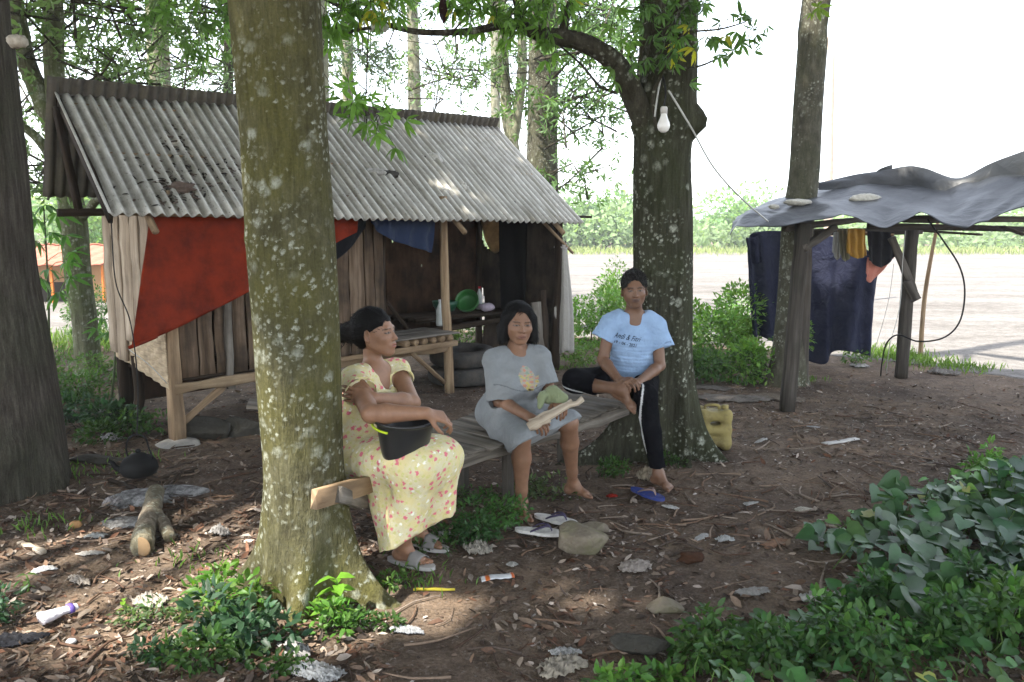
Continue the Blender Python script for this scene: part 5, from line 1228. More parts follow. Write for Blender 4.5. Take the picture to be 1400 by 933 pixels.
sRe = shR*.55+elR*.45+V3(-.035, 0, .0); sLe = shL*.38+elL*.62+V3(.03, 0, .01); s.sleeve(shR, sRe, .058, .074, .03); s.sleeve(shL, sLe, .058, .076, .03)
s.ell(neck + Ff @ V3(0, .025, .034), (.090, .080, .048), Ff, .006, True)
cR, cL = shR*.52+elR*.48, shL*.35+elL*.65
s.opening(shR, sRe, 0, .074); s.opening(shL, sLe, 0, .076)
V, Q = skin(s, .0040, 1, noise=lambda x, y, z: .0035*wob(x*13, y*13, z*8, 61) + .016*np.abs(wob(x*7+z*10, y*7, z*30, 62))*np.clip((.94-z)/.14, 0, 1)*np.clip((.15-np.abs(x-chest[0]))/.03, 0, 1) + .0025*np.abs(wob(x*24, y*24, z*20, 63)))
shirt = link('t_shirt', V, [Q], mat_cloth('light_blue_cotton', (.26, .37, .54), 500, fold=18, dirt=.15), man)
bv = BVHTree.FromPolygons([Vector(v) for v in V.tolist()], Q.tolist())
M_ink = mat_plain('navy_print', (.012, .016, .03), .8, namt=0, bump=0)
def lettering(txt, px, py, px2, py2, shear, name, size_k=1.0, bold=.0):
    cu = bpy.data.curves.new(name, 'FONT'); cu.body = txt; cu.shear = shear; cu.size = 1; cu.align_x = 'CENTER'; cu.align_y = 'CENTER'; cu.resolution_u = 3; cu.offset = bold; cu.space_character = 1.05
    o = bpy.data.objects.new(name, cu); COL.objects.link(o); bpy.context.view_layer.update()
    me = bpy.data.meshes.new_from_object(o.evaluated_get(bpy.context.evaluated_depsgraph_get())); bpy.data.objects.remove(o)
    v = np.empty(len(me.vertices)*3, np.float32); me.vertices.foreach_get('co', v); v = v.reshape(-1, 3).astype(float); F = [list(p.vertices) for p in me.polygons]
    import bmesh
    bm = bmesh.new(); bm.from_mesh(me); bmesh.ops.triangulate(bm, faces=bm.faces)
    for _ in range(2): bmesh.ops.subdivide_edges(bm, edges=[e for e in bm.edges if e.calc_length() > .06], cuts=1)
    bmesh.ops.triangulate(bm, faces=bm.faces); bm.verts.ensure_lookup_table()
    v = np.array([x.co for x in bm.verts]); F = np.array([[x.index for x in f.verts] for f in bm.faces]); bm.free()
    a = at(px, py, 4.9); b = at(px2, py2, 4.9); ctr = (a+b)/2; ex = nz(b-a); ez = nz(np.cross(np.cross(ex, V3(0, 0, 1)), ex)); W_ = v[:, 0].max()-v[:, 0].min(); k = np.linalg.norm(b-a)/W_
    out = []
    for p in v:
        w_ = ctr + ex*p[0]*k + ez*p[1]*k*size_k; h_ = bv.ray_cast(Vector(w_) + Vector((0, -.3, 0)), Vector((0, 1, 0)))
        out.append(np.array(h_[0]) + V3(0, -.0016, 0) if h_[0] is not None else w_)
    link(name, np.array(out), [F], M_ink, shirt, smooth=False)
lettering('Andi & Fitri', 841.5, 461, 878, 467, .45, 'name_print', 1.45, .006)
lettering('19 - 06 - 2021', 843, 470.5, 872, 475.5, .05, 'date_print', 1.2, .014)
s = Solid()
s.cap(hipR, knR, .094, .072, .04); s.cap(hipL, knL, .092, .070, .03); s.ell(pel + V3(0, 0, .0), (.150, .13, .12), Ff, .05)
shR_end = knR*.52+anR*.48; s.cap(knR, shR_end, .070, .066, .03); s.cap((hipR+knR)/2, knR, .08, .072, .03)
s.chain([knL, knL*.55+anL*.45, knL*.05+anL*.95], [.070, .060, .050], .02)
s.cap(shR_end + nz(anR-knR)*.058, anR, .085, .08, .004, True); pz = knL*.04+anL*.96; s.plane(pz, nz(anL-knL), .004) if False else s.cap(pz + V3(0, 0, -.06), pz + V3(0, 0, -.12), .095, .09, .004, True)
V, Q = skin(s, .0042, 1, noise=lambda x, y, z: .005*wob(x*16, y*16, z*12, 71) + .005*wob(x*10, y*10, z*45, 72)*np.clip((.5-z)/.2, .2, 1) + .004*np.abs(wob(x*30, y*30, z*26, 73)))
C = np.tile((.006, .006, .0075), (len(V), 1)).astype(float)
ln = resample([J(885, 520, 4.66), J(880, 545, 4.62), J(879, 580, 4.62), J(884, 610, 4.62), J(888, 628, 4.62)], 120)
v2 = V[:, 1] < 4.80
pxV = V[:, 0]; lx_ = np.interp(-V[:, 2], -ln[:, 2], ln[:, 0]); C[v2 & (np.abs(pxV - lx_) < .0055) & (V[:, 2] < ln[0, 2]) & (V[:, 2] > ln[-1, 2]-.01)] = (.6, .6, .6)
lk = knR - V3(0, 0, .045); ang = V[:, 0] < knR[0] + .14; C[ang & (np.abs(V[:, 2] - (knR[2]-.050 - (V[:, 0]-knR[0])*.25)) < .0045) & (V[:, 1] < knR[1]+.02)] = (.5, .5, .5)
link('trousers', V, [Q], mat_cloth('black_track_cloth', None, 500, .9, 16, .1, 0), man, C)
# ------------------------------------------------------------ tarp shelter on the right
M_tarpb = None
t = NT('black_plastic_tarp'); co = t.coord(); n_ = t.noise(co, 2.2, 5, .65)
M_tarpb = t.fin(t.mix(t.ramp(n_, [(.42, 0.0), (.66, .8)]), (.010, .0115, .013), (.029, .031, .034)), .46, t.bump(t.voro(co, 4, 'F1'), .4, .04, t.bump(t.noise(co, 7, 5, .6, 1.2), .5, .02)), .38)
t = NT('blue_tarp'); co = t.coord(); n_ = t.noise(co, 3, 5, .65)
M_blue = t.fin(t.mix(t.ramp(n_, [(.42, 0.0), (.68, .7)]), (.013, .015, .031), (.028, .031, .050)), .75, t.bump(t.noise(co, 8, 4, .6, .8), .9, .04), .2)
M_post = mat_wood('grey_post_wood', (.035, .030, .026), (.075, .065, .055), (.13, .115, .10), 40, (.03, .03, .022), .5)
SH = thing('tarp_shelter', 'open pole shelter roofed with sagging black plastic tarp', 'shelter', gr(1160, 540))
front = [at(998, 326, 6.75), at(1006, 308, 6.7), at(1040, 311, 6.65), at(1076, 309, 6.6), at(1110, 302, 6.6), at(1150, 294, 6.6), at(1180, 307, 6.55), at(1212, 311, 6.55), at(1240, 300, 6.55), at(1258, 291, 6.5), at(1285, 304, 6.4), at(1322, 314, 6.35), at(1345, 304, 6.3), at(1362, 294, 6.3), at(1400, 283, 6.2), at(1450, 276, 6.1), at(1520, 268, 6.0)]
mid = [at(1003, 303, 7.2), at(1033, 286, 7.3), at(1080, 282, 7.4), at(1130, 276, 7.5), at(1180, 270, 7.5), at(1240, 268, 7.5), at(1300, 276, 7.4), at(1350, 262, 7.2), at(1400, 252, 7.0), at(1460, 240, 6.8), at(1520, 232, 6.7)]
back = [at(1010, 300, 7.9), at(1040, 282, 8.3), at(1078, 268, 8.45), at(1118, 258, 8.5), at(1170, 246, 8.5), at(1241, 234, 8.4), at(1270, 238, 8.3), at(1306, 249, 8.1), at(1346, 232, 7.9), at(1400, 211, 7.6), at(1520, 188, 7.2)]
def lin(P, n):
    P = np.asarray(P, float); t_ = np.linspace(0, len(P)-1, n); return np.stack([np.interp(t_, np.arange(len(P)), P[:, i]) for i in range(3)], 1)
n = 160; A = .75*lin(front, n) + .25*resample(front, n); B = lin(mid, n); C_ = lin(back, n); m = 50; v = np.linspace(0, 1, m)[:, None, None]
P = A[None]*(1-v)*(1-2*v)*1 + B[None]*4*v*(1-v) + C_[None]*v*(2*v-1)
u = np.linspace(0, 1, n)[None, :]; tri = lambda q: np.abs((q % 2) - 1) - .5
P[..., 2] += .022*tri(u*11 + v[..., 0]*2.3) + .018*tri(u*17 - v[..., 0]*4.1) + .014*tri(v[..., 0]*5 + u*6) + .006*wob(u*40, v[..., 0]*14, 0, 120)
P[..., 1] += .02*wob(u*15, v[..., 0]*5, 0, 122)
MB().grid(P[:, ::-1], (1, 1, 1), .003).build('tarp_roof', M_tarpb, SH)
# loose upper flap along the back edge
fb = [at(1116, 256, 8.2), at(1160, 247, 8.2), at(1200, 240, 8.1), at(1241, 233, 8.0), at(1262, 236, 7.95), at(1306, 250, 7.9), at(1350, 232, 7.7), at(1400, 212, 7.4), at(1500, 178, 7.0)]
ff = [at(1118, 264, 8.15), at(1160, 262, 8.1), at(1200, 264, 8.0), at(1241, 268, 7.9), at(1262, 270, 7.85), at(1306, 266, 7.8), at(1350, 262, 7.6), at(1400, 252, 7.3), at(1500, 244, 6.9)]
A = resample(ff, 70) + V3(0, -.02, .03); B = resample(fb, 70) + V3(0, 0, .04); v = np.linspace(0, 1, 16)[:, None, None]
P = A[None]*(1-v) + B[None]*v; P[..., 2] += .025*np.sin(v[..., 0]*math.pi) + .012*wob(np.linspace(0, 12, 70)[None], v[..., 0]*3, 0, 125)
MB().grid(P[:, ::-1], (1, 1, 1), .003).build('loose_flap', M_tarpb, SH)
MB().grid(np.array([[at(1196+x_*24, 238-y_*13*(x_**.5), 8.1) for x_ in np.linspace(0.02, 1, 6)] for y_ in np.linspace(0, 1, 5)]), (1, 1, 1), .003).build('torn_corner', M_tarpb, SH)
def spost(a, b, w, h, mat=M_post, name='post', up=(0, 1, 0)): MB().bar(a, b, w, h, up=up, seg=8, jit=.0018).build(name, mat, SH)
b0 = gr(1076, 562); t0 = at(1098, 306, 6.85); spost(b0 - V3(0, 0, .03), t0, .11, .10)
b1 = gr(1097, 527); t1 = at(1103, 300, 7.8); spost(b1 - V3(0, 0, .03), t1, .09, .09)
b2 = gr(1232, 516); t2 = at(1247, 312, 8.3); spost(b2 - V3(0, 0, .03), t2, .11, .10)
MB().tube([gr(1258, 489), at(1265, 400, 9.5), at(1282, 305, 9.4)], [.028, .024, .018], 8, 14, wobble=.03).build('bamboo_pole', M_pole, SH)
spost(at(1098, 340, 6.8), at(1140, 312, 7.2), .06, .07, name='brace', up=(0, 1, 0)); spost(at(1219, 325, 8.2), at(1250, 400, 8.2), .075, .04, name='brace', up=(0, 1, 0))
spost(at(1238, 385, 8.15), at(1253, 411, 8.1), .09, .05, name='short_board')
spost(at(1075, 312, 6.9), at(1180, 300, 7.9), .06, .06, name='beam', up=(0, 0, 1)); spost(at(1100, 318, 8.6), at(1260, 316, 8.5), .07, .07, name='beam', up=(0, 0, 1))
spost(at(1185, 309, 8.1), at(1420, 314, 7.6), .06, .06, name='beam', up=(0, 0, 1)); spost(at(1235, 300, 6.9), at(1560, 300, 6.6), .05, .06, name='beam', up=(0, 0, 1))
spost(at(1265, 316, 7.8), at(1340, 321, 7.4), .10, .02, name='loose_board', up=(0, 0, 1)); spost(at(1370, 310, 7.2), at(1400, 321, 7.2), .09, .02, name='loose_board', up=(0, 0, 1))
MB().tube([gr(1620, 560), at(1560, 300, 6.6)], .05, 8, 5).build('post', M_post, SH)
# things lying on the tarp
M_attr = mat_attr('litter', .85, 40, .5, .6, .006)
for (px, py, Y, r, lab) in ((1090, 277, 7.35, (.12, .06, .03), 'flat pale lump of leaves resting on the left of the tarp roof'), (1183, 273, 7.45, (.15, .07, .05), 'grey ragged clump on the middle of the tarp roof'), (1058, 283, 7.2, (.045, .03, .025), 'small pale lump near the left end of the tarp roof')):
    MB().blob(at(px, py, Y) + V3(0, 0, -.0), r, 24, 12, px, .3, (.42, .40, .35), freq=5).build('debris', M_attr, label=lab, cat='debris')
# blue tarp screen
top = [at(1022, 332, 9.0), at(1032, 318, 9.1), at(1070, 316, 9.2), at(1120, 320, 9.25), at(1160, 330, 9.1), at(1190, 345, 9.0), at(1202, 366, 9.3)]
bot = [at(1030, 460, 8.9), at(1045, 462, 9.0), at(1075, 478, 9.1), at(1120, 498, 9.1), at(1150, 480, 9.0), at(1184, 486, 9.1), at(1186, 484, 9.5)]
MB().grid(drape(top, bot, 110, 60, .07, 6, seed=130, out=(0, -1, 0)), (1, 1, 1), .003).build('tarp', M_blue, label='dark blue tarp hung as a screen behind the leaning trunk', cat='tarp')
MB().grid(drape([at(1020, 325, 8.7), at(1028, 325, 8.8), at(1040, 322, 8.8)], [at(1024, 352, 8.7), at(1032, 362, 8.75), at(1042, 358, 8.8)], 20, 14, .03, 2, seed=133), (1, 1, 1), .003).build('cloth', M_blue, label='folded end of blue tarp bunched below the tarp roof corner', cat='cloth')
# washing
MB().tube([at(1145, 318, 8.5), at(1195, 320, 8.4), at(1222, 322, 8.3)], .02, 8, 6).build('rail', M_pole, SH)
def cloth(px, top_, bot_, Y, mat, label, seed, amp=.02, wv=3):
    a = [at(x, y, Y) for x, y in top_]; b = [at(x, y, Y-.02) for x, y in bot_]
    MB().grid(drape(a, b, 36, 26, amp, wv, seed=seed), (1, 1, 1), .004).build('garment', mat, label=label, cat='garment')
cloth(0, ((1158, 313), (1170, 312), (1183, 314)), ((1158, 346), (1172, 354), (1184, 350)), 8.25, mat_cloth('mustard_cloth', (.42, .24, .05)), 'mustard yellow shirt hanging under the tarp shelter', 140)
cloth(0, ((1146, 314), (1152, 314), (1160, 315)), ((1149, 348), (1155, 358), (1164, 350)), 8.33, mat_cloth('olive_cloth', (.20, .19, .13)), 'brownish shirt hanging left of the mustard yellow one', 141)
cloth(0, ((1186, 316), (1205, 317), (1222, 318)), ((1188, 356), (1205, 366), (1226, 350)), 8.3, mat_cloth('charcoal_cloth', (.018, .018, .022)), 'black garment hanging right of the mustard yellow shirt', 142)
cloth(0, ((1186, 352), (1205, 358), (1226, 345)), ((1184, 374), (1190, 386), (1222, 353)), 8.36, mat_cloth('salmon_cloth', (.50, .20, .15)), 'salmon pink cloth showing below the black garment', 143, .012)
cloth(0, ((1140, 318), (1145, 317), (1150, 318)), ((1138, 345), (1144, 356), (1149, 350)), 8.45, mat_cloth('white_cloth', (.4, .4, .38)), 'dingy white cloth at the left end of the washing', 144, .01)
# cables
M_cab = mat_plain('black_cable', (.02, .02, .02), .6, bump=0); M_wh = mat_plain('white_cord', (.5, .5, .47), .7, bump=0)
MB().tube([at(1268, 300, 6.7), at(1290, 330, 6.7), at(1312, 365, 6.7), at(1319, 400, 6.7), at(1312, 440, 6.7), at(1290, 462, 6.7), at(1255, 467, 6.8), at(1228, 458, 7.0), at(1212, 470, 7.2), at(1206, 495, 7.6), at(1204, 514, 7.9)], .007, 6, 60).build('cable', M_cab, label='black cable hanging in a big loop beside the shelter post', cat='cable')
MB().tube([at(1238, 316, 8.1), at(1234, 360, 8.1), at(1230, 420, 8.1), at(1216, 475, 8.1), gr(1212, 512)], .004, 5, 30).build('cord', M_wh, label='thin pale cord hanging down in front of the shelter post', cat='cord')
MB().tube([at(1222, 360, 8.6), at(1215, 410, 8.6), at(1200, 465, 8.7), gr(1190, 490)], .003, 5, 30).build('cord', M_wh, label='fine white cord trailing beside the blue tarp screen', cat='cord')
# ------------------------------------------------------------ bulb on the forked tree, with its wires
bu = thing('light_bulb', 'unlit white bulb hanging from a cord on the forked tree', 'bulb', at(907, 182, 5.1))
c = at(907, 182, 5.10)
MB().lathe([(0, 0), (.016, .003), (.030, .014), (.038, .032), (.040, .045), (.036, .062), (.026, .085), (.020, .105), (.019, .118), (0, .118)], c, 28).build('globe', mat_plain('opal_glass', (.82, .80, .76), .25, 5, .02, 0, spec=.6), bu)
MB().lathe([(.0, .116), (.021, .116), (.022, .150), (.018, .158), (0, .16)], c, 20).build('socket', mat_plain('white_socket', (.55, .53, .50), .5), bu)
MB().tube([c + V3(0, 0, .158), at(910, 128, 5.12), at(908, 112, 5.2), at(904, 98, 5.24)], .007, 6, 16).build('cord', M_cab, bu)
MB().tube([at(914, 124, 5.12), at(945, 175, 5.3), at(975, 228, 5.6), at(1010, 268, 6.1), at(1050, 303, 6.6)], .0065, 6, 30).build('wire', M_wh, label='pale wire running from the bulb down to the tarp shelter', cat='wire')
MB().tube([at(895, 160, 5.21), at(899, 130, 5.22), at(905, 100, 5.22)], .006, 6, 10).build('cord', M_wh, label='pale cord lying along the trunk left of the bulb', cat='cord')
MB().tube([at(950, 122, 20), at(1150, 50, 20), at(1290, 8, 20), at(1330, -8, 20)], .012, 5, 20).build('overhead_wire', mat_plain('grey_wire', (.3, .3, .3), .6, bump=0), label='faint overhead wire crossing the white sky on the right', cat='wire')
# ------------------------------------------------------------ plank platform between the two trees
BF0, BD, BN = V3(-.72, 3.47, 0), nz(V3(.658, .753, 0)), nz(V3(-.753, .658, 0))
def Bp(s, d, z=.42): return BF0 + BD*s + BN*d + V3(0, 0, z)
bench = thing('plank_bench', 'low grey plank platform running between the two near trees', 'bench', Bp(1.2, .25, 0))
MB().bar(Bp(-.12, .015, .385), Bp(2.28, .02, .385), .05, .075, seg=14, jit=.004).build('front_beam', M_greywood, bench)
MB().bar(Bp(-.05, .47, .38), Bp(2.28, .5, .38), .05, .07, seg=14, jit=.004).build('back_beam', M_greywood, bench)
x = .05
while x < 2.18:
    wd = rng.uniform(.09, .15); MB().bar(Bp(x + wd/2 + rng.normal(0, .006), -.03 + rng.uniform(-.03, .02), .433), Bp(x + wd/2 + rng.normal(0, .006), .53 + rng.uniform(-.03, .05), .433 + rng.uniform(-.003, .006)), wd - .010, .020, seg=6, jit=.0022).build('plank', M_greywood, bench); x += wd
for (s_, d_) in ((.25, .42), (1.15, .08), (1.15, .44), (2.1, .42)): MB().tube([Bp(s_, d_, -.04), Bp(s_, d_, .35)], .035, 8, 4, wobble=.04).build('leg', M_post, bench)
MB().bar(at(430, 683, 3.02), at(513, 660, 3.47), .03, .075, up=(0, 0, 1), seg=3, jit=.0008, cham=.05).build('end_board', M_pole, bench)
MB().bar(at(462, 676, 3.14), at(512, 690, 3.60), .03, .06, up=(0, 0, 1), seg=4, jit=.002).build('cross_bearer', M_greywood, bench)
sb = thing('projecting_board', 'short pale board end jutting out left behind the nearest tree', 'board', gr(352, 590))
MB().bar(at(339, 552, 4.7), at(440, 560, 4.8), .20, .022, seg=5, jit=.002).build('board', M_greywood, sb)
MB().bar(gr(420, 606), at(420, 562, 4.75), .06, .06, up=(0, 1, 0), seg=4).build('leg', M_dark, sb)
# ------------------------------------------------------------ things held and set down
bk = thing('bucket', 'black plastic bucket with a lime handle on the seated woman\'s lap', 'bucket', at(553, 620, 3.40))
t = NT('black_bucket_plastic'); M_bucket = t.fin((.018, .018, .019), .38, t.bump(t.noise(t.coord(), 20, 3), .08, .003), .5)
c = at(553, 626, 3.41) ; ax = nz(V3(.04, -.04, 1))
MB().lathe([(0, 0), (.088, 0), (.096, .004), (.102, .03), (.125, .158), (.129, .168), (.139, .170), (.141, .178), (.137, .182), (.128, .180), (.123, .160), (.098, .012), (0, .010)], c, 48, ax).build('shell', M_bucket, bk)
MB().tube([c + ax*.171 + V3(-.142*math.cos(a), -.142*math.sin(a), -.006 - .02*math.sin(a)) for a in np.linspace(-.2, 1.15, 14)], .0055, 8).build('handle', mat_plain('lime_plastic', (.42, .55, .03), .45), bk)
M_split = mat_wood('split_firewood', (.28, .22, .16), (.46, .38, .29), (.60, .52, .42), 50, (.2, .16, .12), .3, var=.2)
fwd_ = thing('split_wood', 'split pale sticks of firewood held across the grey dress', 'firewood', at(760, 562, 4.08))
MB().bar(at(722, 584, 4.03), at(797, 545, 4.08), .045, .022, up=(0, -.6, .8), seg=8, jit=.004, taper=.6).build('stick', M_split, fwd_)
MB().bar(at(724, 577, 4.06), at(782, 548, 4.10), .030, .018, up=(0, -.4, .9), seg=8, jit=.003, taper=.7).build('stick', M_split, fwd_)
MB().bar(at(726, 587, 4.02), at(752, 574, 4.04), .02, .02, up=(0, -.4, .9), seg=5, jit=.003).build('stick', M_split, fwd_)
s = Solid(); q0 = J(760, 549, 4.19)
s.ell(J(751, 541, 4.2), (.040, .038, .045), None, .02); s.ell(J(764, 546, 4.17), (.038, .034, .030), None, .02); s.cap(J(742, 540, 4.18), J(738, 556, 4.14), .026, .012, .02); s.cap(J(756, 534, 4.2), J(771, 543, 4.17), .030, .024, .02)
V, Q = skin(s, .0034, 1, noise=lambda x, y, z: .008*wob(x*40, y*40, z*40, 150) + .006*np.abs(wob(x*80, y*80, z*60, 151)))
link('cloth', V, [Q], mat_cloth('olive_green_cloth', (.20, .23, .13)), label='olive green cloth bundled at the grey-dressed woman\'s wrist', cat='cloth')
# flip flops
def flipflop(px, py, ang, label, solec, strapc, parts=True, size=.95, up_=.02):
    p = gr(px, py); f = V3(math.cos(R(ang)), math.sin(R(ang)), 0); z0 = float(gz(p[0], p[1])) + up_
    T = thing('flip_flop', label, 'flip-flop', (p[0], p[1], z0)); ms = mat_plain('foam_sole', solec, .75, dirt=(.12, .09, .07), dirtamt=.4, dscale=20)
    O, f_, sd_, u_, o_ = sandal(V3(p[0], p[1], z0 + .072*size + .018) - f*.045, f, ms, None, T, size); o_.name = 'sole'
    mb = MB(); a = O + f_*.115*size + u_*.002; mst = mat_plain('strap_plastic', strapc, .5)
    for k in (-1, 1): mb.tube([a, a + u_*.028 - f_*.02 + sd_*.006*k, O + f_*.045*size + sd_*.036*k + u_*.022, O + f_*.0 + sd_*.034*k*size + u_*.0], [.005, .008, .009, .006], 8, 16, flat=.5)
    mb.build('strap', mst, T)
flipflop(738, 733, -12, 'white flip-flop with dark straps nearest the bare foot', (.62, .60, .56), (.06, .05, .09))
flipflop(760, 717, -30, 'white flip-flop with dark straps lying behind its pair', (.62, .60, .56), (.06, .05, .09))
flipflop(885, 683, -52, 'blue flip-flop lying in front of the man\'s bare foot', (.03, .05, .20), (.20, .14, .12))
# jerrycan
jc = thing('jerrycan', 'dirty yellow plastic jerrycan standing right of the forked tree', 'jerrycan', gr(980, 622))
s = Solid(); p = gr(978, 618, 0); p = p + V3(0, .10, 0)
for dx in (-.085, .085):
    for dy in (-.06, .06): s.cap(p + V3(dx, dy, .03), p + V3(dx, dy, .27), .032, .032, .02)
for dy in (-.06, 0, .06): s.cap(p + V3(-.08, dy, .15), p + V3(.08, dy, .15), .034, .034, .04); s.cap(p + V3(-.08, dy, .06), p + V3(.08, dy, .06), .034, .034, .04); s.cap(p + V3(-.08, dy, .25), p + V3(.08, dy, .25), .034, .034, .04)
for k in (-1, 1): s.cap(p + V3(-.1, -.115, .12 + .05*k), p + V3(.1, -.115, .12+.05*k), .016, .016, .01, True)
V, Q = skin(s, .006, 2, noise=lambda x, y, z: .003*wob(x*20, y*20, z*20, 160))
M_jc = mat_plain('yellowed_plastic', (.27, .22, .085), .55, 6, .2, .2, dirt=(.14, .11, .05), dirtamt=.8, dscale=9)
link('body', V, [Q], M_jc, jc)
MB().tube([p + V3(-.06, 0, .29), p + V3(-.05, 0, .318), p + V3(.03, 0, .318), p + V3(.045, 0, .29)], .011, 8, 12).build('handle', M_jc, jc)
MB().lathe([(0, .28), (.024, .28), (.024, .32), (0, .32)], p + V3(.085, 0, 0), 16).build('cap', M_jc, jc)
# kettle over the ashes
M_soot = mat_plain('sooty_metal', (.010, .010, .010), .65, 30, .3, .4, .003)
kt = thing('kettle', 'soot-black kettle hanging over the ashes on a thin wire', 'kettle', at(190, 650, 4.5)); c = at(191, 650, 4.5)
MB().lathe([(0, 0), (.070, .0), (.092, .012), (.105, .040), (.100, .075), (.078, .108), (.045, .122), (.044, .126), (.02, .136), (.0, .138)], c, 36).build('body', M_soot, kt)
MB().lathe([(0, .134), (.012, .136), (.016, .150), (.008, .158), (0, .16)], c, 14).build('knob', M_soot, kt)
MB().tube([c + V3(-.080, -.02, .035), c + V3(-.120, -.03, .055), c + V3(-.135, -.035, .085), c + V3(-.155, -.04, .10)], [.022, .016, .012, .010], 10, 12).build('spout', M_soot, kt)
MB().tube([c + V3(-.062, 0, .115), c + V3(-.068, 0, .17), c + V3(-.045, 0, .225), c + V3(.0, 0, .245), c + V3(.048, 0, .225), c + V3(.062, 0, .17), c + V3(.085, 0, .10)], .005, 8, 24).build('handle', M_soot, kt)
MB().tube([c + V3(0, 0, .244), at(188, 520, 4.75), at(178, 440, 4.9), at(158, 385, 5.1), at(152, 300, 5.25)], .004, 5, 40).build('wire', M_cab, label='dark wire from the roof corner down to the kettle', cat='wire')
MB().tube([at(176, 478, 5.3), at(205, 500, 5.45), at(228, 524, 5.62)], .003, 5, 8).build('string', M_wh, label='pale string from the rolled red tarp to the corner post', cat='string')
# forked log, stones
lg = thing('log', 'forked pale log lying with one end in the ashes', 'log', gr(205, 735))
M_log = mat_bark('log_bark', (.10, .08, .06), (.20, .165, .125), (.32, .27, .21), (.16, .16, .09), .4, .2, 30)
g0, g1, g2, g3 = gr(214, 686), gr(209, 712), gr(192, 765), gr(229, 748)
MB().tube([g0 + V3(0, 0, .06), g1 + V3(0, 0, .065), (g1+g2)/2 + V3(-.005, 0, .06), g2 + V3(0, .03, .055)], [.048, .050, .052, .056], 14, 24, wobble=.04).build('stem', M_log, lg)
MB().tube([g1 + V3(.01, -.03, .06), (g1+g3)/2 + V3(.02, 0, .05), g3 + V3(0, .03, .04)], [.045, .034, .030], 12, 12, wobble=.05).build('fork', M_log, lg)
MB().lathe([(0, .004), (.045, .004), (.05, 0)], g2 + V3(0, .022, .055), 16, (-.25, -.95, 0)).build('cut_end', mat_plain('cut_wood', (.20, .135, .075), .8), lg)
M_stone = mat_plain('mossy_stone', (.19, .16, .12), .9, 9, .4, .7, .02, dirt=(.12, .13, .05), dirtamt=.6, dscale=5)
M_stoned = mat_plain('dark_stone', (.06, .055, .045), .9, 9, .4, .7, .02)
def rock(c, r, seed, cuts=9):
    rr = np.random.default_rng(seed); n, m = 60, 34; th, ph = np.meshgrid(np.linspace(0, 2*math.pi, n, endpoint=False), np.linspace(0, math.pi, m))
    D = np.stack([np.cos(th)*np.sin(ph), np.sin(th)*np.sin(ph), np.cos(ph)], 2).reshape(-1, 3); rad = np.full(len(D), 1.25)
    for _ in range(cuts + 6):
        nn = nz(rr.normal(size=3)); dd = rr.uniform(.72, .95); k = D @ nn; lim = np.where(k > .05, dd/np.maximum(k, .05), 9); rad = -np.log(np.exp(-rad*26) + np.exp(-lim*26))/26
    V = D*(rad*(1 + .025*wob(D[:, 0]*8, D[:, 1]*8, D[:, 2]*8, seed) + .012*wob(D[:, 0]*25, D[:, 1]*25, D[:, 2]*25, seed+1)))[:, None]*np.asarray(r) + np.asarray(c)
    i, j = np.meshgrid(np.arange(m - 1), np.arange(n), indexing='ij'); i = i.ravel(); j = j.ravel(); kk = (j + 1) % n
    return V, [np.stack([i*n+j, i*n+n+j, i*n+n+kk, i*n+kk], 1)]
def stone(px, py, r, seed, label, mat=M_stone, amp=.22, cat='stone', name='stone', sink=.3):
    p = gr(px, py); z = float(gz(p[0], p[1])); V, F = rock((p[0], p[1], z + r[2]*(1-sink)*.7), r, seed); MB().add(V, F).build(name, mat, label=label, cat=cat)
stone(792, 752, (.135, .10, .085), 5, 'large brown angular stone beside the white flip-flops')
stone(905, 834, (.075, .04, .035), 7, 'small oblong tan stone right of the middle foreground')
stone(872, 888, (.10, .06, .035), 8, 'low dark stone half buried at the bottom of the picture', M_stoned)
stone(812, 726, (.07, .05, .03), 9, 'flat stone behind the large brown angular one')
stone(1005-80, 612+20, (.04, .03, .04), 19, 'mossy fist-sized stone at the right foot of the forked tree')
stone(175, 552, (.09, .06, .07), 12, 'pale block under the far left corner of the hut', M_stone)
stone(128, 635, (.16, .08, .035), 13, 'flat grey stone right of the left edge trunk', M_stoned)
stone(285, 598, (.20, .12, .10), 14, 'smooth dark boulder under the hut floor beside the post', M_stoned, .08)
stone(330, 594, (.20, .12, .08), 15, 'dark rounded boulder under the hut right of the first', M_stoned, .08)
stone(822, 484, (.10, .07, .06), 16, 'grey rubble lump behind the man among weeds', M_stone)
stone(800, 470, (.12, .06, .05), 17, 'pale rubble lump by the corner cloth bundle', M_stone)
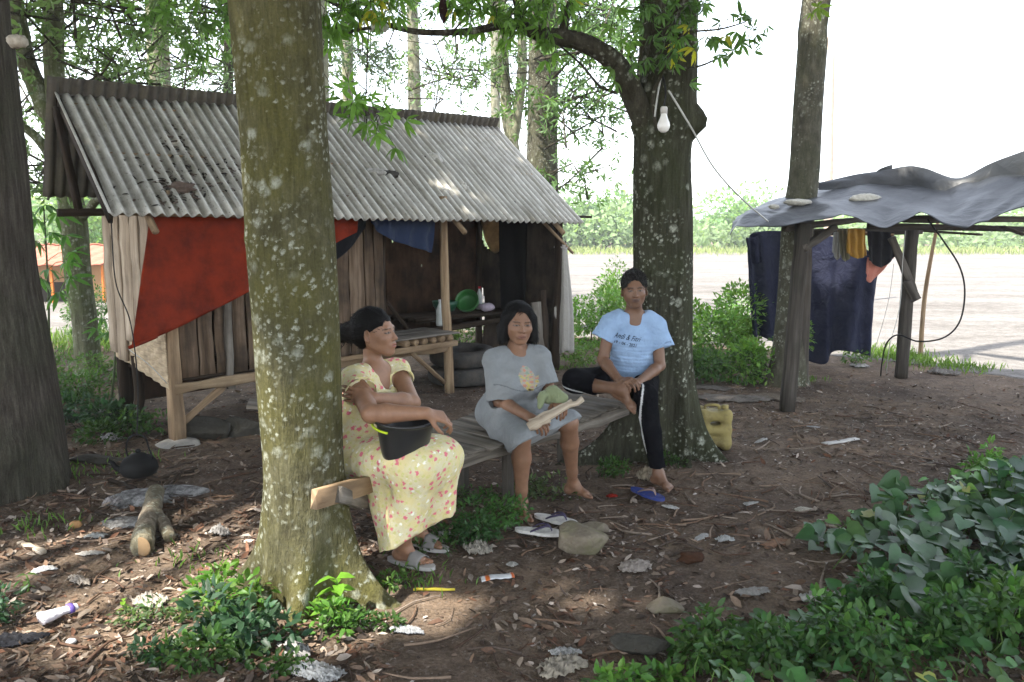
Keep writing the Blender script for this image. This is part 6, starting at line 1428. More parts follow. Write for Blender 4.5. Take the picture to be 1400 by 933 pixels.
# ------------------------------------------------------------ sheets, rags and scraps, each lying by itself
def scrap(px, py, rx, ry, h, colr, seed, label, name='scrap', cat='litter', crumple=1.0, mat=None, ang=0, n=34, kw=None):
    """a crumpled piece of sheet lying on the soil"""
    p = gr(px, py); r = np.random.default_rng(seed); u, v = np.meshgrid(np.linspace(-1, 1, n), np.linspace(-1, 1, n))
    a_ = R(ang); k = 1/np.maximum(np.maximum(abs(u), abs(v)), 1e-6)*np.sqrt(u*u+v*v)  # square to round
    rad = np.maximum(abs(u), abs(v)); th = np.arctan2(v, u); out = 1 + .42*wob(np.cos(th)*2, np.sin(th)*2, 0, seed) + .22*wob(np.cos(th)*6, np.sin(th)*6, 0, seed+7)*rad + .10*wob(np.cos(th)*17, np.sin(th)*17, 0, seed+8)*rad
    x = rad*out*np.cos(th)*rx; y = rad*out*np.sin(th)*ry
    X_ = p[0] + x*math.cos(a_) - y*math.sin(a_); Y_ = p[1] + x*math.sin(a_) + y*math.cos(a_)
    zz = gz(X_, Y_) + .008 + h*(1-rad**2)*(.5 + .5*crumple*np.abs(wob(u*4, v*4, 0, seed+1))) + h*.55*crumple*np.abs(wob(u*9, v*9, 0, seed+2)) + h*.25*crumple*np.abs(wob(u*20, v*20, 0, seed+4))
    c = np.asarray(colr)*.74*(1 + .25*wob(u*6, v*6, 0, seed+3))[..., None]
    return MB().grid(np.stack([X_, Y_, zz], 2), c.reshape(-1, 3), .003).build(name, mat or M_attr, label=label, cat=cat)
W = (.50, .48, .45)
S = [
 (655, 757, .075, .05, .045, (.36, .33, .28), 'ball of dirty wool-like fluff below the small ferns', 'fluff', 'fluff', 1.6),
 (430, 922, .11, .05, .03, (.55, .54, .52), 'white crumpled rag at the bottom edge below the nearest tree', 'rag', 'rag', 1.5),
 (405, 893, .09, .045, .02, (.36, .35, .34), 'thin grey plastic scrap above the white crumpled rag', 'plastic_scrap', 'plastic', 1.3),
 (768, 915, .09, .06, .035, (.33, .29, .23), 'tan torn cloth heap at the bottom centre', 'rag', 'rag', 1.4),
 (775, 895, .05, .03, .02, (.46, .45, .43), 'grey-white tuft on top of the tan cloth heap', 'plastic_scrap', 'plastic', 1.4),
 (885, 656, .07, .07, .075, (.30, .25, .18), 'crumpled brown paper between tree root and bare foot', 'paper', 'paper', 1.2),
 (1098, 700, .06, .03, .012, (.50, .46, .38), 'cream scrap of packaging on the bare path', 'packaging', 'packaging', .8),
 (990, 740, .05, .03, .02, (.50, .50, .48), 'small white wisp of plastic, right of centre', 'plastic_scrap', 'plastic', 1.2),
 (960, 736, .055, .025, .012, (.46, .45, .43), 'thin white plastic strip left of the white wisp', 'plastic_scrap', 'plastic', 1.0),
 (868, 776, .08, .055, .02, (.36, .31, .27), 'pinkish tan rumpled sheet in the middle foreground', 'rag', 'rag', 1.3),
 (918, 694, .05, .02, .012, (.50, .49, .46), 'white fleck of plastic right of the blue flip-flop', 'plastic_scrap', 'plastic', 1.0),
 (1025, 690, .05, .02, .012, (.44, .43, .40), 'pale wisp of plastic below the yellow jerrycan', 'plastic_scrap', 'plastic', 1.0),
 (1135, 824, .10, .06, .04, (.52, .51, .47), 'white foam heap at the edge of the big-leaved vines', 'foam', 'foam', 1.5),
 (1245, 680, .16, .04, .03, (.40, .40, .39), 'long grey-white plastic scraps above the big-leaved vines', 'plastic_scrap', 'plastic', 1.4),
 (1030, 790+20, .07, .03, .015, (.36, .34, .31), 'grey crumpled wisp in leaf litter at right', 'plastic_scrap', 'plastic', 1.3),
 (205, 824, .08, .05, .03, (.42, .38, .33), 'buff crumpled rag on the sunny leaf litter', 'rag', 'rag', 1.4),
 (128, 735, .055, .035, .02, (.50, .49, .46), 'white paper scrap right of the log litter', 'paper', 'paper', 1.2),
 (122, 762, .06, .025, .012, (.46, .43, .39), 'pale rag strip below the white paper scrap', 'rag', 'rag', 1.2),
 (60, 782, .05, .03, .018, (.55, .55, .54), 'small white oval scrap at the far left', 'plastic_scrap', 'plastic', .8),
 (108, 795, .06, .03, .02, (.34, .30, .26), 'dull tan scrap right of the small white oval', 'rag', 'rag', 1.2),
 (300, 733, .055, .035, .035, (.34, .32, .30), 'clear crumpled plastic cup lying left of the big root', 'plastic_cup', 'plastic', 1.5),
 (155, 690, .06, .035, .035, (.34, .31, .30), 'grey lumpy scrap left of the ash heap', 'scrap', 'litter', 1.0),
 (150, 612-8, .10, .05, .04, (.40, .39, .37), 'white plastic bag caught in weeds left of the hut', 'plastic_bag', 'bag', 1.4),
 (138, 565, .05, .03, .03, (.46, .45, .43), 'small white scrap among the weeds left of the hut', 'plastic_scrap', 'plastic', 1.2),
 (1010, 548, .32, .18, .03, (.20, .175, .15), 'grey brown sack spread flat beside the shelter post', 'sack', 'sack', 1.0),
 (1062, 546, .22, .14, .03, (.22, .18, .14), 'tan sack lying against the front shelter post', 'sack', 'sack', 1.2),
 (975, 532, .2, .10, .02, (.17, .15, .13), 'flattened dark sack behind the yellow jerrycan', 'sack', 'sack', 1.0),
 (1176, 502, .10, .06, .03, (.45, .43, .40), 'pale cloth scrap at the foot of the blue tarp', 'rag', 'rag', 1.4),
 (1290, 512, .16, .06, .05, (.24, .22, .20), 'heap of grey twiggy trash right of the second post', 'trash_heap', 'trash', 1.5),
 (1110, 566+20, .05, .02, .01, (.42, .41, .40), 'white fleck in front of the shelter\'s front post', 'plastic_scrap', 'plastic', .9),
 (1040, 606, .07, .02, .015, (.40, .38, .35), 'pale strip right of the yellow jerrycan', 'plastic_scrap', 'plastic', 1.2),
 (610, 762-30, .045, .03, .02, (.45, .44, .41), 'small pale wisp above the fluff ball', 'plastic_scrap', 'plastic', 1.2),
 (700, 762+12, .03, .018, .012, (.42, .40, .36), 'tiny tan scrap right of the fluff ball', 'scrap', 'litter', 1.2),
 (556, 862, .06, .025, .015, (.46, .46, .46), 'grey-white torn sachet below the tree root', 'sachet', 'sachet', 1.2),
 (1060, 745, .10, .04, .008, (.28, .16, .10), 'flat orange-brown cardboard by the vine leaves', 'cardboard', 'cardboard', .4),
 (15, 880, .12, .05, .03, (.035, .035, .04), 'dark cloth lying at the lower left edge', 'rag', 'rag', 1.0),
]
for i, (px, py, rx, ry, h, c_, lab, nm, ct_, cr) in enumerate(S): scrap(px, py, rx, ry, h, c_, 300+i*5, lab, nm, ct_, cr, ang=rng.uniform(-40, 40))
def flat_bar(px0, py0, px1, py1, w, h, mat, label, name, cat, **k):
    a, b = gr(px0, py0), gr(px1, py1); a[2] += float(gz(a[0], a[1])) + .012; b[2] += float(gz(b[0], b[1])) + .012
    return MB().bar(a, b, w, h, seg=6, jit=.002, **k).build(name, mat, label=label, cat=cat)
M_fleck = mat_plain('pale_strip', (.48, .46, .43), .7)
flat_bar(1127, 610, 1172, 602, .05, .008, M_fleck, 'long white strip lying in front of the tarp shelter', 'strip', 'strip')
flat_bar(565, 806, 622, 804, .012, .010, mat_plain('yellow_cane', (.48, .40, .05), .6), 'thin yellow stick on the ground below the sandals', 'stick', 'stick')
flat_bar(28, 745, 60, 760, .03, .02, M_split, 'short pale wood chip at the left', 'wood_chip', 'wood')
flat_bar(488, 822, 480, 805, .05, .006, M_fleck, 'tan card propped against the nearest tree root', 'card', 'card')
# silvery wrapper with red and blue print
wr = thing('wrapper', 'long shiny snack wrapper with orange and blue print', 'wrapper', gr(680, 792))
a, b = gr(657, 795), gr(702, 789); u = np.linspace(0, 1, 30); vv = np.linspace(-1, 1, 10); U, Vv = np.meshgrid(u, vv)
d_ = nz(b-a); sd_ = V3(-d_[1], d_[0], 0); P = a + (b-a)*U[..., None] + sd_*(.022*Vv)[..., None]; P[..., 2] = gz(P[..., 0], P[..., 1]) + .014 + .012*(1-Vv**2) + .004*wob(U*14, Vv*3, 0, 5)
c_ = np.full(U.shape + (3,), .50); c_[(np.abs(U-.18) < .07)] = (.5, .12, .02); c_[(Vv > .4)] = (.06, .15, .28); c_[(U > .93)] = (.45, .1, .02)
MB().grid(P, c_.reshape(-1, 3), .002).build('film', mat_attr('foil', .3, spec=.6, Metallic=.3), wr)
# plastic beaker in the sun at lower left
cp = thing('plastic_bottle', 'crushed clear bottle with a violet band in the sunny leaf litter', 'bottle', gr(80, 850)); a, b = gr(56, 856), gr(106, 838); a[2] += .03; b[2] += .03
M_cup = mat_plain('cloudy_cup', (.55, .52, .55), .3, 20, .3, .5, .006)
MB().tube([a, a*.7+b*.3, a*.45+b*.55, b], [.040, .034, .026, .020], 16, 20, wobble=.05, flat=.6).build('shell', M_cup, cp)
MB().tube([a*.25+b*.75, a*.12+b*.88], .028, 14, flat=.7).build('band', mat_plain('violet_band', (.12, .08, .30), .4), cp)
MB().blob(gr(98, 884) + V3(0, 0, .02), (.02, .015, .012), seed=4, col=(.5, .5, .5)).build('cap', M_attr, label='tiny white and red cap in the lower left litter', cat='cap')
# coconut husk
MB().blob(gr(945, 770) + V3(0, 0, .03), (.06, .035, .028), 36, 20, 31, .4, (.05, .025, .015), freq=4).build('husk', M_attr, label='dark brown fibrous husk on the bare path', cat='husk')
MB().blob(gr(104, 738-16) + V3(0, 0, .02), (.03, .022, .02), 20, 12, 33, .2, (.35, .2, .09)).build('dry_fruit', M_attr, label='dry tan fruit in the leaf litter near the left trunk', cat='fruit')
scrap(838, 688-8, .03, .02, .02, (.3, .03, .02), 777, 'small red scrap behind the large stone', 'scrap', 'litter')
MB().blob(at(24, 57, 4.4), (.05, .04, .035), 24, 14, 41, .35, (.40, .36, .30), freq=4).build('lump', M_attr, label='pale ragged lump stuck on the left edge trunk', cat='lump')
MB().blob(at(519, 38, Y2-.6), (.05, .03, .03), 24, 14, 42, .4, (.6, .6, .58), freq=5).build('wisp', M_attr, label='white wisp of plastic caught on the thin bare branch', cat='plastic')
MB().blob(at(606, 12, Y2-.5), (.025, .02, .08), 20, 14, 43, .25, (.03, .015, .015)).build('seed_pod', M_attr, label='dark pod hanging at the top above the roof', cat='pod')
# things lying on the hut roof
def on_roof(px, py):
    N = nz(np.cross(ER-EL, RL-EL)); r = ray(px, py); o = V3(0, 0, CAM_H); t_ = np.dot(EL-o, N)/np.dot(r, N); return o + r*t_, N
for (px, py, r_, c__, lab, sd) in ((590, 226, (.10, .035, .085), (.52, .50, .46), 'round white ragged clump high on the hut roof', 51), (508, 240, (.11, .03, .035), (.34, .33, .31), 'grey flat rag lying across the roof beside the nearest tree', 52), (530, 243, (.09, .03, .04), (.06, .055, .05), 'dark bundle of debris right of the grey flat rag', 53),
                               (632, 262, (.05, .03, .05), (.48, .46, .42), 'small white clump low on the roof, right one', 54), (607, 267, (.04, .025, .035), (.44, .42, .39), 'small white clump low on the roof, left one', 55), (575, 222, (.07, .025, .04), (.06, .05, .045), 'dark twiggy bit left of the round white clump', 56),
                               (246, 262, (.10, .03, .04), (.12, .09, .075), 'brown curled leaf bundle low on the left part of the roof', 57)):
    p, N = on_roof(px, py); MB().blob(p + N*.03, r_, 30, 18, sd, .45, c__, freq=5).build('debris', M_attr, label=lab, cat='debris')

# ------------------------------------------------------------ leaf litter, twigs, ash (nobody could count these)
M_dry = mat_attr('dry_leaf', .85, 50, .45, .3, .002)
def litter(name, label, P, L, w, cols, lift=.004, tilt=.35, curl=.3, cat='leaves'):
    n = len(P); D = rng.normal(size=(n, 3)); D[:, 2] = 0; D /= np.linalg.norm(D, axis=1, keepdims=True); D[:, 2] = rng.normal(0, tilt*.5, n)
    N = rng.normal(0, tilt, (n, 3)) + [0, 0, 1]; V, F = leaf_geo(P + [0, 0, lift], D, N, L, L*np.asarray(w), curl*rng.uniform(-1, 1.2, n)[:, None], True)
    pal = np.asarray(cols)[rng.integers(0, len(cols), n)]*rng.uniform(.6, 1.3, (n, 1))
    V[:, 2] = np.maximum(V[:, 2], gz(V[:, 0], V[:, 1]) + .002)
    return link(name, V, F, M_dry, None, np.repeat(pal, 8, 0), label=label, cat=cat, kind='stuff')
def ground_pts(n, x0, x1, y0, y1, seed, fs=1.3, th=-.2, pxspace=True):
    """spots over the shaded floor, denser where leaves gather"""
    if pxspace:
        px = rng.uniform(x0, x1, n); py = rng.uniform(y0, y1, n); d = np.stack([(px-700)/FPX, _c + (466.5-py)/FPX*_s, -_s + (466.5-py)/FPX*_c], 1); t_ = CAM_H/-d[:, 2]; x, y = d[:, 0]*t_, d[:, 1]*t_
    else: x = rng.uniform(x0, x1, n); y = rng.uniform(y0, y1, n)
    dens = wob(x*fs*1.5, y*fs*1.5, 0, seed) + .6*wob(x*fs*5, y*fs*5, 0, seed+1); k = (dens > th + rng.normal(0, .25, n)) & (y < lot_edge(x) + .1)
    x, y = x[k], y[k]; return np.stack([x, y, gz(x, y)], 1)
BR = [(.10, .060, .042), (.17, .11, .075), (.065, .043, .032), (.23, .165, .12), (.26, .205, .16), (.09, .068, .055), (.15, .078, .05), (.10, .075, .06), (.13, .09, .065), (.33, .275, .23)]
P = np.vstack([ground_pts(5200, -120, 520, 680, 960, 400, th=-.6), ground_pts(3600, 480, 1420, 700, 960, 402, th=.05), ground_pts(5200, -80, 1420, 590, 760, 404, th=-.15), ground_pts(6500, -40, 1420, 490, 640, 406, th=-.1), ground_pts(900, 430, 620, 640, 760, 408, th=-.9)])
litter('leaf_litter', 'brown dead leaves scattered over the shaded ground', P, rng.uniform(.022, .078, len(P))*rng.uniform(.6, 1.1, len(P)), rng.uniform(.22, .48, (len(P), 1))[:, 0], BR, tilt=.5, curl=.45)
P = ground_pts(14000, -5, 5.5, 2, 8.5, 410, th=-.2, pxspace=False)
litter('leaf_litter', 'fine crumbled leaf bits spread over the soil', P, rng.uniform(.012, .03, len(P)), .5, [(.14, .10, .075), (.22, .18, .15), (.06, .045, .035), (.34, .30, .27), (.09, .06, .045)])
P = ground_pts(5200, 860, 1400, 520, 640, 412, th=.0)
litter('leaf_litter', 'grey shredded litter on the path by the shelter', P, rng.uniform(.02, .06, len(P)), .25, [(.16, .13, .11), (.24, .21, .18), (.07, .055, .045)])
# twigs
tw = MB()
for q in np.vstack([ground_pts(170, 0, 1400, 640, 930, 420, th=-.5), ground_pts(260, 880, 1400, 560, 760, 422, th=-.6), ground_pts(60, 620, 900, 620, 740, 424, th=-.8), ground_pts(150, 0, 380, 560, 700, 426, th=-.8)]):
    a = rng.uniform(0, math.pi); L = rng.uniform(.06, .34)*.9; e = q + V3(math.cos(a), math.sin(a), 0)*L; m_ = (q+e)/2 + rng.normal(0, .025, 3)*[1, 1, 0]
    for w_ in (q, e, m_): w_[2] = float(gz(w_[0], w_[1])) + .010
    tw.tube([q, m_, e], np.array([1, .8, .45])*rng.uniform(.003, .008), 5, 5, wobble=.08, col=np.array(BR[rng.integers(0, 6)])*.9)
tw.build('fallen_twigs', M_dry, label='thin fallen twigs strewn across the shaded ground', cat='twigs', kind='stuff')
P = []
for (px, py, n_) in ((240, 190, 26), (250, 215, 20), (318, 240, 26), (236, 258, 60), (262, 262, 30), (330, 215, 24), (280, 240, 14), (205, 230, 5), (178, 250, 4), (545, 250, 16), (516, 246, 18), (640, 240, 8), (700, 260, 6), (460, 215, 8), (620, 225, 10), (300, 215, 16)):
    for _ in range(int(n_*1.9)): p_, N_ = on_roof(px + rng.normal(0, 9), py + rng.normal(0, 13)); P.append(p_ + N_*rng.uniform(.0, .022))
P = np.array(P); n = len(P); D = rng.normal(size=(n, 3)); D -= (D@N_)[:, None]*N_; V, F = leaf_geo(P, D, N_ + rng.normal(0, .4, (n, 3)), rng.uniform(.03, .10, n), .018, .2, True)
link('roof_leaves', V, F, M_dry, None, np.repeat(np.asarray([(.05, .04, .033), (.10, .075, .06), (.03, .026, .022)])[rng.integers(0, 3, n)], 8, 0), label='dark dead leaves caught in the grooves of the hut roof', cat='leaves', kind='stuff')
# ash heap
t = NT('ash'); co = t.coord(); n_ = t.noise(co, 12, 6, .75)
M_ash = t.fin(t.ramp(n_, [(.35, (.04, .038, .036)), (.5, (.20, .195, .19)), (.65, (.42, .41, .40))]), .95, t.bump(n_, 1, .03), .1)
for (px, py, rx, ry, h, lab) in ((190, 682, .22, .16, .035, 'pale grey wood ash heap under the kettle'), (245, 672, .20, .10, .025, 'scattered ash right of the log end'), (180, 712, .18, .10, .02, 'ash spread left of the forked log')):
    p = gr(px, py); u, v = np.meshgrid(np.linspace(-1, 1, 60), np.linspace(-1, 1, 60)); r_ = np.maximum(abs(u), abs(v)); th = np.arctan2(v, u); ou = 1 + .35*wob(np.cos(th)*2.5, np.sin(th)*2.5, 0, px)
    X_ = p[0] + r_*np.cos(th)*rx*ou; Y_ = p[1] + r_*np.sin(th)*ry*ou; Z_ = gz(X_, Y_) - .012 + (h+.012)*(1-r_**2)**.7 + .012*wob(X_*30, Y_*30, 0, 5)*(1-r_)
    MB().grid(np.stack([X_, Y_, Z_], 2)).build('ash', M_ash, label=lab, cat='ash', kind='stuff')
for i, (a, b) in enumerate([((165, 668), (200, 655)), ((150, 662), (185, 672)), ((215, 660), (270, 645)), ((228, 668), (250, 650)), ((185, 650), (232, 664))]):
    flat_bar(*a, *b, .025, .022, M_dark, ['charred stick lying left of the kettle', 'blackened stub below the kettle spout', 'long charred stick right of the kettle', 'short charred stick crossing the ash', 'charred stick lying under the kettle'][i], 'charred_stick', 'stick')

# ------------------------------------------------------------ weeds and plants
g_weed, g_lush, g_blue = (.075, .15, .032), (.048, .105, .024), (.032, .075, .036)
def gb(px, py, label, rx, ry, h, n, L, base, seed, **k): p = gr(px, py); return bush(k.pop('name', 'weed_clump'), label, (p[0], p[1], float(gz(p[0], p[1])) - .01), rx, ry, h, n, L, base, seed=seed, **k)
g_bush_lit = (.12, .235, .045)  # leaf green lightened: light from the lot is put into the colour
# behind, at the rim of the lot; bushes coloured as if lit
gb(815, 475, 'leafy green bush between the hut corner and the man', .62, .5, .95, 2800, .068, g_bush_lit, 1, name='bush')
gb(795, 500, 'low pale weeds at the foot of the cloth bundle', .4, .25, .25, 600, .05, (.10, .18, .04), 2, low=.05)
gb(855, 440, 'tall thin-leaved bush just left of the forked tree', .45, .4, 1.0, 1700, .06, g_bush_lit, 3, name='bush')
gb(985, 500, 'bright leafy bush right of the forked tree', .62, .45, .98, 3300, .068, g_bush_lit, 4, name='bush')
gb(965, 525, 'dark green low growth behind the yellow jerrycan', .5, .3, .42, 1600, .06, g_lush, 5)
gb(1045, 520, 'green bush against the blue tarp', .40, .32, .66, 1800, .06, g_bush_lit, 6, name='bush')
gb(1000, 470, 'pale sunlit weeds along the lot edge right of the forked tree', .6, .3, .7, 1400, .06, (.12, .24, .05), 7)
gb(635, 478, 'sunlit weeds seen through the open kitchen bay', .7, .35, .75, 2600, .055, (.10, .18, .04), 8)
gb(700, 470, 'leafy weeds behind the far end of the kitchen', .5, .4, .5, 900, .06, g_weed, 9)
gb(1165, 500, 'small green weeds at the foot of the blue tarp', .14, .1, .2, 160, .05, g_weed, 10)
# left of the hut
gb(128, 470, 'ferny green shrub at the foot of the green-stained tree', .45, .35, .85, 1500, .06, g_lush, 11, name='shrub')
gb(118, 590, 'glossy low weeds between the left trunk and the hut', .50, .26, .24, 1500, .055, g_blue, 12)
gb(175, 600, 'small-leaved weeds beside the hut footing', .32, .2, .20, 700, .05, g_lush, 13)
gb(95, 545, 'spreading ground weeds behind the left edge trunk', .55, .3, .25, 1200, .05, g_lush, 14)
gb(170, 520, 'light green weeds under the left end of the hut', .45, .3, .30, 900, .05, (.09, .17, .04), 15)
gb(60, 510, 'straggly weeds at the far left behind the trunk', .4, .3, .3, 500, .05, g_weed, 16)
# in the middle
gb(680, 722, 'feathery green seedlings below the barefoot woman', .21, .14, .24, 700, .032, (.05, .12, .03), 20)
gb(640, 742, 'dark feathery seedlings beside the fluff ball', .20, .12, .16, 560, .032, (.04, .10, .03), 21)
gb(590, 752, 'small weeds behind the sandals', .14, .10, .14, 330, .03, g_lush, 22)
gb(745, 678, 'thin pale weeds between the bare feet', .22, .12, .12, 330, .04, (.10, .14, .06), 23)
gb(822, 650, 'little weeds at the left root of the forked tree', .16, .1, .14, 300, .035, g_lush, 24)
gb(545, 800, 'few leaves growing in the root shadow', .10, .06, .10, 120, .03, g_weed, 25)
gb(655, 690, 'sparse feathery weeds under the plank platform', .2, .12, .14, 320, .03, g_lush, 26)
gb(920, 640, 'weeds at the right foot of the forked tree', .08, .06, .1, 100, .03, g_lush, 27)
# at the nearest tree
gb(320, 838, 'yellow-green leaf clump left of the nearest trunk', .20, .12, .20, 330, .050, (.085, .18, .025), 30, name='seedling_clump', hi=True)
gb(325, 893, 'dark green leafy clump in front of the left root', .20, .12, .22, 420, .055, g_blue, 31, name='seedling_clump', hi=True)
gb(430, 868, 'bright small plant at the foot of the nearest trunk', .16, .08, .12, 190, .042, (.07, .16, .025), 32, name='seedling_clump', hi=True)
gb(270, 918, 'leafy clump at the bottom edge left of the nearest tree', .24, .10, .14, 300, .045, g_lush, 33, name='seedling_clump', hi=True)
gb(205, 905, 'small bluish weed low on the left', .12, .06, .10, 160, .04, g_blue, 34)
gb(495, 860, 'small green weeds right of the nearest trunk foot', .16, .07, .09, 260, .035, g_lush, 35)
gb(225, 852, 'low dull seedlings left of the root', .18, .09, .09, 240, .035, (.08, .13, .05), 36)
gb(385, 920, 'little leaf rosette at the bottom under the trunk', .1, .05, .08, 110, .04, g_lush, 37)
gb(5, 850, 'dark weed at the left edge', .05, .1, .2, 90, .045, g_blue, 38)
# upright broad-leaved seedling lit by the sun
def seedling(px, py, label, h, pairs, L, base, parent_z=0, lean=(0, 0)):
    p = gr(px, py); T = thing('seedling', label, 'seedling', (p[0], p[1], 0)); st = MB(); top = p + V3(lean[0], lean[1], h); st.tube([p, (p+top)/2 + V3(.01, 0, 0), top], [.005, .004, .003], 6, 6, col=(.1, .18, .04)); st.build('stem', M_leafst, T)
    for k in range(pairs):
        z = p + (top-p)*(.3 + .7*k/max(pairs-1, 1)); a = k*1.6 + .3
        for s_ in (0, math.pi):
            d = V3(math.cos(a+s_), math.sin(a+s_), .15); V, F = leaf_geo(z[None], d[None], V3(0, 0, 1)[None] + rng.normal(0, .15, (1, 3)), np.array([L*rng.uniform(.8, 1.1)]), np.array([L*.6]), .3, True)
            link('leaf', V, F, L_near, T, np.tile(np.asarray(base)*rng.uniform(.8, 1.2), (8, 1)))
M_leafst = mat_attr('green_stem', .6, bump=0)
seedling(463, 838, 'bright young plant standing at the front of the nearest trunk', .16, 5, .085, (.14, .30, .03), lean=(.0, -.02))
seedling(445, 845, 'shorter young plant left of the bright one', .08, 3, .06, (.12, .24, .03)); seedling(170, 838, 'tiny sprout in the sunny leaf litter', .05, 2, .04, (.16, .3, .03)); seedling(38, 810, 'thin sprout at the far left of the litter', .08, 3, .04, (.12, .2, .05))
# cassava-like plants by the left trunk
def cassava(px, py, Y, label, stemtop, fans_, L, base):
    b = gr(px, py); b = at(px, py, Y); b[2] = 0; T = thing('sapling', label, 'sapling', b); mb = MB(); top = at(*stemtop, Y); mb.tube([b, (b+top)/2 + V3(.03, 0, 0), top], [.012, .009, .006], 6, 10, col=(.07, .09, .045)); C = []
    for (x, y) in fans_: c = at(x, y, Y + rng.uniform(-.15, .15)); C.append(c); j = b + (top-b)*min(1, max(.3, (c[2]-.1)/top[2])); mb.tube([j, (j+c)/2 + V3(0, 0, .04), c], .003, 4, 5, col=(.08, .14, .04))
    mb.build('stem', M_leafst, T, ); C = np.array(C); A = (C - top)*[1, 1, .2] + [0, 0, -.15]; V, F, cnt = palmate(C, A, L*rng.uniform(.8, 1.1, len(C)), 7, .24, .35, True)
    link('leaves', V, F, L_near, T, np.repeat(np.tile(np.asarray(base)*rng.uniform(.8, 1.2, (len(C), 1)), (7, 1)), 8, 0))
cassava(58, 500, 6.6, 'slim sapling with hand-shaped leaves beside the left trunk', (60, 285), [(62, 280), (50, 300), (78, 292), (90, 322), (70, 318), (48, 330), (92, 358), (100, 345), (66, 368), (96, 380), (52, 378), (80, 400), (40, 290)], .19, (.08, .19, .05))
cassava(150, 520, 7.2, 'sapling with drooping leaf fans left of the hut wall', (155, 405), [(150, 418), (165, 410), (140, 435), (170, 432), (150, 455), (162, 462), (132, 450), (172, 450)], .17, (.08, .18, .05))

# big-leaved vines and mixed weeds in the lower right corner
def heart_leaves(P, A, L, base, var=.25, yellow=0):
    """broad heart-shaped blades: A is the way the tip points"""
    n = len(P); D = A/np.linalg.norm(A, axis=1, keepdims=True); N = rng.normal(0, .42, (n, 3)) + [0, -.35, 1]; S_ = np.cross(D, N); S_ /= np.linalg.norm(S_, axis=1, keepdims=True); N = np.cross(S_, D); L = L[:, None]
    out = [(0, 0, 0), (-.16, .22, .03), (-.10, .46, .09), (.18, .56, .11), (.52, .40, .08), (.82, .16, .02), (1.0, 0, -.10), (.82, -.16, .02), (.52, -.40, .08), (.18, -.56, .11), (-.10, -.46, .09), (-.16, -.22, .03), (.3, 0, -.01), (.66, 0, -.03)]
    V = np.stack([P + D*L*a + S_*L*b*.92 + N*L*c for a, b, c in out], 1).reshape(-1, 3); k = (np.arange(n)*14)[:, None]
    T_ = [(0, 1, 2), (0, 2, 3), (0, 3, 12), (12, 3, 4), (12, 4, 13), (13, 4, 5), (13, 5, 6), (13, 6, 7), (13, 7, 8), (12, 13, 8), (12, 8, 9), (0, 12, 9), (0, 9, 10), (0, 10, 11)]
    F = [np.concatenate([k + list(t_)[::-1] for t_ in T_])]; c = np.asarray(base)*rng.uniform(1-var, 1+var, (n, 1)); c[:, 0] *= rng.uniform(.8, 1.2, n)
    if yellow: yy = rng.random(n) < yellow; c[yy] = np.array((.24, .26, .03))*rng.uniform(.7, 1.2, (yy.sum(), 1))
    cc = np.repeat(c, 14, 0); mid_ = np.tile(np.array([1.25] + [1]*11 + [1.3, 1.2]), n)[:, None]; return V, F, cc*mid_
def in_poly(x, y, poly):
    c = np.zeros(len(x), bool); j = len(poly)-1
    for i in range(len(poly)):
        xi, yi = poly[i]; xj, yj = poly[j]; c ^= ((yi > y) != (yj > y)) & (x < (xj-xi)*(y-yi)/(yj-yi+1e-12)+xi); j = i
    return c
def vine_patch(name, label, poly_px, n, L0, L1, h, base, seed, yellow=.02, stems=260, hh=None):
    poly = [tuple(gr(a, b)[:2]) for a, b in poly_px]; xs_ = [p[0] for p in poly]; ys_ = [p[1] for p in poly]; x = rng.uniform(min(xs_), max(xs_), n*3); y = rng.uniform(min(ys_), max(ys_), n*3); k = in_poly(x, y, poly) & (wob(x*4, y*4, 0, seed) > -.55 + rng.normal(0, .2, n*3)); x, y = x[k][:n], y[k][:n]; n_ = len(x)
    z = gz(x, y) + h*(.35 + .65*rng.random(n_))*(.7 + .5*wob(x*2.5, y*2.5, 0, seed+1)).clip(.2); P = np.stack([x, y, z], 1)
    A = np.stack([rng.normal(0, .8, n_), rng.normal(-.5, .7, n_), rng.normal(-.12, .15, n_)], 1); V, F, c = heart_leaves(P, A, rng.uniform(L0, L1, n_), base, yellow=yellow)
    T = thing(name, label, 'plants', (np.mean(x), np.mean(y), 0)); T['kind'] = 'stuff'; link('leaves', V, F, L_vine, T, c); mb = MB()
    for i in rng.choice(n_, min(stems, n_), replace=False): q = P[i]; b = q*[1, 1, 0] + rng.normal(0, .05, 3)*[1, 1, 0]; mb.tube([b, (b+q)/2 + rng.normal(0, .02, 3), q], .0028, 4, 5, col=(.07, .12, .03))
    mb.build('stems', M_leafst, T)
L_vine = mat_leaf('vine_leaf', .22, .42)
vine_patch('vines', 'broad heart-leaved vines spreading over the right foreground', [(1085, 748), (1150, 722), (1230, 700), (1300, 685), (1370, 650), (1560, 640), (1560, 900), (1240, 880), (1180, 800)], 760, .045, .135, .24, (.040, .088, .030), 500, .006)
vine_patch('vines', 'bright small-leaved weeds along the bottom right edge', [(960, 905), (1040, 858), (1110, 850), (1180, 812), (1300, 800), (1560, 790), (1560, 1010), (940, 1010)], 420, .03, .07, .20, (.045, .105, .03), 510, .008, 300)
vine_patch('vines', 'dark broad leaves rising at the right edge of the picture', [(1340, 690), (1420, 660), (1600, 660), (1600, 900), (1380, 900)], 240, .07, .14, .36, (.030, .075, .030), 520, .005)
vine_patch('vines', 'fresh small leaves on the lit rim of the vines', [(1130, 735), (1210, 705), (1330, 668), (1400, 655), (1400, 690), (1240, 730), (1150, 760)], 140, .04, .08, .24, (.09, .20, .04), 530, .05, 60)
gb(1340, 665, 'upright leafy weed at the top of the vine patch', .2, .12, .30, 260, .05, (.09, .2, .04), 60)
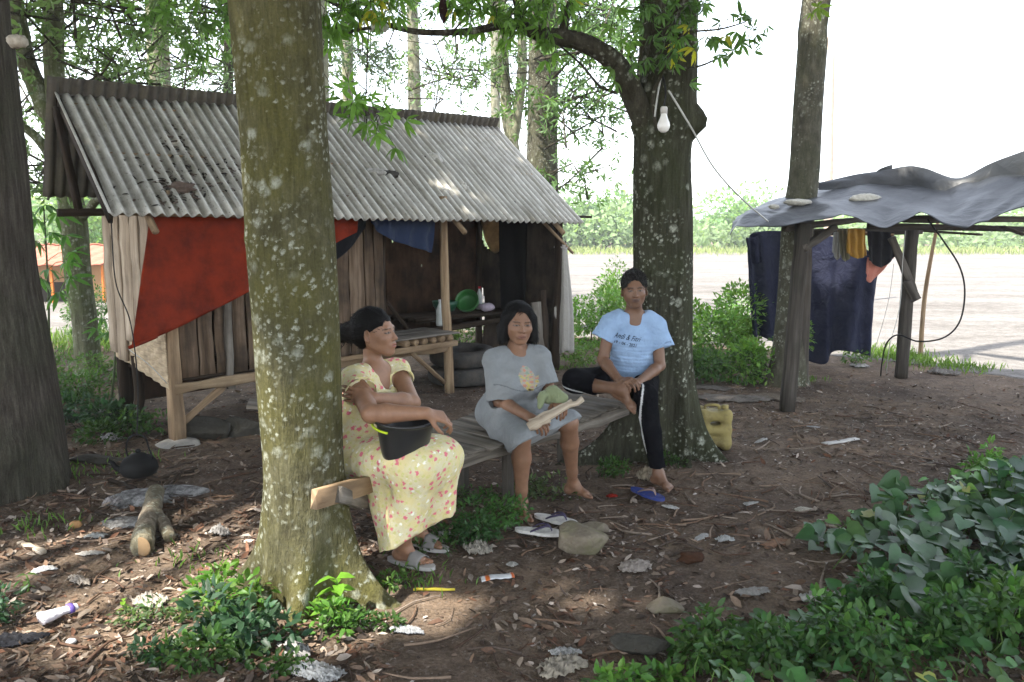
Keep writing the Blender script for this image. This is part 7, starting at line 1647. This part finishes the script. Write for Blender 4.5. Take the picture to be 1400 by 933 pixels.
gb(975, 890, 'leafy weed at the left end of the bottom vines', .16, .08, .16, 260, .05, g_lush, 61, hi=True)
gb(885, 932, 'low leaves peeping in at the bottom centre right', .2, .06, .08, 240, .05, (.07, .16, .03), 62, hi=True)
# mixed small-leaved growth over the bottom right
for i, (px, py, rx, h, n_, L, b_, lab) in enumerate([
  (1000, 925, .18, .14, 420, .040, g_lush, 'small-leaved weeds at the bottom, first clump right of the dark stone'), (1090, 905, .19, .18, 520, .045, (.05, .12, .03), 'dense small-leaved weeds left of the white foam'),
  (1190, 900, .20, .24, 560, .045, (.06, .14, .035), 'light green weeds below the white foam heap'), (1290, 890, .19, .26, 560, .050, (.045, .11, .03), 'tangled weeds under the broad vines at right'),
  (1380, 880, .19, .30, 560, .055, (.055, .12, .028), 'yellowish leafy weeds in the lower right corner'), (1230, 850, .16, .20, 360, .045, (.05, .12, .035), 'weeds filling the gap below the broad vine leaves'),
  (1330, 830, .16, .22, 360, .050, (.04, .10, .03), 'dark weeds tangled in the vines near the right edge'), (1130, 860, .14, .14, 320, .04, (.06, .14, .035), 'bright weeds right beside the white foam heap')]):
    gb(px, py, lab, rx, .13, h, n_, L, b_, 700+i, hi=True, w=.5)
# low grass blades under the kitchen and at the sack
tufts('grass', 'thin grass and sprouts around the bare path', [gr(x, y) for x, y in ((100, 650), (190, 630), (780, 505), (1100, 520), (560, 790), (250, 770), (65, 720))], 420, .06, (.10, .18, .04), .12)

# ------------------------------------------------------------ house beyond on the left
hs = thing('house', 'orange-walled house with a tiled roof far behind the left trees', 'house', (-9.5, 18, 0))
M_or = mat_plain('orange_wall', (.36, .22, .12), .9, 2, .2, .1); M_tile = mat_plain('roof_tiles', (.30, .12, .08), .85, 6, .4, .3, .02)
def boxm(mb, x0, x1, y0, y1, z0, z1): mb.bar(V3((x0+x1)/2, (y0+y1)/2, z0), V3((x0+x1)/2, (y0+y1)/2, z1), x1-x0, y1-y0, up=(0, 1, 0), seg=1, cham=.01)
L_, R_ = at(-60, 400, 17)[0], at(148, 400, 17)[0]
mb = MB(); boxm(mb, L_, R_, 17, 20, 0, .82); mb.build('wall', M_or, hs, smooth=False)
ez = 1.05; rz = at(80, 338, 18.5)[2]
def roofq(y0, z0, y1, z1, nm):
    n = 60; u, v = np.meshgrid(np.linspace(L_-.3, R_+.15, n*2), np.linspace(0, 1, 24)); P = np.stack([u, y0+(y1-y0)*v, z0+(z1-z0)*v + .03*np.abs(np.sin(u*9))], 2); MB().grid(P, (1, 1, 1), .03).build(nm, M_tile, hs)
roofq(16.5, .80, 18.5, rz+.02, 'roof_slope'); roofq(20.5, .80, 18.5, rz+.03, 'roof_slope')
mb = MB(); boxm(mb, at(70, 400, 16.6)[0], at(73, 400, 16.6)[0], 16.6, 16.65, 0, .8); mb.build('porch_post', mat_plain('orange_post', (.5, .16, .04), .7), hs, smooth=False)
mb = MB(); boxm(mb, at(140, 400, 16.6)[0], at(142, 400, 16.6)[0], 16.6, 16.65, 0, .8); mb.build('porch_post', mat_plain('orange_post', (.5, .16, .04), .7), hs, smooth=False)
mb = MB(); boxm(mb, at(46, 400, 16.9)[0], at(95, 400, 16.9)[0], 16.93, 16.99, 0, .42); mb.build('dark_doorway', mat_plain('doorway_shade', (.03, .025, .02), .9), hs, smooth=False)  # solid slab whose dark colour stands for the shade inside a doorway
mb = MB(); mb.lathe([(0, 0), (.14, 0), (.16, .1), (.15, .25), (.165, .36), (0, .37)], at(160, 420, 15)*[1, 1, 0] + V3(0, 0, .0), 20); mb.build('barrel', mat_plain('red_orange_plastic', (.5, .10, .03), .6), label='red-orange tub standing far behind the hut\'s left edge', cat='tub')
